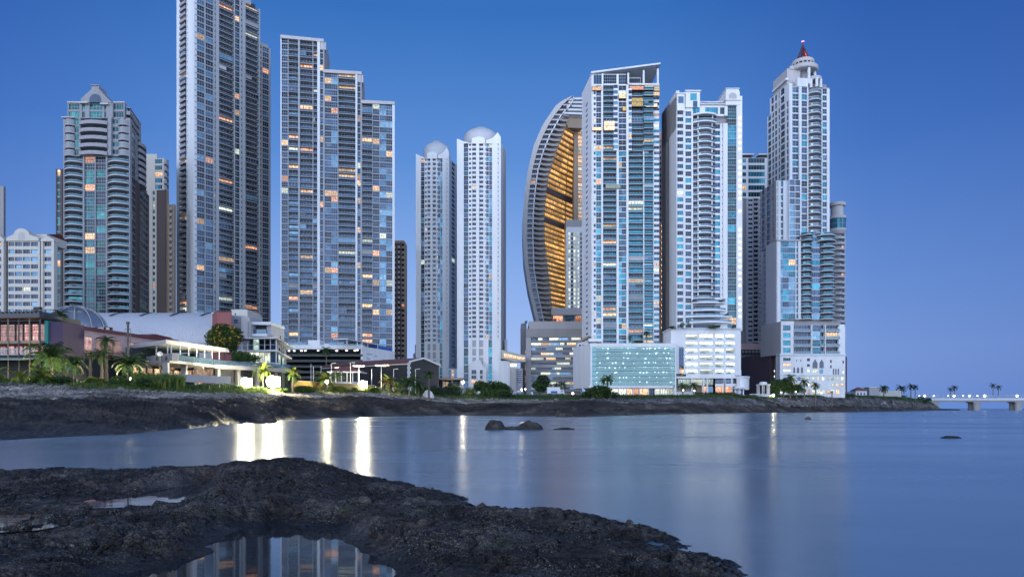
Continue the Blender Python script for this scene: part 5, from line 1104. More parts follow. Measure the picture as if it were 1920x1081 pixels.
# ---------------- spire tower
def tower_spire():
    Y0 = 392; T = Tower('spire_tower', at(1505, Y0, 745), 'pale tower with a red lit conical spire and disc on top, at right', 'tower'); z = lambda p: Z(p, Y0)
    St = S('white2', ('gblue', 'gdteal', 'gblue', 'gteal'), .012, lit=((.7, 'lwarm'), (.3, 'lwhite'))); fh = M2(12.3, Y0)
    FL_, F0 = Face((1439, 415), (1481, Y0)), Face((1481, Y0), (1555, Y0 + 3)); a = F0.a
    bkL = P(1439, 415); zs0 = z(339); zs1 = z(152)
    mass(T, [P(1481, Y0), P(1555, Y0 + 3), P(1553, Y0 + 30), bkL], z(480), zs1, MT['greywall'], 'core', 1.5)
    lw = dict(s=.18, h=.07, nu=2, nv=2)
    facade(T, FL_, [(1439,), (1440, 'p', {}), (1446.5, 'w', dict(lw, nu=3)), (1447.5, 'p', dict(d=.3)), (1452, 'w', lw), (1453, 'p', dict(d=.3)), (1458, 'w', lw), (1459.5, 'p', dict(d=.4)), (1464, 'w', dict(lw, nu=1)), (1465.5, 'p', dict(d=.6)), (1473, 'w', dict(lw, d=.6, nu=3)), (1475, 'p', dict(d=.6)), (1479, 'w', dict(lw, nu=1)), (1481, 'p', dict(d=.3))], zs0, z(187), fh, St)
    facade(T, FL_, [(1444,), (1446, 'p', {}), (1451, 'w', lw), (1453, 'p', {}), (1457, 'w', lw), (1460, 'p', {}), (1464, 'w', lw), (1466, 'p', dict(d=.8)), (1472, 'w', dict(lw, d=.8)), (1481, 'p', dict(d=.5))], z(187), z(156), fh * 1.2, dict(St, lp=0))
    facade(T, F0, [(1481,), (1482.5, 'p', {}), (1497, 'w', dict(lw, nu=3, nv=2, s=.12)), (1501.5, 'p', dict(d=.9)), (1503, 'p', {}), (1513, 'g', dict(s=.12, nu=3, nv=2, g=('gblue', 'gdark', 'gteal'))), (1515, 'p', dict(d=.4)), (1540, 'bc', dict(bulge=2.6, proj=.4, rail='rail', th=.18, g='gdark', seg=9)), (1542, 'p', {}), (1550, 'w', dict(lw, nu=2, nv=2)), (1555, 'p', dict(d=.3))], z(500), z(162), fh, St)
    # wider lower shoulder
    FB, F1 = Face((1426, 412), (1457, 388)), Face((1457, 388), (1566, 390)); b = F1.a
    mass(T, [P(1457, 388), P(1566, 390), P(1562, 420), P(1428, 414)], z(660), z(456), MT['greywall'], 'core', 1.6)
    mass(T, [P(1457, 391), P(1480, 391), P(1480, 420), P(1428, 416)], z(470), z(341), MT['greywall'], 'core', 1.5)
    F2 = Face((1426, 412), (1456, 391)); 
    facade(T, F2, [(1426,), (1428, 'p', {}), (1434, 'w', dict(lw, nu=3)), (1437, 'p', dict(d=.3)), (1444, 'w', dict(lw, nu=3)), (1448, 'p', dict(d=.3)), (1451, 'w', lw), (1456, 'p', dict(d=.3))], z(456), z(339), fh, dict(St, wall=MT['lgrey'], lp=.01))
    F3 = Face((1456, 391), (1500, 391)); 
    facade(T, F3, [(1456,), (1459, 'w', lw), (1464, 'p', {}), (1468, 'w', lw), (1471, 'p', dict(d=.5)), (1480.5, 'p', dict(d=.3))], z(456), z(340), fh, St)
    F4 = Face((1479, 389.5), (1502, 390)); facade(T, F4, [(1479,), (1480, 'p', {}), (1490, 'g', dict(s=.1, nu=3, nv=2, g=('gblue', 'gsky'))), (1491, 'p', {}), (1500, 'g', dict(s=.1, nu=3, nv=2, g=('gblue', 'gdark'))), (1502, 'p', {})], z(456), z(339), fh, St)
    w = T.mb('wall')
    FB.box(w, FB.a(1428), FB.a(1437), -2, -.8, z(660), z(455), MT['lgrey']); FB.box(w, FB.a(1437), FB.a(1457), -2, .3, z(606), z(453), MT['white']); F1.box(w, 0, b(1458.5), -2, .3, z(606), z(453), MT['white']); F1.box(w, b(1456), b(1500), -3, .9, z(455), z(452.5), MT['lgrey'])
    for i in range(13): mb = MB(); FB.pane(mb, FB.a(1430), FB.a(1431.6), -.75, z(469 + i * 11.6), z(466 + i * 11.6), MT['gdark'], 1); T.add('window', mb, .5); mb = MB(); FB.pane(mb, FB.a(1433.6), FB.a(1435), -.75, z(469 + i * 11.6), z(466 + i * 11.6), MT['gdark'], 1); T.add('window', mb, .5)
    facade(T, F1, [(1458.5,), (1468, 'g', dict(s=.05, nu=3, nv=2, g=('gsky', 'gsky', 'gteal', 'gblue'))), (1479, 'g', dict(s=.05, nu=3, nv=2, g=('gsky', 'gblue', 'gteal'))), (1491, 'g', dict(s=.05, nu=3, nv=2, g=('gsky', 'gteal'))), (1493, 'p', {}), (1496, 'w', dict(lw, nu=1)), (1501, 'p', dict(d=.5)), (1522, 'bc', dict(bulge=2.2, proj=.5, rail='railt', th=.2, seg=8, g='gdark')), (1538, 'g', dict(s=.06, nu=4, nv=1, g=('gteal', 'gsky', 'gblue'))), (1565, 'bc', dict(bulge=2.4, proj=.6, rail='railt', th=.2, seg=8, g='gdark'))], z(600), z(455), M2(11.2, 390), St)
    T1 = dict(bulge=3.2, proj=1.2, rail='railt', th=.22, seg=10, g='gdark')
    facade(T, F1, [(1501,), (1523, 'bc', T1), (1532, 'g', {}), (1566, 'bc', T1)], z(455), z(436), M2(9.5, 390), dict(St, lp=0))
    # base storeys
    Fb = Face((1440, 384), (1584, 384)); c = Fb.a; y384 = lambda p: Z(p, 384)
    mass(T, [P(1464, 384), P(1582, 384), P(1580, 420), P(1432, 408)], y384(745), y384(603), MT['greywall'], 'core', 1.6)
    FA = Face((1426, 404), (1464, 384)); FA.box(w, 0, FA.L, -3, 0, y384(664), y384(602), MT['lgrey']); FA.box(w, FA.a(1455), FA.L, -3, .1, y384(745), y384(662), MT['white'])
    bw = dict(s=.2, nu=4, nv=2, g=('gsky', 'gblue', 'gteal'))
    facade(T, Fb, [(1464,), (1468, 'p', {}), (1482, 'w', bw), (1488, 'p', {}), (1521, 'b', dict(proj=.5, rh=.28, lp=.12, g='gdark')), (1523, 'p', {}), (1538, 'g', dict(bw, s=.06)), (1546, 'b', dict(proj=.2, lp=0)), (1547.5, 'p', dict(d=.6)), (1574, 'b', dict(proj=.7, lp=.12, g='gdark')), (1583, 'p', {})], y384(664), y384(608), M2(13.2, 384), dict(St, wall=MT['white']))
    Fb.box(w, c(1464), c(1488), -2, .3, y384(608), y384(602), MT['white']); Fb.box(w, c(1572), c(1584), -2, .2, y384(664), y384(612), MT['white'])
    # white podium with pointed windows
    Fb.box(w, c(1462), c(1584), -3, .3, y384(745), y384(663), MT['white']); Fb.box(w, c(1461), c(1585), -3.2, .9, y384(666), y384(663.5), MT['white2']); Fb.box(w, c(1461), c(1584), -3, .6, y384(704), y384(702), MT['white2'])
    def win(p0, p1, ya, yb, mm, arch=False):
        mb = MB(); fm = MB()
        if arch: pts = [(c(p0), y384(yb)), (c(p1), y384(yb)), (c(p1), y384(ya + (p1 - p0) * .8)), (c((p0 + p1) / 2), y384(ya)), (c(p0), y384(ya + (p1 - p0) * .8))]; Fb.vpoly(mb, pts, .2, .34, MT['archg'])
        else: Fb.pane(mb, c(p0), c(p1), .33, y384(yb), y384(ya), MT[mm], max(1, int((p1 - p0) / 3)))
        T.add('window', mb, 60)
    for p0, p1, ya, yb, mm in ((1468, 1482, 670.5, 676, 'gdark'), (1468, 1482, 681, 686, 'lwarm'), (1468, 1482, 692, 697, 'lwhite'), (1492, 1494, 674, 677, 'gdark'), (1500, 1502, 674, 677, 'gdark'), (1512.5, 1518, 671, 677, 'gdark'), (1512.5, 1518, 682, 687, 'gdark'), (1513, 1518, 692, 698, 'lwhite'), (1523, 1533, 692, 700, 'lwhite'), (1536, 1543, 692, 700, 'gsky'), (1556, 1559, 674, 680, 'gdark'), (1556, 1559, 684, 690, 'gdark'), (1579, 1582, 676, 681, 'gdark'), (1579, 1582, 695, 700, 'lwhite')): win(p0, p1, ya, yb, mm)
    for p0, p1, ya, yb, mm in ((1523, 1532.5, 673, 690, 'gblue'), (1536, 1544, 673, 690, 'gblue'), (1487, 1490.5, 687, 699, 'gdark'), (1493.5, 1498, 687, 699, 'gsky'), (1501.5, 1505, 687, 699, 'gdark'), (1561, 1563.5, 690, 702, 'gblue'), (1565.5, 1568, 690, 702, 'gblue'), (1570, 1572.5, 690, 702, 'gblue')): win(p0, p1, ya, yb, mm, True)
    for p0 in range(1468, 1580, 9):
        win(p0, p0 + 5, 706, 713, random.choice(('lwhite', 'lwhite', 'lgreen', 'gsky')))
        if random.random() < .7: win(p0, p0 + 5, 718, 724, random.choice(('lwhite', 'lwarm', 'gsky')))
        if random.random() < .6: win(p0, p0 + 6, 730, 738, random.choice(('lwhite', 'lwarm')))
    # crown: stair block, ring columns, disc and cone
    cr = MB(); F0.box(cr, a(1481), a(1506), -19, -3, z(156), z(124), MT['lgrey']); F0.box(cr, a(1486), a(1504), -17, -2.6, z(125), z(119), MT['lgrey']); F0.box(cr, a(1477), a(1482), -18, -2, z(147), z(143), MT['white2'])
    T.one('stair_block', cr); cr = MB(); F0.box(cr, a(1494), a(1514), -8, .7, z(162), z(146), MT['white2']); T.one('parapet', cr); cr = MB(); F0.box(cr, a(1541), a(1555), -12, .3, z(163), z(161), MT['lgrey']); T.one('parapet', cr)
    cx, cy = F0.pt(a(1516), -6, 0)[:2]; R = lambda n_: M2(n_, Y0 + 4)
    pav = MB(); pav.lathe(F0.pt(a(1528), -1, 0)[0], F0.pt(a(1528), -1, 0)[1], [(R(13), z(149)), (R(13.5), z(148)), (R(13.5), z(143)), (R(12), z(142.5))], MT['lgrey'], 24)
    for ang in (-2.4, -1.57, -.7, .2): q = F0.pt(a(1528), -1, 0); pav.tube((q[0] + R(12) * math.cos(ang), q[1] + R(12) * math.sin(ang), z(164)), (q[0] + R(12) * math.cos(ang), q[1] + R(12) * math.sin(ang), z(148)), .8, .8, MT['white2'])
    T.one('roof_pavilion', pav)
    ds = MB(); ds.lathe(cx, cy, [(R(9), z(126)), (R(25), z(125.5)), (R(26.5), z(124.5)), (R(27), z(123)), (R(27), z(118)), (R(25.5), z(116.5)), (R(18), z(116))], MT['lgrey'], 40)
    ds.lathe(cx, cy, [(R(8), z(152)), (R(8), z(126))], MT['greywall'], 16)
    for ang in (-1.45, -.25, .8, 2.6): ds.tube((cx + R(21) * math.cos(ang), cy + R(21) * math.sin(ang), z(156)), (cx + R(21) * math.cos(ang), cy + R(21) * math.sin(ang), z(125.6)), .8, .8, MT['white2'])
    T.one('disc', ds, False)
    up = MB(); up.lathe(cx, cy, [(R(15), z(117)), (R(15), z(107))], MT['dark'], 32); 
    for k in range(16): an = k * PI / 8; up.tube((cx + R(19) * math.cos(an), cy + R(19) * math.sin(an), z(117)), (cx + R(19) * math.cos(an), cy + R(19) * math.sin(an), z(106)), .35, .35, MT['lgrey'], 5)
    up.lathe(cx, cy, [(R(19.5), z(110.5)), (R(20), z(110)), (R(20), z(104.5)), (R(19), z(103.5)), (R(12), z(103))], MT['lgrey'], 32); T.one('upper_ring', up)
    sp = MB()
    for k in range(12): an = k * PI / 6; sp.tube((cx + R(12.5) * math.cos(an), cy + R(12.5) * math.sin(an), z(104)), (cx, cy, z(70)), .32, .16, MT['spire'], 4)
    for y, r in ((98, 10.3), (92, 8.1), (86, 5.9), (80, 3.6)): sp.lathe(cx, cy, [(R(r), z(y)), (R(r + .5), z(y - .6)), (R(r), z(y - 1.2)), (R(r - 1), z(y - .6)), (R(r), z(y))], MT['spire'], 16, False)
    sp.lathe(cx, cy, [(R(7), z(104)), (R(3.6), z(90)), (.2, z(74))], MT['brown'], 12); sp.tube((cx, cy, z(75)), (cx, cy, z(66)), .4, .25, MT['spire'])
    T.one('spire', sp)
    for (ox, y0, y1) in ((5.5, 102, 87), (8.5, 102, 92)): mb = MB(); mb.tube((cx + R(ox), cy - R(7), z(y0)), (cx + R(ox * .35), cy - R(3), z(y1)), .45, .3, MT['lampr'], 6); T.add('red_light', mb, 1)
    mb = MB(); mb.lathe(cx, cy, [(.05, z(66.5)), (.9, z(65)), (.05, z(63.5))], MT['lampp'], 8); T.add('beacon', mb, 1)
    T.finish(100)
MT['spire'] = wall('maroon_spire_steel', (.10, .035, .05), rough=.5)
tower_spire()
def tower_behind():
    Y0 = 425; T = Tower('cylinder_tower', at(1578, Y0, 745), 'narrow tower of round balconies half hidden behind the spire tower, at its right', 'tower'); z = lambda p: Z(p, Y0); F0 = Face((1556, Y0), (1588, Y0)); a = F0.a
    St = S('lgrey', ('gdark', 'gdteal'), .03, rail='railt'); mass(T, [P(1556, Y0), P(1583, Y0), P(1583, Y0 + 18), P(1556, Y0 + 18)], z(745), z(386), MT['greywall'], 'core', 1.5)
    facade(T, F0, [(1556,), (1563, 'p', {}), (1584, 'bc', dict(bulge=2.0, proj=.6, th=.22, seg=8, g='gdark', rail='slab', rh=.12)), (1586, 'p', dict(d=-.5))], z(615), z(438), M2(10.7, Y0), St)
    T.mb('wall').prism([P(1582, Y0 + 2), P(1588, Y0 + 2), P(1588, Y0 + 16), P(1582, Y0 + 16)], z(745), z(668), MT['maroon']); F0.box(T.mb('wall'), a(1560), a(1584), -1.5, .8, z(745), z(612), MT['white2'])
    m = MB(); cx, cy = F0.pt(a(1574), -3, 0)[:2]; r = M2(1, Y0)
    m.lathe(cx, cy, [(r * 11, z(438)), (r * 13, z(436)), (r * 16, z(432)), (r * 16, z(428))], MT['lgrey'], 28); m.lathe(cx, cy, [(r * 14.2, z(428)), (r * 14.2, z(409))], MT['dark'], 28)
    for k in range(20):
        an, b_ = -PI + k * PI / 20 + .02, -PI + (k + 1) * PI / 20 - .02; wm = MB(); R_ = r * 14.6; wm.quad((cx + R_ * math.cos(an), cy + R_ * math.sin(an), z(428)), (cx + R_ * math.cos(b_), cy + R_ * math.sin(b_), z(428)), (cx + R_ * math.cos(b_), cy + R_ * math.sin(b_), z(409)), (cx + R_ * math.cos(an), cy + R_ * math.sin(an), z(409)), MT['gteal'], cuv(2, 2)); T.add('window', wm, 9)
    m.lathe(cx, cy, [(r * 16, z(409)), (r * 16, z(404)), (r * 14, z(403))], MT['lgrey'], 28); m.lathe(cx, cy, [(r * 11, z(403)), (r * 11, z(385))], MT['lgrey'], 24); m.lathe(cx, cy, [(r * 14, z(385)), (r * 15, z(383)), (r * 15, z(379)), (r * 12, z(378))], MT['lgrey'], 24); T.one('lantern_rooms', m)
    T.finish(60)
tower_behind()
# ================================================================== LOW BUILDINGS ON THE SHORE
def leafmat(name, c0, c1):
    m, nt, out = newmat(name); k = N(nt); geo = k.new('ShaderNodeNewGeometry')
    n = k.noise(geo.outputs['Position'], .9, 4, .6)
    wn = k.math('FRACT', k.math('MULTIPLY', k.noise(geo.outputs['Position'], 5.0, 1, .5), 7.3))
    f = k.math('ADD', k.math('MULTIPLY', n, .7), k.math('MULTIPLY', wn, .3))
    c = k.ramp(f, [(.3, c0), (.7, c1)])
    d = k.new('ShaderNodeBsdfPrincipled'); k.link(c, d.inputs['Base Color']); d.inputs['Roughness'].default_value = .5; d.inputs['Specular IOR Level'].default_value = .25
    t = k.new('ShaderNodeBsdfTranslucent'); k.link(c, t.inputs[0])
    mx = k.new('ShaderNodeMixShader'); mx.inputs[0].default_value = .3; k.link(d.outputs[0], mx.inputs[1]); k.link(t.outputs[0], mx.inputs[2]); k.link(mx.outputs[0], out.inputs[0]); return m
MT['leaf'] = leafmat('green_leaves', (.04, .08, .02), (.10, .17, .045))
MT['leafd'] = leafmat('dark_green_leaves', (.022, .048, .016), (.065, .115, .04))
MT['leafy'] = leafmat('yellow_and_floodlit_leaves', (.10, .14, .02), (.24, .26, .045))
MT['leafg'] = leafmat('grey_green_leaves', (.03, .05, .035), (.07, .10, .06))
MT['bark'] = wall('palm_bark', (.13, .105, .085), var=.3, scale=1.5)
MT['orange_spots'] = wall('orange_leaf_spots', (.5, .26, .03), var=.2, streak=False)  # orange spots scattered over the round tree's crown
MT['flood'] = lamp('floodlight_glow', (1, .90, .60), 520.0, True)
MT['flood2'] = lamp('garden_light_glow', (1, .86, .46), 700.0, True)
MT['flood3'] = lamp('small_garden_light_glow', (1, .90, .60), 260.0, True)
MT['globe'] = lamp('lamp_globe_glow', (1, .95, .82), 6.0)
MT['vault'] = None
def corr():
    m, nt, out = newmat('corrugated_white_roof'); k = N(nt); geo = k.new('ShaderNodeNewGeometry')
    wv = k.new('ShaderNodeTexWave', wave_type='BANDS', bands_direction='X'); wv.inputs['Scale'].default_value = .55; wv.inputs['Distortion'].default_value = 0; k.link(geo.outputs['Position'], wv.inputs['Vector'])
    c = k.mix(k.noise(geo.outputs['Position'], .15, 4), (.50, .52, .58, 1), (.60, .61, .66, 1))
    b = k.new('ShaderNodeBsdfPrincipled'); k.link(c, b.inputs['Base Color']); b.inputs['Roughness'].default_value = .45
    bp = k.new('ShaderNodeBump'); bp.inputs['Strength'].default_value = .6; bp.inputs['Distance'].default_value = .3; k.link(wv.outputs[1], bp.inputs['Height']); k.link(bp.outputs[0], b.inputs['Normal'])
    k.link(b.outputs[0], out.inputs[0]); return m
MT['vault'] = corr()
# ---------------- vaulted hall
def hall():
    Y0 = 205; T = Tower('vaulted_hall', at(240, Y0, 660), 'long hall with a white corrugated barrel roof and a glass dome end', 'hall'); m = MB(); x0, x1 = X(96, Y0), X(398, Y0); n = 18
    zE, zR = Z(642, Y0), Z(583, Y0 + 24) - 1
    ring = lambda x: [(x, Y0 + 24 - 24 * math.cos(t * PI / n), zE + (zR - zE) * math.sin(t * PI / n)) for t in range(n + 1)]
    m.loft([ring(x0 - 40), ring(x0 + 10), ring(x1)], MT['vault'], False, False, closed=False)
    T.one('roof', m, True)
    en = MB(); r = ring(x1); i = 0; en.v = r + [(x1, Y0 + 48, Z(668, Y0)), (x1, Y0, Z(668, Y0))]; en.f = [tuple(range(len(en.v)))]; en.m = [MT['cream']]
    en.box(x0 - 40, x1 - .1, Y0 + .1, Y0 + 47, Z(680, Y0), zE, MT['lgrey']); en.box(x1 - .1, x1 + .6, Y0 - .4, Y0 + 1.5, Z(680, Y0), zE + 9, MT['cream']); T.one('wall', en)
    for k in range(6):                                     # dark roof lights set across the crown
        xs = x0 + 12 + k * 9.5; sk = MB()
        rr = [(Y0 + 24 - 24.15 * math.cos(t * PI / n), zE + (zR - zE + .15) * math.sin(t * PI / n)) for t in (5, 5.8, 6.6, 7.4)]
        sk.loft([[(xs, y, z) for y, z in rr], [(xs + 1.1, y, z) for y, z in rr]], MT['dgrey'], False, False, closed=False); T.add('skylight', sk, 1)
    T.finish()
    # glazed dome over the hall end
    Y1 = 190; T = Tower('glass_dome', at(150, Y1, 640), 'shallow glass dome with white ribs in front of the barrel roof', 'dome'); cx, cy = P(142, Y1); R = M2(52, Y1); zb, zt = Z(618, Y1), Z(575, Y1); n = 10
    dm = MB(); dm.lathe(cx, cy, [(R * math.cos(t * PI / 2 / n), zb + (zt - zb) * math.sin(t * PI / 2 / n)) for t in range(n)] + [(.01, zt)], MT['domeglass'], 28, False); T.one('glazing', dm, True)
    for k in range(12):
        an = k * PI / 6; rb = MB()
        for t in range(n - 1):
            f = lambda u: (cx + (R + .15) * math.cos(u * PI / 2 / n) * math.cos(an), cy + (R + .15) * math.cos(u * PI / 2 / n) * math.sin(an), zb + (zt - zb + .15) * math.sin(u * PI / 2 / n))
            rb.tube(f(t), f(t + 1), .11, .11, MT['lgrey'], 5)
        T.add('rib', rb, 1)
    bs = MB(); bs.lathe(cx, cy, [(R + .5, zb - 9), (R + .5, zb)], MT['lgrey'], 28); T.one('drum', bs); T.finish()
MT['domeglass'] = clearglass('dome_glass', (.62, .68, .78), .45)
hall()
def pink_building():
    T = Tower('pink_building', at(220, 150, 690), 'long pink building with a red roof edge and wide rounded windows', 'building'); F0 = Face((113, 137), (324, 170)); a = F0.a; w = T.mb('wall')
    zt = Z(611, 137); zb = 4.0; z = lambda dy: zt - dy * 137 / FL
    mass(T, [F0.pt(0, 0, 0)[:2], F0.pt(F0.L, 0, 0)[:2], F0.pt(F0.L, -14, 0)[:2], F0.pt(0, -10, 0)[:2]], zb, zt, MT['pinkwall'], 'wall', 0)
    r = MB(); F0.box(r, -.5, F0.L + 1, -14, .9, zt, zt + .55, MT['roofred']); F0.vpoly(r, [(F0.L * .72, zt + .5), (F0.L * .80, zt + 1.3), (F0.L * .96, zt + 1.0), (F0.L + .4, zt + .5)], -8, .4, MT['roofred']); T.one('roof', r)
    for p0, p1, mm in ((132, 172, 'lpink'), (178, 227, 'lpink'), (238, 277, 'lpink'), (287, 296, 'lwhite'), (300, 312, 'lpink')):
        mb = MB(); F0.pane(mb, a(p0), a(p1), .06, z(41 if p0 < 280 else 30), z(13 if p0 < 280 else 22), MT[mm], 3, 1); T.add('window', mb, 1)
        for q in (p0, p1): F0.box(w, a(q) - .12, a(q) + .12, 0, .2, z(41 if p0 < 280 else 30), z(13 if p0 < 280 else 22), MT['pinkwall'])
    F0.box(w, 0, F0.L, 0, .8, z(46), z(43), MT['pinkwall']); F0.box(w, 0, F0.L * .75, 0, 1.6, z(52), z(50), MT['roofred']); F0.box(w, 0, F0.L, .0, .1, zb, z(55), MT['dark'])
    T.finish()
    for px, py, s, lb in ((175, 609, 9, 'dark air conditioner box on the pink building, nearest the dome'), (192, 611, 12, 'widest air conditioner box on the pink building roof'), (205, 613, 7, 'small air conditioner box on the pink building, farthest from the dome')):
        Yq = 152; m = MB(); c = P(px, Yq); h = M2(s, Yq) / 2; zb = zt + .55; m.box(c[0] - h, c[0] + h, c[1] - .6, c[1] + .6, zb, zb + 1.0, MT['dgrey']); m.lathe(c[0] - h * .4, c[1], [(h * .3, zb + 1.0), (h * .3, zb + 1.12)], MT['steel'], 10); m.lathe(c[0] + h * .45, c[1], [(h * .3, zb + 1.0), (h * .3, zb + 1.12)], MT['steel'], 10)
        m.box(c[0] - h * .9, c[0] + h * .9, c[1] - .63, c[1] - .6, zb + .1, zb + .85, MT['lgrey'])
        tag(m.build('air_conditioner'), lb, 'air conditioner', 'air conditioners on the pink roof')
MT['lpink'] = lit('pink_lit_room', (.62, .36, .33), (1.0, .82, .66), .85)
pink_building()
def frame_building():
    Y0 = 122; T = Tower('steel_frame_building', at(40, Y0, 700), 'open steel framed bar building glowing pink, at the left edge', 'building'); z = lambda p: Z(p, Y0); F0 = Face((-90, Y0 + 2), (86, Y0)); a = F0.a
    r = MB(); F0.box(r, a(-90), a(82), -9, 1.0, z(596), z(588), MT['dgrey']); 
    for k in range(22): F0.vpoly(r, [(a(-88 + k * 7.7), z(590)), (a(-86 + k * 7.7), z(583)), (a(-82 + k * 7.7), z(588))], -6, .6, MT['dgrey'])
    T.one('roof', r)
    w = T.mb('wall'); F0.box(w, a(-90), a(80), -9, -3.2, z(640), z(596), MT['dark']); F0.box(w, a(-90), a(80), -9, .2, z(643), z(638), MT['tan']); F0.box(w, a(-90), a(78), -9, -3, z(716), z(670), MT['dark']); F0.box(w, a(-90), a(80), -9, -3.1, z(668), z(643), MT['dark'])
    F0.box(w, a(80), a(86), -6, -.4, z(690), z(600), MT['tealw']); F0.box(w, a(86), a(112), -6, -.8, z(680), z(602), MT['purple'])
    for k in range(11):
        p0 = -88 + k * 15.2; mb = MB(); F0.pane(mb, a(p0 + 1.5), a(p0 + 12.5), -3.1, z(637), z(603), MT['lrose'], 3, 3); T.add('window', mb, 3); mb = MB(); F0.pane(mb, a(p0 + 1.5), a(p0 + 13.5), -2.95, z(660), z(645), MT['lrose'], 3, 2); T.add('window', mb, 2)
    for k in range(9):
        p0 = -82 + k * 20; mb = MB(); c = F0.pt(a(p0), .3, 0); mb.tube((c[0], c[1], z(716)), (c[0], c[1], z(590)), .11, .11, MT['tan'] if k % 2 else MT['dgrey'], 6); T.add('post', mb, 1)
    for y in (601, 612, 624): mb = MB(); F0.box(mb, a(-90), a(80), .25, .33, z(y + .5), z(y - .3), MT['dgrey']); T.add('rail', mb, 1)
    aw = MB(); g = F0.pt; aw.hexa([g(a(-90), 2.6, z(675)), g(a(70), 2.6, z(676)), g(a(70), -3, z(668)), g(a(-90), -3, z(668)), g(a(-90), 2.6, z(674)), g(a(70), 2.6, z(675)), g(a(70), -3, z(666.5)), g(a(-90), -3, z(666.5))], MT['greena']); T.one('awning', aw)
    rb = MB(); F0.box(rb, a(-90), a(72), .1, .25, z(653.5), z(652.5), MT['steel']); F0.box(rb, a(-90), a(72), .1, .25, z(664.5), z(663.5), MT['steel'])
    for k in range(54): F0.box(rb, a(-89 + k * 3), a(-88.2 + k * 3), .12, .22, z(664), z(653), MT['steel'])
    T.one('railing', rb); T.finish()
    # speaker tower and antenna behind
    m = MB(); x, y = P(71, Y0 + 3); zb = z(596)
    for dx in (-.45, .45):
        for dy in (-.45, .45): m.tube((x + dx, y + dy, zb), (x + dx, y + dy, z(572)), .08, .08, MT['dgrey'], 4)
    for k in range(6): m.box(x - .5, x + .5, y - .5, y + .5, zb + k * .42, zb + k * .42 + .1, MT['dgrey'])
    m.box(x - .6, x + .6, y - .3, y + .3, z(575), z(570.5), MT['dgrey']); tag(m.build('lattice_mast'), 'short dark lattice mast rising above the roof of the steel framed bar', 'mast')
MT['lrose'] = lit('rose_lit_room', (.75, .28, .22), (1.0, .85, .78), .85, line=.035, nscale=.8)
MT['greena'] = wall('pale_green_awning', (.30, .40, .36), var=.1)
frame_building()
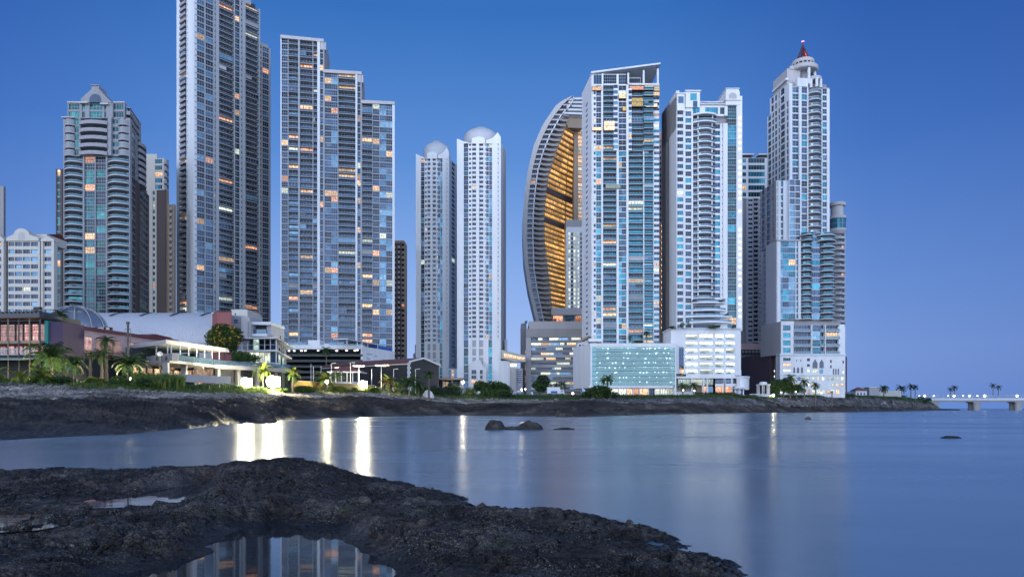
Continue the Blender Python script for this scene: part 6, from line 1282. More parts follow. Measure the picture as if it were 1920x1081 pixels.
def terrace():
    T = Tower('terrace_pavilion', at(322, 142, 700), 'white roofed open terrace restaurant on pillars with a glass railing', 'pavilion')
    FA, FB = Face((205, 165), (322, 142)), Face((322, 142), (425, 163)); zc = lambda p: Z(p, 142)
    r = MB(); q = [FA.pt(0, .8, 0), FA.pt(FA.L, 1.2, 0), FB.pt(FB.L, .6, 0), FB.pt(FB.L, -14, 0), FA.pt(0, -14, 0)]
    top = zc(639.5); r.loft([[(p[0], p[1], top - .55) for p in q], [(p[0], p[1], top - .1) for p in q], [(p[0] * .985 + X(322, 150) * .015, p[1] * .97 + 155 * .03, top + .35) for p in q]], MT['lgrey']); T.one('roof', r)
    d = MB(); q2 = [FA.pt(0, 0, 0), FA.pt(FA.L, .4, 0), FB.pt(FB.L, .2, 0), FB.pt(FB.L, -13, 0), FA.pt(0, -13, 0)]; d.prism([p[:2] for p in q2], zc(679.5), zc(674.5), MT['concrete']); T.one('deck', d)
    w = T.mb('wall'); 
    FA.box(w, FA.L * .35, FA.L * .6, -12, -11, zc(716), zc(648), MT['dark']); FB.box(w, FB.L * .1, FB.L * .62, -12, -11, zc(716), zc(648), MT['dark']); FA.box(w, FA.L * .45, FA.L, -1.5, 0, zc(676), zc(662), MT['concrete']); FA.box(w, FA.L * .2, FA.L * .5, -8, -6, zc(700), zc(664), MT['tan'])
    for F, n, side in ((FA, 6, 0), (FB, 7, 1)):
        for k in range(n):
            t = (k + (.5 if not side else .15)) / n * F.L; mb = MB(); c = F.pt(t, -.4, 0); mb.tube((c[0], c[1], zc(675)), (c[0], c[1], top - .55), .13, .13, MT['steel'], 6); T.add('post', mb, 1)
            if side: rl = MB(); F.box(rl, k / n * F.L, (k + 1) / n * F.L - .1, -.1, -.04, zc(674.5), zc(663), MT['rail']); T.add('railing', rl, 1)
    for k, t in enumerate((.05, .35, .65, .97)): mb = MB(); c = FB.pt(t * FB.L, -2, 0); mb.prism([(c[0] - .55, c[1] - .4), (c[0] + .55, c[1] - .4), (c[0] + .55, c[1] + .4), (c[0] - .55, c[1] + .4)], zc(706), zc(679), MT['concrete']); T.add('pillar', mb, 1)
    for k in range(9):                                     # lit rooms under and behind the deck
        mb = MB(); t = k / 9 * FB.L; FB.pane(mb, t + .3, t + FB.L / 9 - .3, -9, zc(700), zc(686), MT[('lwarm', 'lpeach', 'lpeach')[k % 3]], 3, 1); T.add('window', mb, 2)
    for k in range(5): mb = MB(); t = FA.L * (.5 + k * .1); FA.pane(mb, t, t + FA.L * .085, -9, zc(700), zc(686), MT['lpeach'], 2, 1); T.add('window', mb, 2)
    for k in range(10):
        mb = MB(); t = (k + .5) / 10 * FB.L; c = FB.pt(t, -random.uniform(2, 8), 0); zf = zc(674.5); mb.tube((c[0], c[1], zf), (c[0], c[1], zf + .72), .05, .05, MT['dgrey'], 5); mb.lathe(c[0], c[1], [(.45, zf + .72), (.45, zf + .77)], MT['dgrey'], 10)
        for s in (-1, 1): mb.box(c[0] + s * .75 - .22, c[0] + s * .75 + .22, c[1] - .22, c[1] + .22, zf + .4, zf + .45, MT['dgrey']); mb.box(c[0] + s * .95 - .03, c[0] + s * .95 + .03, c[1] - .22, c[1] + .22, zf, zf + .9, MT['dgrey'])
        T.add('table_set', mb, 1)
    T.finish()
    # garden wall in front of it
    m = MB(); Fw = Face((296, 131), (432, 146)); Fw.box(m, 0, Fw.L, -.3, 0, Z(716, 138), Z(703, 138), MT['lgrey']); Fw.box(m, -.1, Fw.L + .1, -.4, .1, Z(703, 138), Z(702.2, 138), MT['cream']); tag(m.build('garden_wall'), 'low grey garden wall in front of the open terrace restaurant', 'wall')
    Y0 = 160; T = Tower('footbridge_deck', at(470, Y0, 700), 'cream walkway deck with glass railing running right from the terrace', 'walkway'); F = Face((402, 158), (545, 176)); z = lambda p: Z(p, 158); d = MB(); F.box(d, 0, F.L, -4, 0, z(690), z(682.5), MT['concrete']); T.one('deck', d)
    for k in range(9): rl = MB(); F.box(rl, k / 9 * F.L, (k + 1) / 9 * F.L - .1, -.3, -.22, z(682.5), z(674), MT['rail']); T.add('railing', rl, 1)
    for k in range(4): pm = MB(); F.box(pm, (k + .4) / 4 * F.L, (k + .4) / 4 * F.L + .7, -3, -2, z(720), z(690), MT['concrete']); T.add('pillar', pm, 1)
    F.box(T.mb('wall'), 0, F.L, -4, -3.6, z(722), z(690), MT['dark'])
    for k in range(5): mb = MB(); F.pane(mb, (k + .1) / 5 * F.L, (k + .55) / 5 * F.L, -3.5, z(712), z(702), MT['lpeach' if k % 2 else 'lgreen'], 2); T.add('window', mb, 1)
    T.finish()
MT['lpeach'] = lit('peach_lit_room', (.62, .38, .24), (1.0, .82, .56), .7)
terrace()
def modern_glass():
    T = Tower('glass_restaurant', at(485, 190, 700), 'modern glass restaurant with a jutting flat roof and curved corner', 'building'); F0, F1 = Face((444, 188), (518, 186)), Face((518, 186), (536, 214)); z = lambda p: Z(p, 186)
    q = lambda d: [F0.pt(-d, d, 0)[:2], (F0.pt(F0.L, d, 0)[0] + d * .6, F0.pt(F0.L, d, 0)[1]), F1.pt(F1.L, d, 0)[:2], F0.pt(0, -26, 0)[:2]]
    for part, y0, y1, d in (('roof', 635, 633, 2.2), ('floor_slab', 659, 656, 1.8), ('base', 686, 680, 1.2)): m = MB(); m.prism(q(d), z(y0), z(y1), MT['steel'] if part != 'base' else MT['cream']); T.one(part, m)
    w = T.mb('wall'); w.prism(inset(q(0), .3), z(722), z(635), MT['dark'])
    for F, n in ((F0, 7), (F1, 5)):
        for k in range(n):
            A, B = k / n * F.L, (k + 1) / n * F.L - .12
            mb = MB(); F.pane(mb, A, B, 0, z(656), z(635.3), MT['lgreen' if F is F0 and k == 3 else ('gdark' if k % 3 else 'gblue')], 1, 2); T.add('window', mb, 2)
            mb = MB(); F.pane(mb, A, B, 0, z(680), z(659.3), MT['lwhite' if F is F0 and 1 < k < 6 else ('lgreen' if k % 2 else 'gblue')], 1, 1); T.add('window', mb, 2)
            F.box(w, B, B + .12, -.2, .08, z(680), z(635.3), MT['steel'])
    T.finish()
    Y0 = 232; Y0 = 200; T = Tower('white_block', at(480, Y0, 680), 'cluster of pale cubic rooftop blocks right of the red brick box', 'building'); m = T.mb('wall')
    for p0, p1, y0, y1, dy, mm in ((433, 464, 580, 591, 3, 'cream'), (434, 452, 591, 690, 0, 'bgrey'), (452, 464, 591, 690, -1.5, 'lgrey'), (464, 470, 600, 690, 0, 'lgrey'), (466, 508, 603, 608, 1, 'white2'), (468, 500, 608, 625, 4, 'dark'), (466, 501, 625, 630, 1, 'white2'), (468, 500, 630, 690, 3, 'concrete'), (500, 508, 604, 690, 3, 'bgrey')): wbox(m, p0, p1, y0, y1, Y0 + dy, 12, MT[mm])
    mb = MB(); wbox(mb, 470, 499, 617, 625, Y0 + 2, .1, MT['rail']); T.add('railing', mb, 1); F0 = Face((433, Y0 + 3), (464, Y0 + 3)); mb = MB(); F0.pane(mb, F0.a(440), F0.a(442.5), .05, Z(588, Y0), Z(584, Y0), MT['gdark'], 1); T.add('window', mb, 1)
    F0 = Face((437, Y0), (452, Y0)); 
    for k in range(4): mb = MB(); F0.pane(mb, F0.a(439), F0.a(446), .05, Z(606 + k * 18, Y0), Z(598 + k * 18, Y0), MT['gsky'], 2, 2); T.add('window', mb, 1)
    T.finish()
    T = Tower('brick_block', at(415, 196, 690), 'windowless red brick block at the right end of the barrel roof', 'building'); m = T.mb('wall'); F = Face((398, 200), (407, 194)); m.prism([P(398, 201), P(407, 194), P(434, 194), P(434, 206), P(399, 208)], Z(700, 194), Z(583.5, 194), MT['red']); m.prism([P(397.6, 201), P(407, 193.6), P(434.5, 193.6), P(434.5, 206), P(398.5, 208)], Z(583.5, 194), Z(582.5, 194), MT['maroon']); T.finish()
    m = MB(); Y0 = 205
    for k in range(6): F = Face((500, Y0 + k), (533, Y0 + 6 + k)); F.vpoly(m, [(F.a(500 + k), Z(640 - k * 3, Y0)), (F.a(532), Z(624 - k * 2.2 + 14, Y0)), (F.a(530), Z(623 - k * 1.0 + 12, Y0)), (F.a(504 + k), Z(637 - k * 3, Y0))], -.25, 0, MT['dgrey'])
    F = Face((502, Y0 + 5), (530, Y0 + 5))
    for p0 in (506, 516, 526): c = F.pt(F.a(p0), 0, 0); m.tube((c[0], c[1], Z(645, Y0)), (c[0], c[1], Z(626, Y0)), .15, .15, MT['dgrey'])
    tag(m.build('louvred_canopy'), 'dark fanned louvre canopy on the roof behind the modern glass restaurant', 'canopy')
modern_glass()
MT['deckg'] = wall('dark_green_grey_deck', (.06, .07, .07), var=.15)
def deck_podium():
    Y0 = 322; T = Tower('parking_podium', at(620, Y0, 710), 'long dark open parking podium with scattered lamps under the stepped tower', 'parking'); z = lambda p: Z(p, Y0); F0, F1 = Face((520, Y0), (680, Y0)), Face((680, Y0), (740, 352)); a = F0.a; w = T.mb('wall')
    F0.box(w, 0, F0.L, -30, -9, z(725), z(650), MT['dark']); F0.box(w, 0, F0.L, -30, .3, z(654), z(646.5), MT['white']); F1.box(w, 0, F1.L, -1, 0, z(720), z(649), MT['white']); F1.box(w, 6, F1.L, -20, -1, z(651.5), z(649.5), MT['lgrey'])
    ys = [654, 664.5, 675, 685.5, 696, 706]
    for y in ys[1:]: F0.box(w, 0, F0.L, -9, 0, z(y + 3.2), z(y - 1), MT['deckg'])
    for i, y in enumerate(ys):
        for k in range(14):
            if random.random() < .35: continue
            px = 527 + k * 11 + random.uniform(-4, 4); mb = MB(); c = F0.pt(a(px), -random.uniform(.6, 5), z(y + 1.6)); mb.box(c[0] - .4, c[0] + .4, c[1] - .2, c[1] + .2, c[2] - .28, c[2] + .2, MT['lampw'] if random.random() < .6 else MT['tube']); T.add('ceiling_light_or_added_glow', mb, 1)
    for t, y, w_ in ((.12, 661, .16), (.34, 663, .1), (.62, 668, .14), (.12, 670, .1), (.36, 672, .18)): mb = MB(); F1.box(mb, F1.L * t, F1.L * (t + w_), -.1, .03, z(y + 1.4), z(y), MT['gdark']); T.add('slot', mb, 1)
    tm = MB(); F0.box(tm, a(574), a(596), -12, -3, z(647), z(636), MT['white']); F0.box(tm, a(603), a(616), -10, -4, z(647), z(642), MT['white2']); T.one('rooftop_block', tm)
    rl = MB(); F0.box(rl, a(530), a(574), -.5, -.4, z(647), z(641), MT['rail']); F0.box(rl, a(616), a(680), -.5, -.4, z(647), z(641), MT['rail']); T.one('railing', rl)
    aw = MB(); F1.box(aw, F1.L * .5, F1.L * .98, -8, -1, z(651), z(641.5), MT['blue']); T.one('awning', aw); pg = MB(); F1.box(pg, -F1.L * .4, F1.L * .55, -8, -.5, z(640.5), z(639), MT['white']); 
    for t in (-.38, -.1, .2, .5): F1.box(pg, F1.L * t, F1.L * t + .3, -1.2, -.9, z(649), z(640), MT['white'])
    T.one('pergola', pg); T.finish()
MT['blue'] = wall('blue_awning', (.03, .12, .38), var=.1)
deck_podium()
MT['netwall'] = wall('dark_netted_wall', (.028, .029, .034), var=.2)
def gable_hall():
    T = Tower('gabled_hall', at(766, 236, 715), 'dark grey gabled hall with a red roof and white quoined corner', 'hall'); FS, FG = Face((606, 262), (766, 236)), Face((766, 236), (823, 246)); z = lambda p: Z(p, 236); w = T.mb('wall')
    zE = z(679); zA = z(671.5); zb = z(724); L = FG.L
    FS.box(w, 0, FS.L, -4, 0, zb, zE, MT['netwall']); FG.vpoly(w, [(0, zb), (0, zE), (L * .45, zA), (L, Z(685, 246)), (L, zb)], -.6, 0, MT['netwall'])
    r = MB(); g = FS.pt; e0, e1 = g(-.5, .8, zE - .2), g(FS.L + .3, .8, zE - .2); apx = FG.pt(L * .45, .5, zA + .25); u = Vector((FS.u.x, FS.u.y, 0)); a0 = Vector(apx) - u * (FS.L + .8); er = FG.pt(L + .4, .5, Z(685, 246) - .2); e3 = Vector(er) - u * (FS.L + .8)
    th = Vector((0, 0, .35))
    for A, B, C, D in ((e0, e1, apx, a0), (a0, apx, er, e3)):
        A, B, C, D = map(Vector, (A, B, C, D)); r.hexa([tuple(A), tuple(B), tuple(C), tuple(D), tuple(A + th), tuple(B + th), tuple(C + th), tuple(D + th)], MT['roofred'])
    T.one('roof', r)
    fa = MB(); FG.vpoly(fa, [(-.3, zE - .1), (-.3, zE + .5), (L * .45, zA + .75), (L + .4, Z(685, 246) + .3), (L + .4, Z(685, 246) - .3), (L * .45, zA + .1)], .5, .75, MT['steel']); T.one('barge_board', fa)
    for k in range(8): mb = MB(); FG.box(mb, -.35 if k % 2 else -.2, .9 if k % 2 else .5, -.3, .15, z(712 - k * 4.2), z(708.4 - k * 4.2), MT['white2']); T.add('quoin', mb, 1)
    gt = MB(); 
    FS.box(gt, 0, FS.L, .05, .5, zE - .75, zE - .3, MT['cream']); T.one('gutter', gt)
    for t in (.2, .42, .6, .78, .9): mb = MB(); c = FS.pt(FS.L * t, .7, zE - .6); mb.box(c[0] - .9, c[0] + .9, c[1] - .15, c[1] + .15, c[2] - .2, c[2] + .15, MT['lampy'] if t in (.2, .78) else MT['cream']); T.add('wall_lamp', mb, 1) if t in (.2, .78) else None
    T.finish()
    Y0 = 222; T = Tower('kiosk', at(646, Y0, 722), 'small white kiosk with a low red hipped roof before the gabled hall', 'kiosk'); z = lambda p: Z(p, Y0); x0, x1 = X(616, Y0), X(677, Y0); r = MB()
    r.loft([[(x0, Y0 - 1, z(696)), (x1, Y0 - 1, z(696)), (x1, Y0 + 8, z(696)), (x0, Y0 + 8, z(696))], [(x0 + 3.4, Y0 + 3, z(686)), (x1 - 3.4, Y0 + 3, z(686)), (x1 - 3.4, Y0 + 4, z(686)), (x0 + 3.4, Y0 + 4, z(686))]], MT['roofred2']); r.box(x0 - .2, x1 + .2, Y0 - 1.2, Y0 + 8.2, z(698), z(696), MT['white']); T.one('roof', r)
    w = T.mb('wall'); w.box(x0 + 1, x1 - 1, Y0 + 1.5, Y0 + 7, z(724), z(698), MT['dark']); w.box(x0 + .5, x1 - .5, Y0 - .6, Y0 - .3, z(724), z(715), MT['lgrey'])
    for k in range(6): mb = MB(); xx = x0 + .6 + k * (x1 - x0 - 1.4) / 5; mb.box(xx - .14, xx + .14, Y0 - .5, Y0 - .2, z(716), z(698), MT['white']); T.add('column', mb, 1)
    T.finish()
    m = MB(); F = Face((548, 178), (702, 216)); F.box(m, 0, F.L, -.4, 0, Z(734, 190), Z(716.5, 190), MT['yellow']); F.box(m, -.1, F.L + .1, -.5, .1, Z(716.5, 190), Z(715.6, 190), MT['cream']); tag(m.build('boundary_wall'), 'long ochre boundary wall lit by floodlights behind the palms', 'wall')
    T = Tower('shelter', at(820, 252, 725), 'low brown flat roofed shelter between the gabled hall and twin towers', 'shelter'); Y0 = 252; m = MB(); wbox(m, 776, 868, 708, 711.5, Y0, 8, MT['tan']); T.one('roof', m); wbox(T.mb('wall'), 780, 862, 711.5, 735, Y0 + 6, 1, MT['dark'])
    for k in range(6): mb = MB(); wbox(mb, 779 + k * 17, 780.2 + k * 17, 711, 736, Y0 + .3, .25, MT['lgrey']); T.add('post', mb, 1)
    F = Face((780, Y0 + 5.9), (862, Y0 + 5.9)); 
    for k in range(5): mb = MB(); F.pane(mb, F.a(782 + k * 16), F.a(793 + k * 16), .06, Z(724, Y0), Z(714, Y0), MT['lpeach' if k in (0, 3) else 'gdark'], 2); T.add('window', mb, 1)
    T.finish()
    T = Tower('link_block', at(833, 436, 718), 'beige glazed lobby block wedged between the feet of the twin towers', 'building'); m = T.mb('wall'); wbox(m, 838, 858, 690, 725, 436, 8, MT['lgrey']); F = Face((838, 436), (858, 436)); 
    for k in range(3): mb = MB(); F.pane(mb, F.a(841 + k * 5.6), F.a(846 + k * 5.6), .05, Z(712, 436), Z(693, 436), MT['lpeach' if k == 1 else 'gblue'], 1, 3); T.add('window', mb, 1)
    T.finish()
MT['roofred2'] = wall('faded_red_tiles', (.28, .10, .09), var=.2, streak=False)
gable_hall()
# ---------------- street furniture
def pole(px, py, pyt, Y, kind, label):
    z0 = tz(px, Y) - .3; z1 = Z(pyt, Y); r = empty('light_pole', (X(px, Y), Y, z0), label, 'light pole', 'light poles by the shore'); loc = r.location; x = X(px, Y); m = MB(); m.tube((x, Y, z0), (x, Y, z1), .13, .09, MT['steel'], 7); m.build('post', loc, r)
    h = MB()
    if kind == 'arm': h.tube((x, Y, z1), (x + .9, Y - .2, z1 + .15), .08, .06, MT['steel'], 5); h.box(x + .7, x + 1.5, Y - .4, Y, z1 + .05, z1 + .22, MT['steel']); h.build('lamp_head', loc, r)
    elif kind == 'twin':
        h.box(x - 1.6, x + 1.6, Y - .08, Y + .08, z1 - .1, z1 + .05, MT['steel']); h.build('crossbar', loc, r)
        for s in (-1.5, -.5, .5, 1.5): q = MB(); q.box(x + s - .35, x + s + .35, Y - .35, Y - .09, z1 + .05, z1 + .5, MT['steel']); q.build('floodlight', loc, r)
    else: h.lathe(x, Y, [(.14, z1), (.16, z1 + .15), (.05, z1 + .25)], MT['steel'], 8); h.build('cap', loc, r)
for a in [(583, 0, 683, 200, 'cap', 'plain white pole farthest left of those before the parking podium'), (587.5, 0, 688, 204, 'cap', 'shorter plain pole close beside the farthest left pole'), (602, 0, 687, 204, 'cap', 'plain pole left of the kiosk roof, before the lit parking decks'),
          (621, 0, 681, 214, 'arm', 'pole with a side arm rising above the left of the kiosk'), (657, 0, 680, 216, 'arm', 'pole with a side arm rising above the middle of the kiosk'), (673, 0, 687, 212, 'twin', 'pole with a row of floodlights directly above the bright floodlight'),
          (697, 0, 693, 216, 'cap', 'plain pole right of the bright floodlight before the grey hall'), (715, 0, 686, 216, 'twin', 'pole with a row of floodlights above the yellow lit palm'), (738, 0, 692, 222, 'arm', 'pole with a short arm before the grey hall, right of the yellow lit palm'), (779, 0, 692, 226, 'arm', 'pole with a short arm before the gable end of the grey hall')]: pole(*a)
def floodlight(px, py, Y, s, label, mat='flood', ry=0.0):
    z = Z(py, Y); x = X(px, Y); zb = tz(px, Y) - .3; r = empty('floodlight', (x, Y, zb), label, 'floodlight', 'floodlights along the shore'); loc = r.location
    m = MB(); m.tube((x, Y + .25, zb), (x, Y + .25, z), .12, .09, MT['dgrey'], 7); m.build('post', loc, r)
    h = MB(); h.box(x - s * .7, x + s * .7, Y + s * .3, Y + s * .3 + .3, z - s * .6, z + s * .6, MT['dgrey']); hb = h.build('housing', loc, r)
    l = MB(); n = 14; l.lathe(x, Y - s * .3, [(s * .62 * math.sin(PI * t / 8) + .01, z - s * .62 * math.cos(PI * t / 8)) for t in range(9)], MT[mat], n); l.build('lens', loc, r)
floodlight(512, 715, 157, 2.0, 'brightest floodlight on a short post, between two lit palms'); floodlight(462, 716, 152, 1.5, 'second floodlight, standing left of the brightest one'); floodlight(680, 721, 211, 1.9, 'bright floodlight in front of the kiosk and the grey hall')
floodlight(613, 715, 183, .55, 'small floodlight tucked under a lit yellow palm', 'flood2'); floodlight(868, 716, 246, .6, 'small floodlight before the foot of the white twin towers', 'flood3'); floodlight(1450, 740, 352, .7, 'small floodlight on the grass under the trees by the spire tower', 'flood3')
floodlight(246, 709, 124, .45, 'small garden floodlight among the tall grass on the left', 'flood2'); floodlight(60, 711, 118.5, .4, 'added garden floodlight hidden behind the low yellowish palm', 'flood2'); floodlight(122, 712, 119, .4, 'added garden floodlight hidden behind the dark shrub right of the low yellowish palm', 'flood2'); floodlight(322, 716, 126, .3, 'added garden floodlight hidden at the right of the tall grass', 'flood3')  # all but the first are unseen lamps added to brighten the plants
floodlight(1600, 741, 420, .5, 'tiny floodlight right of the spire tower lighting a bush', 'flood3'); floodlight(978, 730, 330, .5, 'small floodlight beside the white tents below the offices', 'flood3'); floodlight(1686, 747, 540, .5, 'tiny floodlight at the foot of the palms near the bridge', 'flood3')
def globe_lamp(px, py, Y, label):
    x = X(px, Y); z = Z(py, Y); zb = tz(px, Y) - .2; r = empty('globe_lamp', (x, Y, zb), label, 'lamp', 'globe lamps'); loc = r.location; m = MB(); m.tube((x, Y, zb), (x, Y, z), .07, .05, MT['tan'], 6); m.build('post', loc, r); g = MB(); k = 8; g.lathe(x, Y, [(.48 * math.sin(PI * t / k) + .01, z - .48 * math.cos(PI * t / k) + .4) for t in range(k + 1)], MT['gl2'], 12); g.build('globe', loc, r, True)
MT['gl2'] = wall('white_globe', (.7, .7, .7))
globe_lamp(300, 667, 128, 'white dish on a thin pole before the terrace corner')
for px, py, Y, s, lb in ((1281, 731, 316, .35, 'low lamp glowing under the left palm before the parking podium'), (1302, 732, 316, .35, 'low lamp glowing under the right palm before the parking podium'), (1465, 735, 352, .3, 'low lamp among the trees before the spire tower'), (1492, 734, 356, .35, 'low lamp right of the trees before the spire tower'), (1540, 736, 362, .4, 'low lamp near the white wall of the spire tower'), (1612, 742, 425, .4, 'low lamp on the bank before the red roofed house'), (985, 729, 330, .4, 'low lamp right of the white tents'), (1074, 737, 330, .6, 'low lamp glowing at the glass podium corner')):
    m = MB(); x = X(px, Y); z = Z(py, Y); m.tube((x, Y, tz(px, Y) - .2), (x, Y, z), .06, .05, MT['dgrey'], 5); m.lathe(x, Y, [(.02, z - s), (s * .8, z - s * .6), (s, z), (s * .8, z + s * .6), (.02, z + s)], MT['globe'], 10); tag(m.build('garden_lamp'), lb, 'lamp', 'low garden lamps')
m = MB(); Y = 128; x = X(240, Y); m.tube((x, Y, 7), (x, Y, Z(603, Y)), .22, .20, MT['dgrey'], 8); m.tube((x, Y, Z(607, Y)), (x, Y, Z(603, Y)), .34, .34, MT['dgrey'], 8)
for p in (617, 640): m.box(x - .6, x + .55, Y - .05, Y + .05, Z(p, Y), Z(p - .8, Y), MT['dgrey'])
for dx in (-.55, .5): m.tube((x + dx, Y, Z(648, Y)), (x + dx, Y, Z(617, Y)), .04, .04, MT['dgrey'], 4)
tag(m.build('chimney_pipe'), 'tall black flue pipe in front of the barrel roofed hall', 'flue pipe')
# ---------------- box truck, tents, gazebos, small house
def truck():
    Y0 = 296; z0 = tz(1040, Y0) - .1; x = X(1026, Y0); r = empty('box_truck', (x, Y0, z0), 'white box truck parked behind the bank below the glass podium', 'truck'); loc = r.location; m = MB(); m.box(x, x + 5.6, Y0, Y0 + 2.3, z0 + .9, z0 + 3.6, MT['white']); m.box(x + 1.6, x + 4.4, Y0 - .03, Y0, z0 + 1.0, z0 + 1.9, MT['blue']); m.build('cargo_box', loc, r)
    m = MB(); m.hexa([(x + 5.7, Y0 + .1, z0 + .6), (x + 7.6, Y0 + .1, z0 + .6), (x + 7.6, Y0 + 2.2, z0 + .6), (x + 5.7, Y0 + 2.2, z0 + .6), (x + 5.7, Y0 + .1, z0 + 2.6), (x + 7.1, Y0 + .1, z0 + 2.6), (x + 7.1, Y0 + 2.2, z0 + 2.6), (x + 5.7, Y0 + 2.2, z0 + 2.6)], MT['white2']); m.build('cab', loc, r)
    for dx in (1.2, 6.5):
        for dy in (-.02, 2.0): w = MB(); w.tube((x + dx, Y0 + dy, z0 + .5), (x + dx, Y0 + dy + .3, z0 + .5), .5, .5, MT['dgrey'], 12); w.build('wheel', loc, r)
    g = MB(); g.box(x + 6.0, x + 6.9, Y0 + .06, Y0 + .1, z0 + 1.6, z0 + 2.4, MT['gdark']); g.build('window', loc, r)
truck()
def tent(px, w, py, Y, label):
    z0 = tz(px, Y) - .1; zt = Z(py, Y); x = X(px, Y); h = M2(w, Y) / 2; r = empty('canopy_tent', (x, Y, z0), label, 'tent', 'white canopy tents'); loc = r.location; m = MB(); ze = z0 + (zt - z0) * .62; m.loft([[(x - h, Y - h, ze), (x + h, Y - h, ze), (x + h, Y + h, ze), (x - h, Y + h, ze)], [(x - .1, Y - .1, zt), (x + .1, Y - .1, zt), (x + .1, Y + .1, zt), (x - .1, Y + .1, zt)]], MT['white']); m.build('canopy', loc, r)
    for sx in (-1, 1):
        for sy in (-1, 1): p = MB(); p.tube((x + sx * h * .95, Y + sy * h * .95, z0), (x + sx * h * .95, Y + sy * h * .95, ze), .06, .06, MT['steel'], 5); p.build('leg', loc, r)
tent(952, 20, 729, 300, 'white pointed canopy tent behind the bushes by the link building'); tent(974, 16, 731, 300, 'smaller white pointed canopy tent beside the small floodlight')
def gazebo(px, w, pt, pb, Y, n, label, dome=True):
    z0 = tz(px, Y) - .1; zt = Z(pt, Y); x = X(px, Y); R = M2(w, Y) / 2; r = empty('gazebo', (x, Y, z0), label, 'gazebo'); loc = r.location; m = MB(); zE = zt - (zt - z0) * .22
    m.lathe(x, Y, [(R, zE - .3), (R * 1.05, zE), (R * .95, zE + .2), (R * .55, zE + .3), (R * .5, zt - .2), (.05, zt)] if dome else [(R, zE - .3), (R * 1.1, zE), (R * 1.1, zE + .3), (R * .6, zt), (.05, zt)], MT['white'], 16); m.build('roof', loc, r)
    for k in range(n): an = 2 * PI * k / n + .3; c = MB(); c.tube((x + R * .85 * math.cos(an), Y + R * .85 * math.sin(an), z0), (x + R * .85 * math.cos(an), Y + R * .85 * math.sin(an), zE - .2), .22, .2, MT['white'], 8); c.build('column', loc, r)
    b = MB(); b.lathe(x, Y, [(R, z0 - .5), (R, z0 + .2)], MT['white'], 16); b.build('floor', loc, r)
gazebo(1431, 26, 715, 740, 352, 8, 'round white columned gazebo left of the trees by the maroon building'); gazebo(1386, 20, 724, 741, 338, 6, 'small white columned porch before the rounded podium wing', False)
m = MB(); F = Face((1406, 346), (1442, 348)); zz = tz(1420, 346)
F.box(m, 0, F.L, -.2, 0, zz + .9, zz + 1.1, MT['white']); F.box(m, 0, F.L, -.2, 0, zz - .3, zz + .15, MT['white'])
for k in range(24): F.box(m, k / 24 * F.L, k / 24 * F.L + .14, -.17, -.03, zz, zz + .95, MT['white'])
tag(m.build('balustrade'), 'white balustrade joining the gazebo and the rounded podium wing', 'balustrade')
m = MB(); F = Face((1268, 322), (1302, 322)); zz = tz(1285, 322); F.box(m, 0, F.L, -.3, 0, zz - .4, zz + 1.7, MT['white']); F.box(m, -.1, F.L + .1, -.4, .1, zz + 1.7, zz + 1.85, MT['lgrey']); tag(m.build('garden_wall'), 'low white garden wall under palms before the glass podium', 'wall')
def house():
    Y0 = 500; T = Tower('small_house', at(1616, Y0, 742), 'small white house with a red hipped roof right of the towers', 'house'); z = lambda p: Z(p, Y0); x0, x1 = X(1603, Y0), X(1627, Y0); w = T.mb('wall'); w.box(x0 + .6, x1 - .6, Y0, Y0 + 8, z(746), z(732), MT['white']); r = MB(); r.loft([[(x0, Y0 - .8, z(732)), (x1, Y0 - .8, z(732)), (x1, Y0 + 9, z(732)), (x0, Y0 + 9, z(732))], [(x0 + 4.2, Y0 + 4, z(725)), (x1 - 4.2, Y0 + 4, z(725)), (x1 - 4.2, Y0 + 4.3, z(725)), (x0 + 4.2, Y0 + 4.3, z(725))]], MT['roofred2']); T.one('roof', r)
    F = Face((1603, Y0), (1627, Y0)); 
    for p in (1607, 1613, 1619): mb = MB(); F.pane(mb, F.a(p), F.a(p + 3), .04, z(740), z(735), MT['gblue'], 1); T.add('window', mb, 1)
    T.finish()
    T = Tower('low_annex', at(1655, 520, 744), 'low pale flat roofed annex between the small house and the palms', 'building'); w = T.mb('wall'); Y0 = 520; wbox(w, 1630, 1650, 726, 746, Y0, 8, MT['lgrey']); wbox(w, 1650, 1690, 732, 748, Y0 + 2, 8, MT['cream']); wbox(w, 1594, 1604, 734, 746, Y0, 6, MT['white']); m = MB(); wbox(m, 1629, 1651, 725, 726.2, Y0 - .4, 9, MT['white']); T.one('roof', m); T.finish()
house()
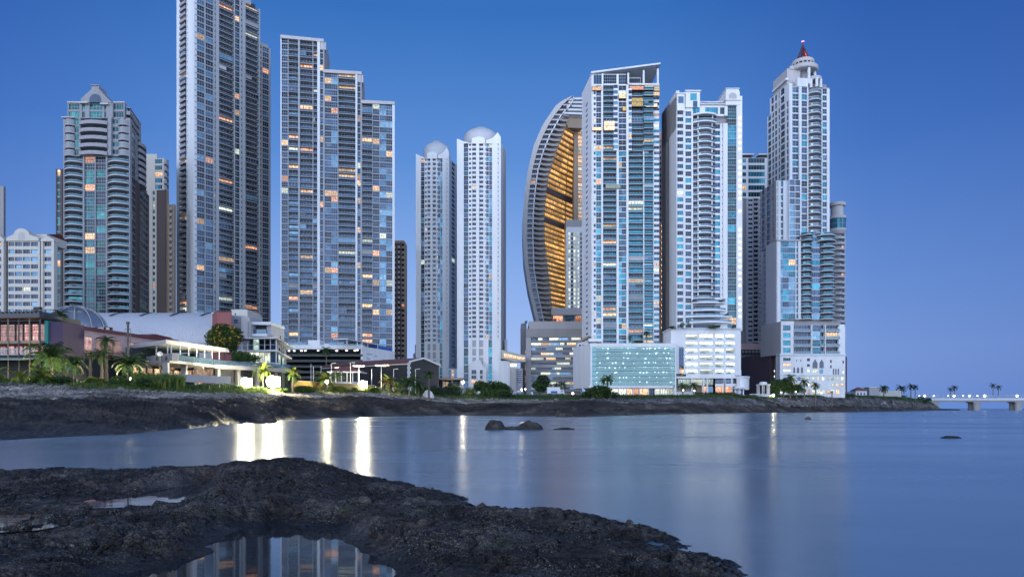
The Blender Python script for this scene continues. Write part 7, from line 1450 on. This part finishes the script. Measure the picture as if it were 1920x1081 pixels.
# ---------------- bridge
def bridge():
    Y0 = 690; T = Tower('bridge', at(1830, Y0, 766), 'low concrete road bridge on piers crossing the water at far right', 'bridge'); z = lambda p: Z(p, Y0); d = MB(); x0, x1 = X(1700, Y0), X(2500, Y0); d.box(x0, x1, Y0, Y0 + 14, z(750), z(746), MT['white2']); d.box(x0, x1, Y0 + .8, Y0 + 13, z(752.5), z(750), MT['concrete']); T.one('deck', d)
    rl = MB(); rl.box(x0, x1, Y0 + .1, Y0 + .3, z(741.2), z(740.2), MT['lgrey'])
    for k in range(150): xx = x0 + k * 2.9; rl.box(xx, xx + .5, Y0 + .1, Y0 + .4, z(746), z(740.5), MT['lgrey'])
    T.one('railing', rl)
    for px in (1756, 1834.5, 1913, 1990, 2068):
        pm = MB(); x = X(px, Y0); pm.box(x - 4.6, x + 4.0, Y0 + 1, Y0 + 12, z(754.5), z(752.5), MT['concrete'])
        for dy in (2, 9): pm.prism([(x - 3.4, Y0 + dy), (x - 2.6, Y0 + dy - .8), (x + 2.6, Y0 + dy - .8), (x + 3.4, Y0 + dy), (x + 3.4, Y0 + dy + 2), (x - 3.4, Y0 + dy + 2)], -1, z(754.4), MT['concrete'])
        T.add('pier', pm, 1)
    for px, s in ((1724, .5), (1734, 1.0), (1751, .6), (1778, .5), (1789, 1.05), (1806, .6), (1818, 1.05), (1833, .6), (1846.5, 1.2), (1907, 1.15), (1950, 1), (1990, .8)):
        mb = MB(); x = X(px, Y0); zc = z(741.5); mb.lathe(x, Y0 + .25, [(.02, zc - s), (s * .8, zc - s * .6), (s, zc), (s * .8, zc + s * .6), (.02, zc + s)], MT['globe'], 10); T.add('lamp_globe', mb, s)
    T.finish()
bridge()

def stump():
    x, Y = X(721, 205), 205; z0 = tz(721, 205) - .2; m = MB(); m.lathe(x, Y, [(1.3, z0), (1.0, z0 + .5), (.75, z0 + 1.1), (.7, z0 + 1.5), (.1, z0 + 1.55)], MT['tan'], 11)
    for k in range(7): an = k * .9; m.tube((x + .8 * math.cos(an), Y + .8 * math.sin(an), z0 + .4), (x + 1.9 * math.cos(an), Y + 1.6 * math.sin(an), z0 - .1), .28, .12, MT['tan'], 6)
    m.v = [(a + .12 * nz(a, b, 1.5, c, 2), b + .12 * nz(b, c, 1.5, a, 2), c) for a, b, c in m.v]; tag(m.build('tree_stump'), 'reddish brown tree stump with spread roots on the pebble beach below the grey hall', 'stump')
    for px, Yq, w_, h_, lb in ((803, 222, 1.9, 2.6, 'tall white boulder beside the low palm before the shelter'), (172, 112, .8, .5, 'white pointed boulder at the top of the beach on the left'), (258, 116, .5, .4, 'small white boulder below the tall grass')):
        x = X(px, Yq); z0 = tz(px, Yq) - .15; m = MB(); n = 9; m.loft([[(x + w_ * r * math.cos(2 * PI * t / n) * (1 + .25 * nz(t, r * 3, 1, px, 2)), Yq + w_ * r * .7 * math.sin(2 * PI * t / n), z0 + h_ * q + .12 * h_ * nz(t, q * 3, 1, px + 5, 2)) for t in range(n)] for r, q in ((1, 0), (.95, .35), (.6, .8), (.15, 1.0))], MT['white']); tag(m.build('boulder'), lb, 'boulder')
stump()
# ================================================================== PLANTS
def frond(m, c, az, el, L, mat, wid, n=12, droop=1.5):
    ca, sa = math.cos(az), math.sin(az); p = Vector(c); e = el; pts = []
    for i in range(n + 1): pts.append(p.copy()); p = p + Vector((ca * math.cos(e), sa * math.cos(e), math.sin(e))) * (L / n); e -= droop / n * (1 + i / n * .7)
    side = Vector((-sa, ca, 0))
    for i in range(n):
        a, b = pts[i], pts[i + 1]; t = (i + .5) / n; w = wid * L * (math.sin(PI * min(1, t * .9 + .12)) ** .7)
        d = (b - a).normalized()
        for s in (-1, 1):
            for h in (0, .5):
                q0 = a + (b - a) * h; q1 = a + (b - a) * (h + .42); tip = side * (s * w) + d * (w * .55) - Vector((0, 0, w * random.uniform(.25, .7)))
                m.quad(tuple(q0), tuple(q1), tuple(q1 + tip * random.uniform(.85, 1.1)), tuple(q0 + tip * .85 + d * .02), mat)
    m.tube(tuple(pts[0]), tuple(pts[n // 2]), L * .012, L * .008, mat, 4)
def palm(px, Y, pc, rpx, label, mats=('leaf', 'leafd'), n=17, lean=0.0, base=None, trunk=True, upright=0.0, zb=None, skirt=0):
    zb = (tz(px + lean, Y) - .2) if zb is None else zb; zc = Z(pc, Y); x = X(px, Y); bx = X(px + lean, Y); R = M2(rpx, Y)
    r = empty('palm_tree', (bx, Y, zb), label, 'palm tree', 'palms along the shore'); loc = r.location; t = MB(); k = 6; rad = max(.13, min(.3, (zc - zb) * .03 + .06))
    pts = [Vector((bx + (x - bx) * (1 - (1 - i / k) ** 2), Y, zb + (zc - zb) * i / k)) for i in range(k + 1)]
    for i in range(k): t.tube(pts[i], pts[i + 1], rad * (1.35 - .6 * i / k), rad * (1.35 - .6 * (i + 1) / k), MT['bark'], 7)
    t.build('trunk', loc, r); c = MB(); o = random.random() * 6
    for i in range(n):
        f = i / n; el = 1.25 - 1.75 * f + random.uniform(-.15, .15) + upright
        frond(c, (x, Y, zc), o + i * 2.399 + random.uniform(-.2, .2), el, R * random.uniform(.9, 1.18), MT[mats[i % len(mats)]], random.uniform(.15, .21), 10, random.uniform(1.2, 2.0))
    for i in range(skirt): frond(c, (x, Y, zc - .1), random.random() * 6, -.9, R * .6, MT['tanleaf'], .16, 6, .6)
    c.build('crown', loc, r)
MT['tanleaf'] = leafmat('dry_palm_fronds', (.10, .06, .03), (.22, .13, .06))
lit_ = ('leafy', 'leafy', 'leaf'); dk = ('leafd', 'leafd', 'leaf')  # floodlit palms carry the lamps' yellow in their leaf colour
for a in [
    dict(px=113, Y=127, pc=589, rpx=21, label='tallest palm, its crown in front of the glass dome', mats=dk, n=20, lean=-8, skirt=4), dict(px=97, Y=119, pc=668, rpx=50, label='wide dark coconut palm right of the steel framed bar', mats=dk, n=22, upright=.25),
    dict(px=78, Y=112, pc=706, rpx=36, label='low yellowish palm on the beach edge below the steel framed bar', mats=('leafy', 'leaf'), n=18, upright=.2), dict(px=38, Y=113, pc=706, rpx=26, label='low yellow palm tuft at the foot of the steel frame posts', mats=('leafy', 'leafy'), n=14, upright=.3),
    dict(px=-12, Y=113, pc=700, rpx=34, label='palm cut off by the left edge of the picture', mats=('leafy', 'leaf'), n=14), dict(px=140, Y=117, pc=682, rpx=32, label='dark bushy palm between the wide coconut palm and the pale green one', mats=dk, n=20, upright=.3),
    dict(px=199, Y=131, pc=637, rpx=21, label='slender palm against the pink building, left of the flue pipe', mats=dk, n=18, skirt=3), dict(px=169, Y=126, pc=663, rpx=15, label='small pale green palm with a thin trunk before the pink building', mats=('leaf', 'leafy'), n=14),
    dict(px=191, Y=125, pc=664, rpx=25, label='drooping palm just left of the tall black flue palm', mats=dk, n=18), dict(px=244, Y=121, pc=682, rpx=36, label='full palm with a curved trunk rooted in the tall grass', mats=('leaf', 'leafd', 'leaf'), n=24, lean=-5, upright=.25),
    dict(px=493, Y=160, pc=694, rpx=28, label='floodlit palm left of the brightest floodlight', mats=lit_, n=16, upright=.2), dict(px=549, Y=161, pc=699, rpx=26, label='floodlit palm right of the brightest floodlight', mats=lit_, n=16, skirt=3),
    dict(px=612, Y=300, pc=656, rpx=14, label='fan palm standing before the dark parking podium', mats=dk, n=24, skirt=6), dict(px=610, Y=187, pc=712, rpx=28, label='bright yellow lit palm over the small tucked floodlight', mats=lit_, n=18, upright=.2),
    dict(px=634, Y=205, pc=701, rpx=16, label='dark palm at the left corner of the kiosk', mats=dk, n=16), dict(px=730, Y=210, pc=716, rpx=23, label='yellow and green palm standing alone before the grey hall', mats=('leafy', 'leaf', 'tanleaf'), n=20, upright=.15),
    dict(px=768, Y=214, pc=716, rpx=28, label='wide dark palm right of the lone yellow palm', mats=dk, n=20, upright=.15), dict(px=745, Y=216, pc=721, rpx=17, label='low dark palm filling the gap right of the lone yellow palm', mats=dk, n=14), dict(px=804, Y=218, pc=700, rpx=15, label='tall thin dark palm before the gable end of the hall', mats=dk, n=20, skirt=6),
    dict(px=785, Y=216, pc=722, rpx=20, label='low palm left of the white stump before the shelter', mats=dk, n=14), dict(px=1139, Y=300, pc=709, rpx=17, label='dark royal palm before the left of the glass podium', mats=dk, n=20), dict(px=1131, Y=303, pc=712, rpx=11, label='shorter palm touching the dark royal palm by the glass podium', mats=dk, n=14),
    dict(px=1057, Y=322, pc=719, rpx=13, label='small palm right of the office podium entrance, backed by warm light', mats=dk, n=16), dict(px=1043, Y=322, pc=721, rpx=11, label='smaller palm between the leafy tree and the office entrance', mats=dk, n=14),
    dict(px=1300, Y=318, pc=722, rpx=15, label='right palm of the pair in front of the parking podium', mats=('leaf', 'leafd'), n=18), dict(px=1280, Y=318, pc=723, rpx=14, label='left palm of the pair in front of the parking podium', mats=('leaf', 'leafd'), n=18),
    dict(px=1482, Y=356, pc=709, rpx=17, label='tallest palm in the tree clump by the spire tower', mats=dk, n=18), dict(px=1508, Y=358, pc=715, rpx=14, label='middle palm right of the tree clump by the spire tower', mats=dk, n=18), dict(px=1529, Y=358, pc=721, rpx=12, label='last palm on the right of the tree clump by the spire tower', mats=dk, n=16),
    dict(px=1560, Y=366, pc=734, rpx=6, label='tiny palm against the white wall of the spire tower', mats=dk, n=12),
    dict(px=1657, Y=500, pc=727, rpx=12, label='dense round palm in front of the low pale annex', mats=('leaf', 'leafd'), n=22, skirt=4), dict(px=1690, Y=540, pc=727, rpx=12, label='leftmost palm of the cluster where the bridge meets land', mats=('leafg', 'leafd'), n=18), dict(px=1708, Y=560, pc=723, rpx=10, label='middle palm of the cluster where the bridge meets land', mats=('leafg', 'leafd'), n=16), dict(px=1716, Y=556, pc=725, rpx=9, label='rightmost palm of the cluster where the bridge meets land', mats=('leafg', 'leafd'), n=16),
    dict(px=1782, Y=700, pc=729, rpx=7, label='shorter palm of the left pair on the bridge', mats=('leafg', 'leafd'), n=12, zb=12.3), dict(px=1790, Y=700, pc=725.5, rpx=8.5, label='taller palm of the left pair on the bridge', mats=('leafg', 'leafd'), n=14, zb=12.3),
    dict(px=1862, Y=700, pc=721.5, rpx=8, label='taller palm of the right pair on the bridge', mats=('leafg', 'leafd'), n=14, zb=12.3), dict(px=1872, Y=700, pc=725, rpx=8, label='brownish shorter palm of the right pair on the bridge', mats=('tanleaf', 'leafd'), n=12, zb=12.3)]: palm(**a)
for px, pc, r_, lb in ((1181, 632, 8, 'small rooftop palm on the left of the slanted roof tower terrace'), (1213, 624, 10, 'tall rooftop palm on the right of the slanted roof tower terrace')):
    palm(px, 352, pc, r_, lb, dk, 16, zb=Z(646, 352))
def clump(m, c, rx, ry, rz, n, s, mat, shell=.55):
    for i in range(n):
        while True:
            v = Vector((random.uniform(-1, 1), random.uniform(-1, 1), random.uniform(-1, 1)))
            if shell < v.length < 1: break
        q = Vector((c[0] + v.x * rx, c[1] + v.y * ry, c[2] + v.z * rz)); a = Vector((random.gauss(0, 1), random.gauss(0, 1), random.gauss(0, 1))).normalized(); b = a.orthogonal().normalized() * s * random.uniform(.6, 1.2); d = a.cross(b).normalized() * s * random.uniform(.35, .7)
        m.quad(tuple(q - b), tuple(q + d), tuple(q + b), tuple(q - d), mat)
def tree(px, Y, pt, pb, hw, label, mats=('leaf', 'leafd'), name='tree', cat='tree', blobs=9, n=2600, trunk=True, zb=None, orange_spots=False, group=None, flat=1.0):
    zb = tz(px, Y) - .2 if zb is None else zb; zt = Z(pt, Y); zl = Z(pb, Y); x = X(px, Y); R = M2(hw, Y); H = (zt - zl) / 2; cz = (zt + zl) / 2
    r = empty(name, (x, Y, zb), label, cat, group); loc = r.location; c = MB(); s = max(.10, min(.5, R * .085)); core = []
    for i in range(blobs):
        an = random.random() * 6.28; rr = R * .62 * math.sqrt(random.random()); k = random.uniform(.42, .62); bx, by, bz = x + rr * math.cos(an), Y + rr * .7 * math.sin(an), cz + random.uniform(-.5, .5) * H
        core.append((bx, by, bz)); clump(c, (bx, by, bz), R * k, R * k * .9, H * k * 1.05, n // blobs, s, MT[mats[i % len(mats)]])
    if orange_spots:
        for i in range(70): an = random.random() * 6.28; u = random.uniform(-.6, .9); clump(c, (x + R * .95 * math.cos(an) * math.sqrt(1 - u * u), Y + R * .9 * math.sin(an) * math.sqrt(1 - u * u), cz + H * .9 * u), .35, .35, .35, 5, s * .6, MT['orange_spots'], 0)
    c.build('crown', loc, r)
    if trunk:
        t = MB(); t.tube((x, Y, zb), (x, Y, cz - H * .3), max(.15, R * .06), max(.1, R * .045), MT['bark'], 7)
        for b in core[:5]: t.tube((x, Y, cz - H * .5), b, max(.08, R * .03), .05, MT['bark'], 5)
        t.build('trunk', loc, r)
tree(421, 178, 605, 663, 31, 'big round dense tree with orange spots before the red brick block', ('leafd', 'leaf', 'leafd'), blobs=18, n=9000, orange_spots=True)
tree(461, 172, 655, 682, 24, 'small leafy tree on the walkway beside the modern glass restaurant', ('leafd', 'leaf'), n=2600)
tree(1012, 318, 701, 735, 22, 'leafy tree before the office podium, right of the small floodlight', ('leafd', 'leaf', 'leafg'), blobs=12, n=4200); tree(1469, 358, 708, 737, 24, 'broad dark tree in the middle of the clump by the spire tower', ('leafd', 'leaf'), blobs=12, n=4200); tree(1449, 356, 713, 740, 15, 'dark tree at the left of the clump by the spire tower', ('leafd', 'leafd'), n=2400); tree(1493, 360, 718, 739, 16, 'lower tree at the right of the clump by the spire tower', ('leafd', 'leaf'), n=2200)
tree(935, 262, 708, 742, 25, 'tree with spreading branches before the right twin tower', ('leafd', 'leaf', 'leafd'), blobs=11, n=3600); tree(903, 258, 713, 744, 20, 'lighter green tree before the entrance of the twin tower', ('leaf', 'leaf', 'leafd'), blobs=9, n=3000)
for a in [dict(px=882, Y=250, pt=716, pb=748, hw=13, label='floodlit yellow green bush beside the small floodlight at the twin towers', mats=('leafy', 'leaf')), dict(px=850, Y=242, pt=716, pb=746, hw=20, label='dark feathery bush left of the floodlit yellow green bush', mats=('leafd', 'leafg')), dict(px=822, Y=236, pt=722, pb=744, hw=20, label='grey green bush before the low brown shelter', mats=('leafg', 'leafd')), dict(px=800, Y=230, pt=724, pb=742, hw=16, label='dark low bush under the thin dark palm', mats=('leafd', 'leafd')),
          dict(px=925, Y=252, pt=728, pb=752, hw=24, label='round bush at the foot of the spreading tree', mats=('leafd', 'leaf')), dict(px=952, Y=256, pt=728, pb=750, hw=18, label='green bush sloping down beside the canopy tents', mats=('leaf', 'leafd')), dict(px=975, Y=262, pt=738, pb=752, hw=20, label='low bush on the bank right of the canopy tents', mats=('leafd', 'leaf')),
          dict(px=1120, Y=270, pt=722, pb=753, hw=27, label='large dark bush on the bank at the glass podium corner', mats=('leafd', 'leaf'), n=3200), dict(px=1098, Y=272, pt=733, pb=754, hw=17, label='smaller bush left of the large dark bush', mats=('leafd', 'leaf')), dict(px=1145, Y=278, pt=733, pb=752, hw=16, label='hedge like bush right of the large dark bush', mats=('leafd', 'leafg')),
          dict(px=1732, Y=615, pt=742, pb=757, hw=14, label='dark bush on the tip of the land by the first bridge pier', mats=('leafg', 'leafd')), dict(px=1598, Y=418, pt=735, pb=743, hw=6, label='small yellow lit bush right of the spire tower', mats=('leafy', 'leafy'), n=500), dict(px=1690, Y=545, pt=738, pb=748, hw=9, label='bush at the foot of the palm cluster by the bridge', mats=('leafd', 'leaf'), n=800),
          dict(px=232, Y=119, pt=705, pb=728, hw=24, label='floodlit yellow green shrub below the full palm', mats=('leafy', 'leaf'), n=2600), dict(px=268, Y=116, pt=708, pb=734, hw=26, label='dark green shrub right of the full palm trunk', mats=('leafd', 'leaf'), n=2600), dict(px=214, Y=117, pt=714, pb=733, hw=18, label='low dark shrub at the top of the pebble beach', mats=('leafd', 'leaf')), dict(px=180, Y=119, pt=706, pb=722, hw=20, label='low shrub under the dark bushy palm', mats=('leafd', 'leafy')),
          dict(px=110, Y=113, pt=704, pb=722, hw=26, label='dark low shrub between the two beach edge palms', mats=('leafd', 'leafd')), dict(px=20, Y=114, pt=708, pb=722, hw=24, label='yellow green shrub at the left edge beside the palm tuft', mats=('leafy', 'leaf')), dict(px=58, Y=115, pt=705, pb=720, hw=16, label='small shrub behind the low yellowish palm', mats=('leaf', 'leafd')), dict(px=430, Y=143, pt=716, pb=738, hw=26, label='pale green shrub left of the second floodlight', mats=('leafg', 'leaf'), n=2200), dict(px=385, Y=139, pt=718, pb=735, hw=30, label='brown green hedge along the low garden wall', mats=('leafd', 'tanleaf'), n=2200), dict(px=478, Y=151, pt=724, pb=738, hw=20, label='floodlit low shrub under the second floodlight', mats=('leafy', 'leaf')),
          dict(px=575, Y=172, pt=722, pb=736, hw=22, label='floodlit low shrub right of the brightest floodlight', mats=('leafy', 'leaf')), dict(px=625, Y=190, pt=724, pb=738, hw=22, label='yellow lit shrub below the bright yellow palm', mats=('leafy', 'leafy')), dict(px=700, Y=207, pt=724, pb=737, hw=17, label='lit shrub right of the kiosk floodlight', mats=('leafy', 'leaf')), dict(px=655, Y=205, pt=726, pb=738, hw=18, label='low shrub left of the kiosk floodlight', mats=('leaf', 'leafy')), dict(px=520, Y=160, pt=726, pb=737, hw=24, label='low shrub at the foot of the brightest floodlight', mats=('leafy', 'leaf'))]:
    a = dict(a); a.setdefault('n', 1500); tree(name='bush', cat='bush', group='bushes along the shore', trunk=False, **a)
# planters on roofs
for px, py, r_, lb in ((985, 603, 4.2, 'clipped round shrub left of the sail rim on the podium roof'), (1016, 601.5, 4.8, 'clipped round shrub right beside the sail rim foot'), (1028.5, 602, 3.6, 'smallest clipped round shrub on the podium roof'), (1041, 600, 5.2, 'clipped round shrub before the orange restaurant window'), (1066, 599.5, 5.4, 'clipped round shrub before the wide pale restaurant window')):
    tree(px, 452, py - r_ + 1, py + r_, r_, lb, ('leafd',), 'shrub', 'shrub', 6, 700, False, zb=Z(609, 452), group='clipped shrubs on the office podium roof')
for px, pt, pb, hw, lb in ((1279, 600, 615, 8, 'leafy rooftop tree above the white podium, left'), (1291, 603, 615, 7, 'smaller rooftop tree beside the leafy one on the white podium'), (1259, 610, 617, 9, 'low rooftop shrubs at the left end of the white podium'), (1355, 560, 566, 6, 'terrace bush at the right of the upper planted terrace'), (1301, 561, 566, 5, 'terrace bush at the left of the upper planted terrace'), (1364, 586, 592, 4, 'terrace bush at the right of the lower planted terrace'), (1340, 610, 616, 16, 'hedge along the middle of the white podium roof'), (1374, 608, 616, 6, 'bush at the right end of the white podium roof'), (1195, 637, 645, 14, 'rooftop bushes under the small palm of the slanted roof tower')):
    tree(px, 340 if px > 1250 and pb > 600 else 347, pt, pb, hw, lb, ('leafd', 'leaf'), 'bush', 'bush', 5, 600, False, zb=Z(pb + .5, 344), group='rooftop greenery')
# hedge and grasses
h = MB()
for px in range(1304, 1462, 3): clump(h, (X(px, 334), 334, tz(px, 334) + .7), 1.0, .8, .9, 60, .28, MT['leafd'], .2)
tag(h.build('hedge'), 'dark clipped hedge along the top of the bank before the parking podium', 'hedge')
h = MB()
for px in range(1545, 1600, 3): clump(h, (X(px, 398), 398, tz(px, 398) + .5), 1.0, .8, .9, 60, .3, MT['leafd'], .2)
tag(h.build('hedge'), 'dark hedge at the top of the bank under the spire tower', 'hedge')
def grass(name, label, pxr, t0, t1, n, hgt, mats, row=3):
    m = MB()
    for i in range(n):
        px = random.uniform(*pxr); r = knot(px); Y = r[row][0] + (r[row + 1][0] - r[row][0]) * random.uniform(t0, t1); x = X(px, Y); z = tz(px, Y) - .15; hh = hgt * random.uniform(.5, 1.25); a = random.random() * 6.28; w = hh * .07 + .03; dx, dy = math.cos(a), math.sin(a); l = random.uniform(-.35, .35) * hh; l2 = random.uniform(-.3, .3) * hh
        m.quad((x - dx * w, Y - dy * w, z), (x + dx * w, Y + dy * w, z), (x + dx * w * .6 + l * .4, Y + dy * w * .6 + l2 * .4, z + hh * .65), (x - dx * w * .6 + l * .4, Y - dy * w * .6 + l2 * .4, z + hh * .65), MT[random.choice(mats)]); m.tri((x - dx * w * .6 + l * .4, Y - dy * w * .6 + l2 * .4, z + hh * .65), (x + dx * w * .6 + l * .4, Y + dy * w * .6 + l2 * .4, z + hh * .65), (x + l, Y + l2, z + hh), MT[random.choice(mats)])
    tag(m.build(name), label, 'grass', kind='stuff')
grass('tall_grass', 'tall bright green grass below the terrace restaurant', (250, 345), .15, 1.0, 2600, 2.3, ('leaf', 'leafy', 'leaf'))
grass('bank_grass', 'rough grass covering the long bank', (-60, 1740), .1, 1.25, 16000, .75, ('leaf', 'leafd', 'leaf', 'leafg'))
grass('beach_weeds', 'weeds along the top of the pebble beach', (120, 900), -.15, .35, 4200, .8, ('leaf', 'leafy', 'leafd'))
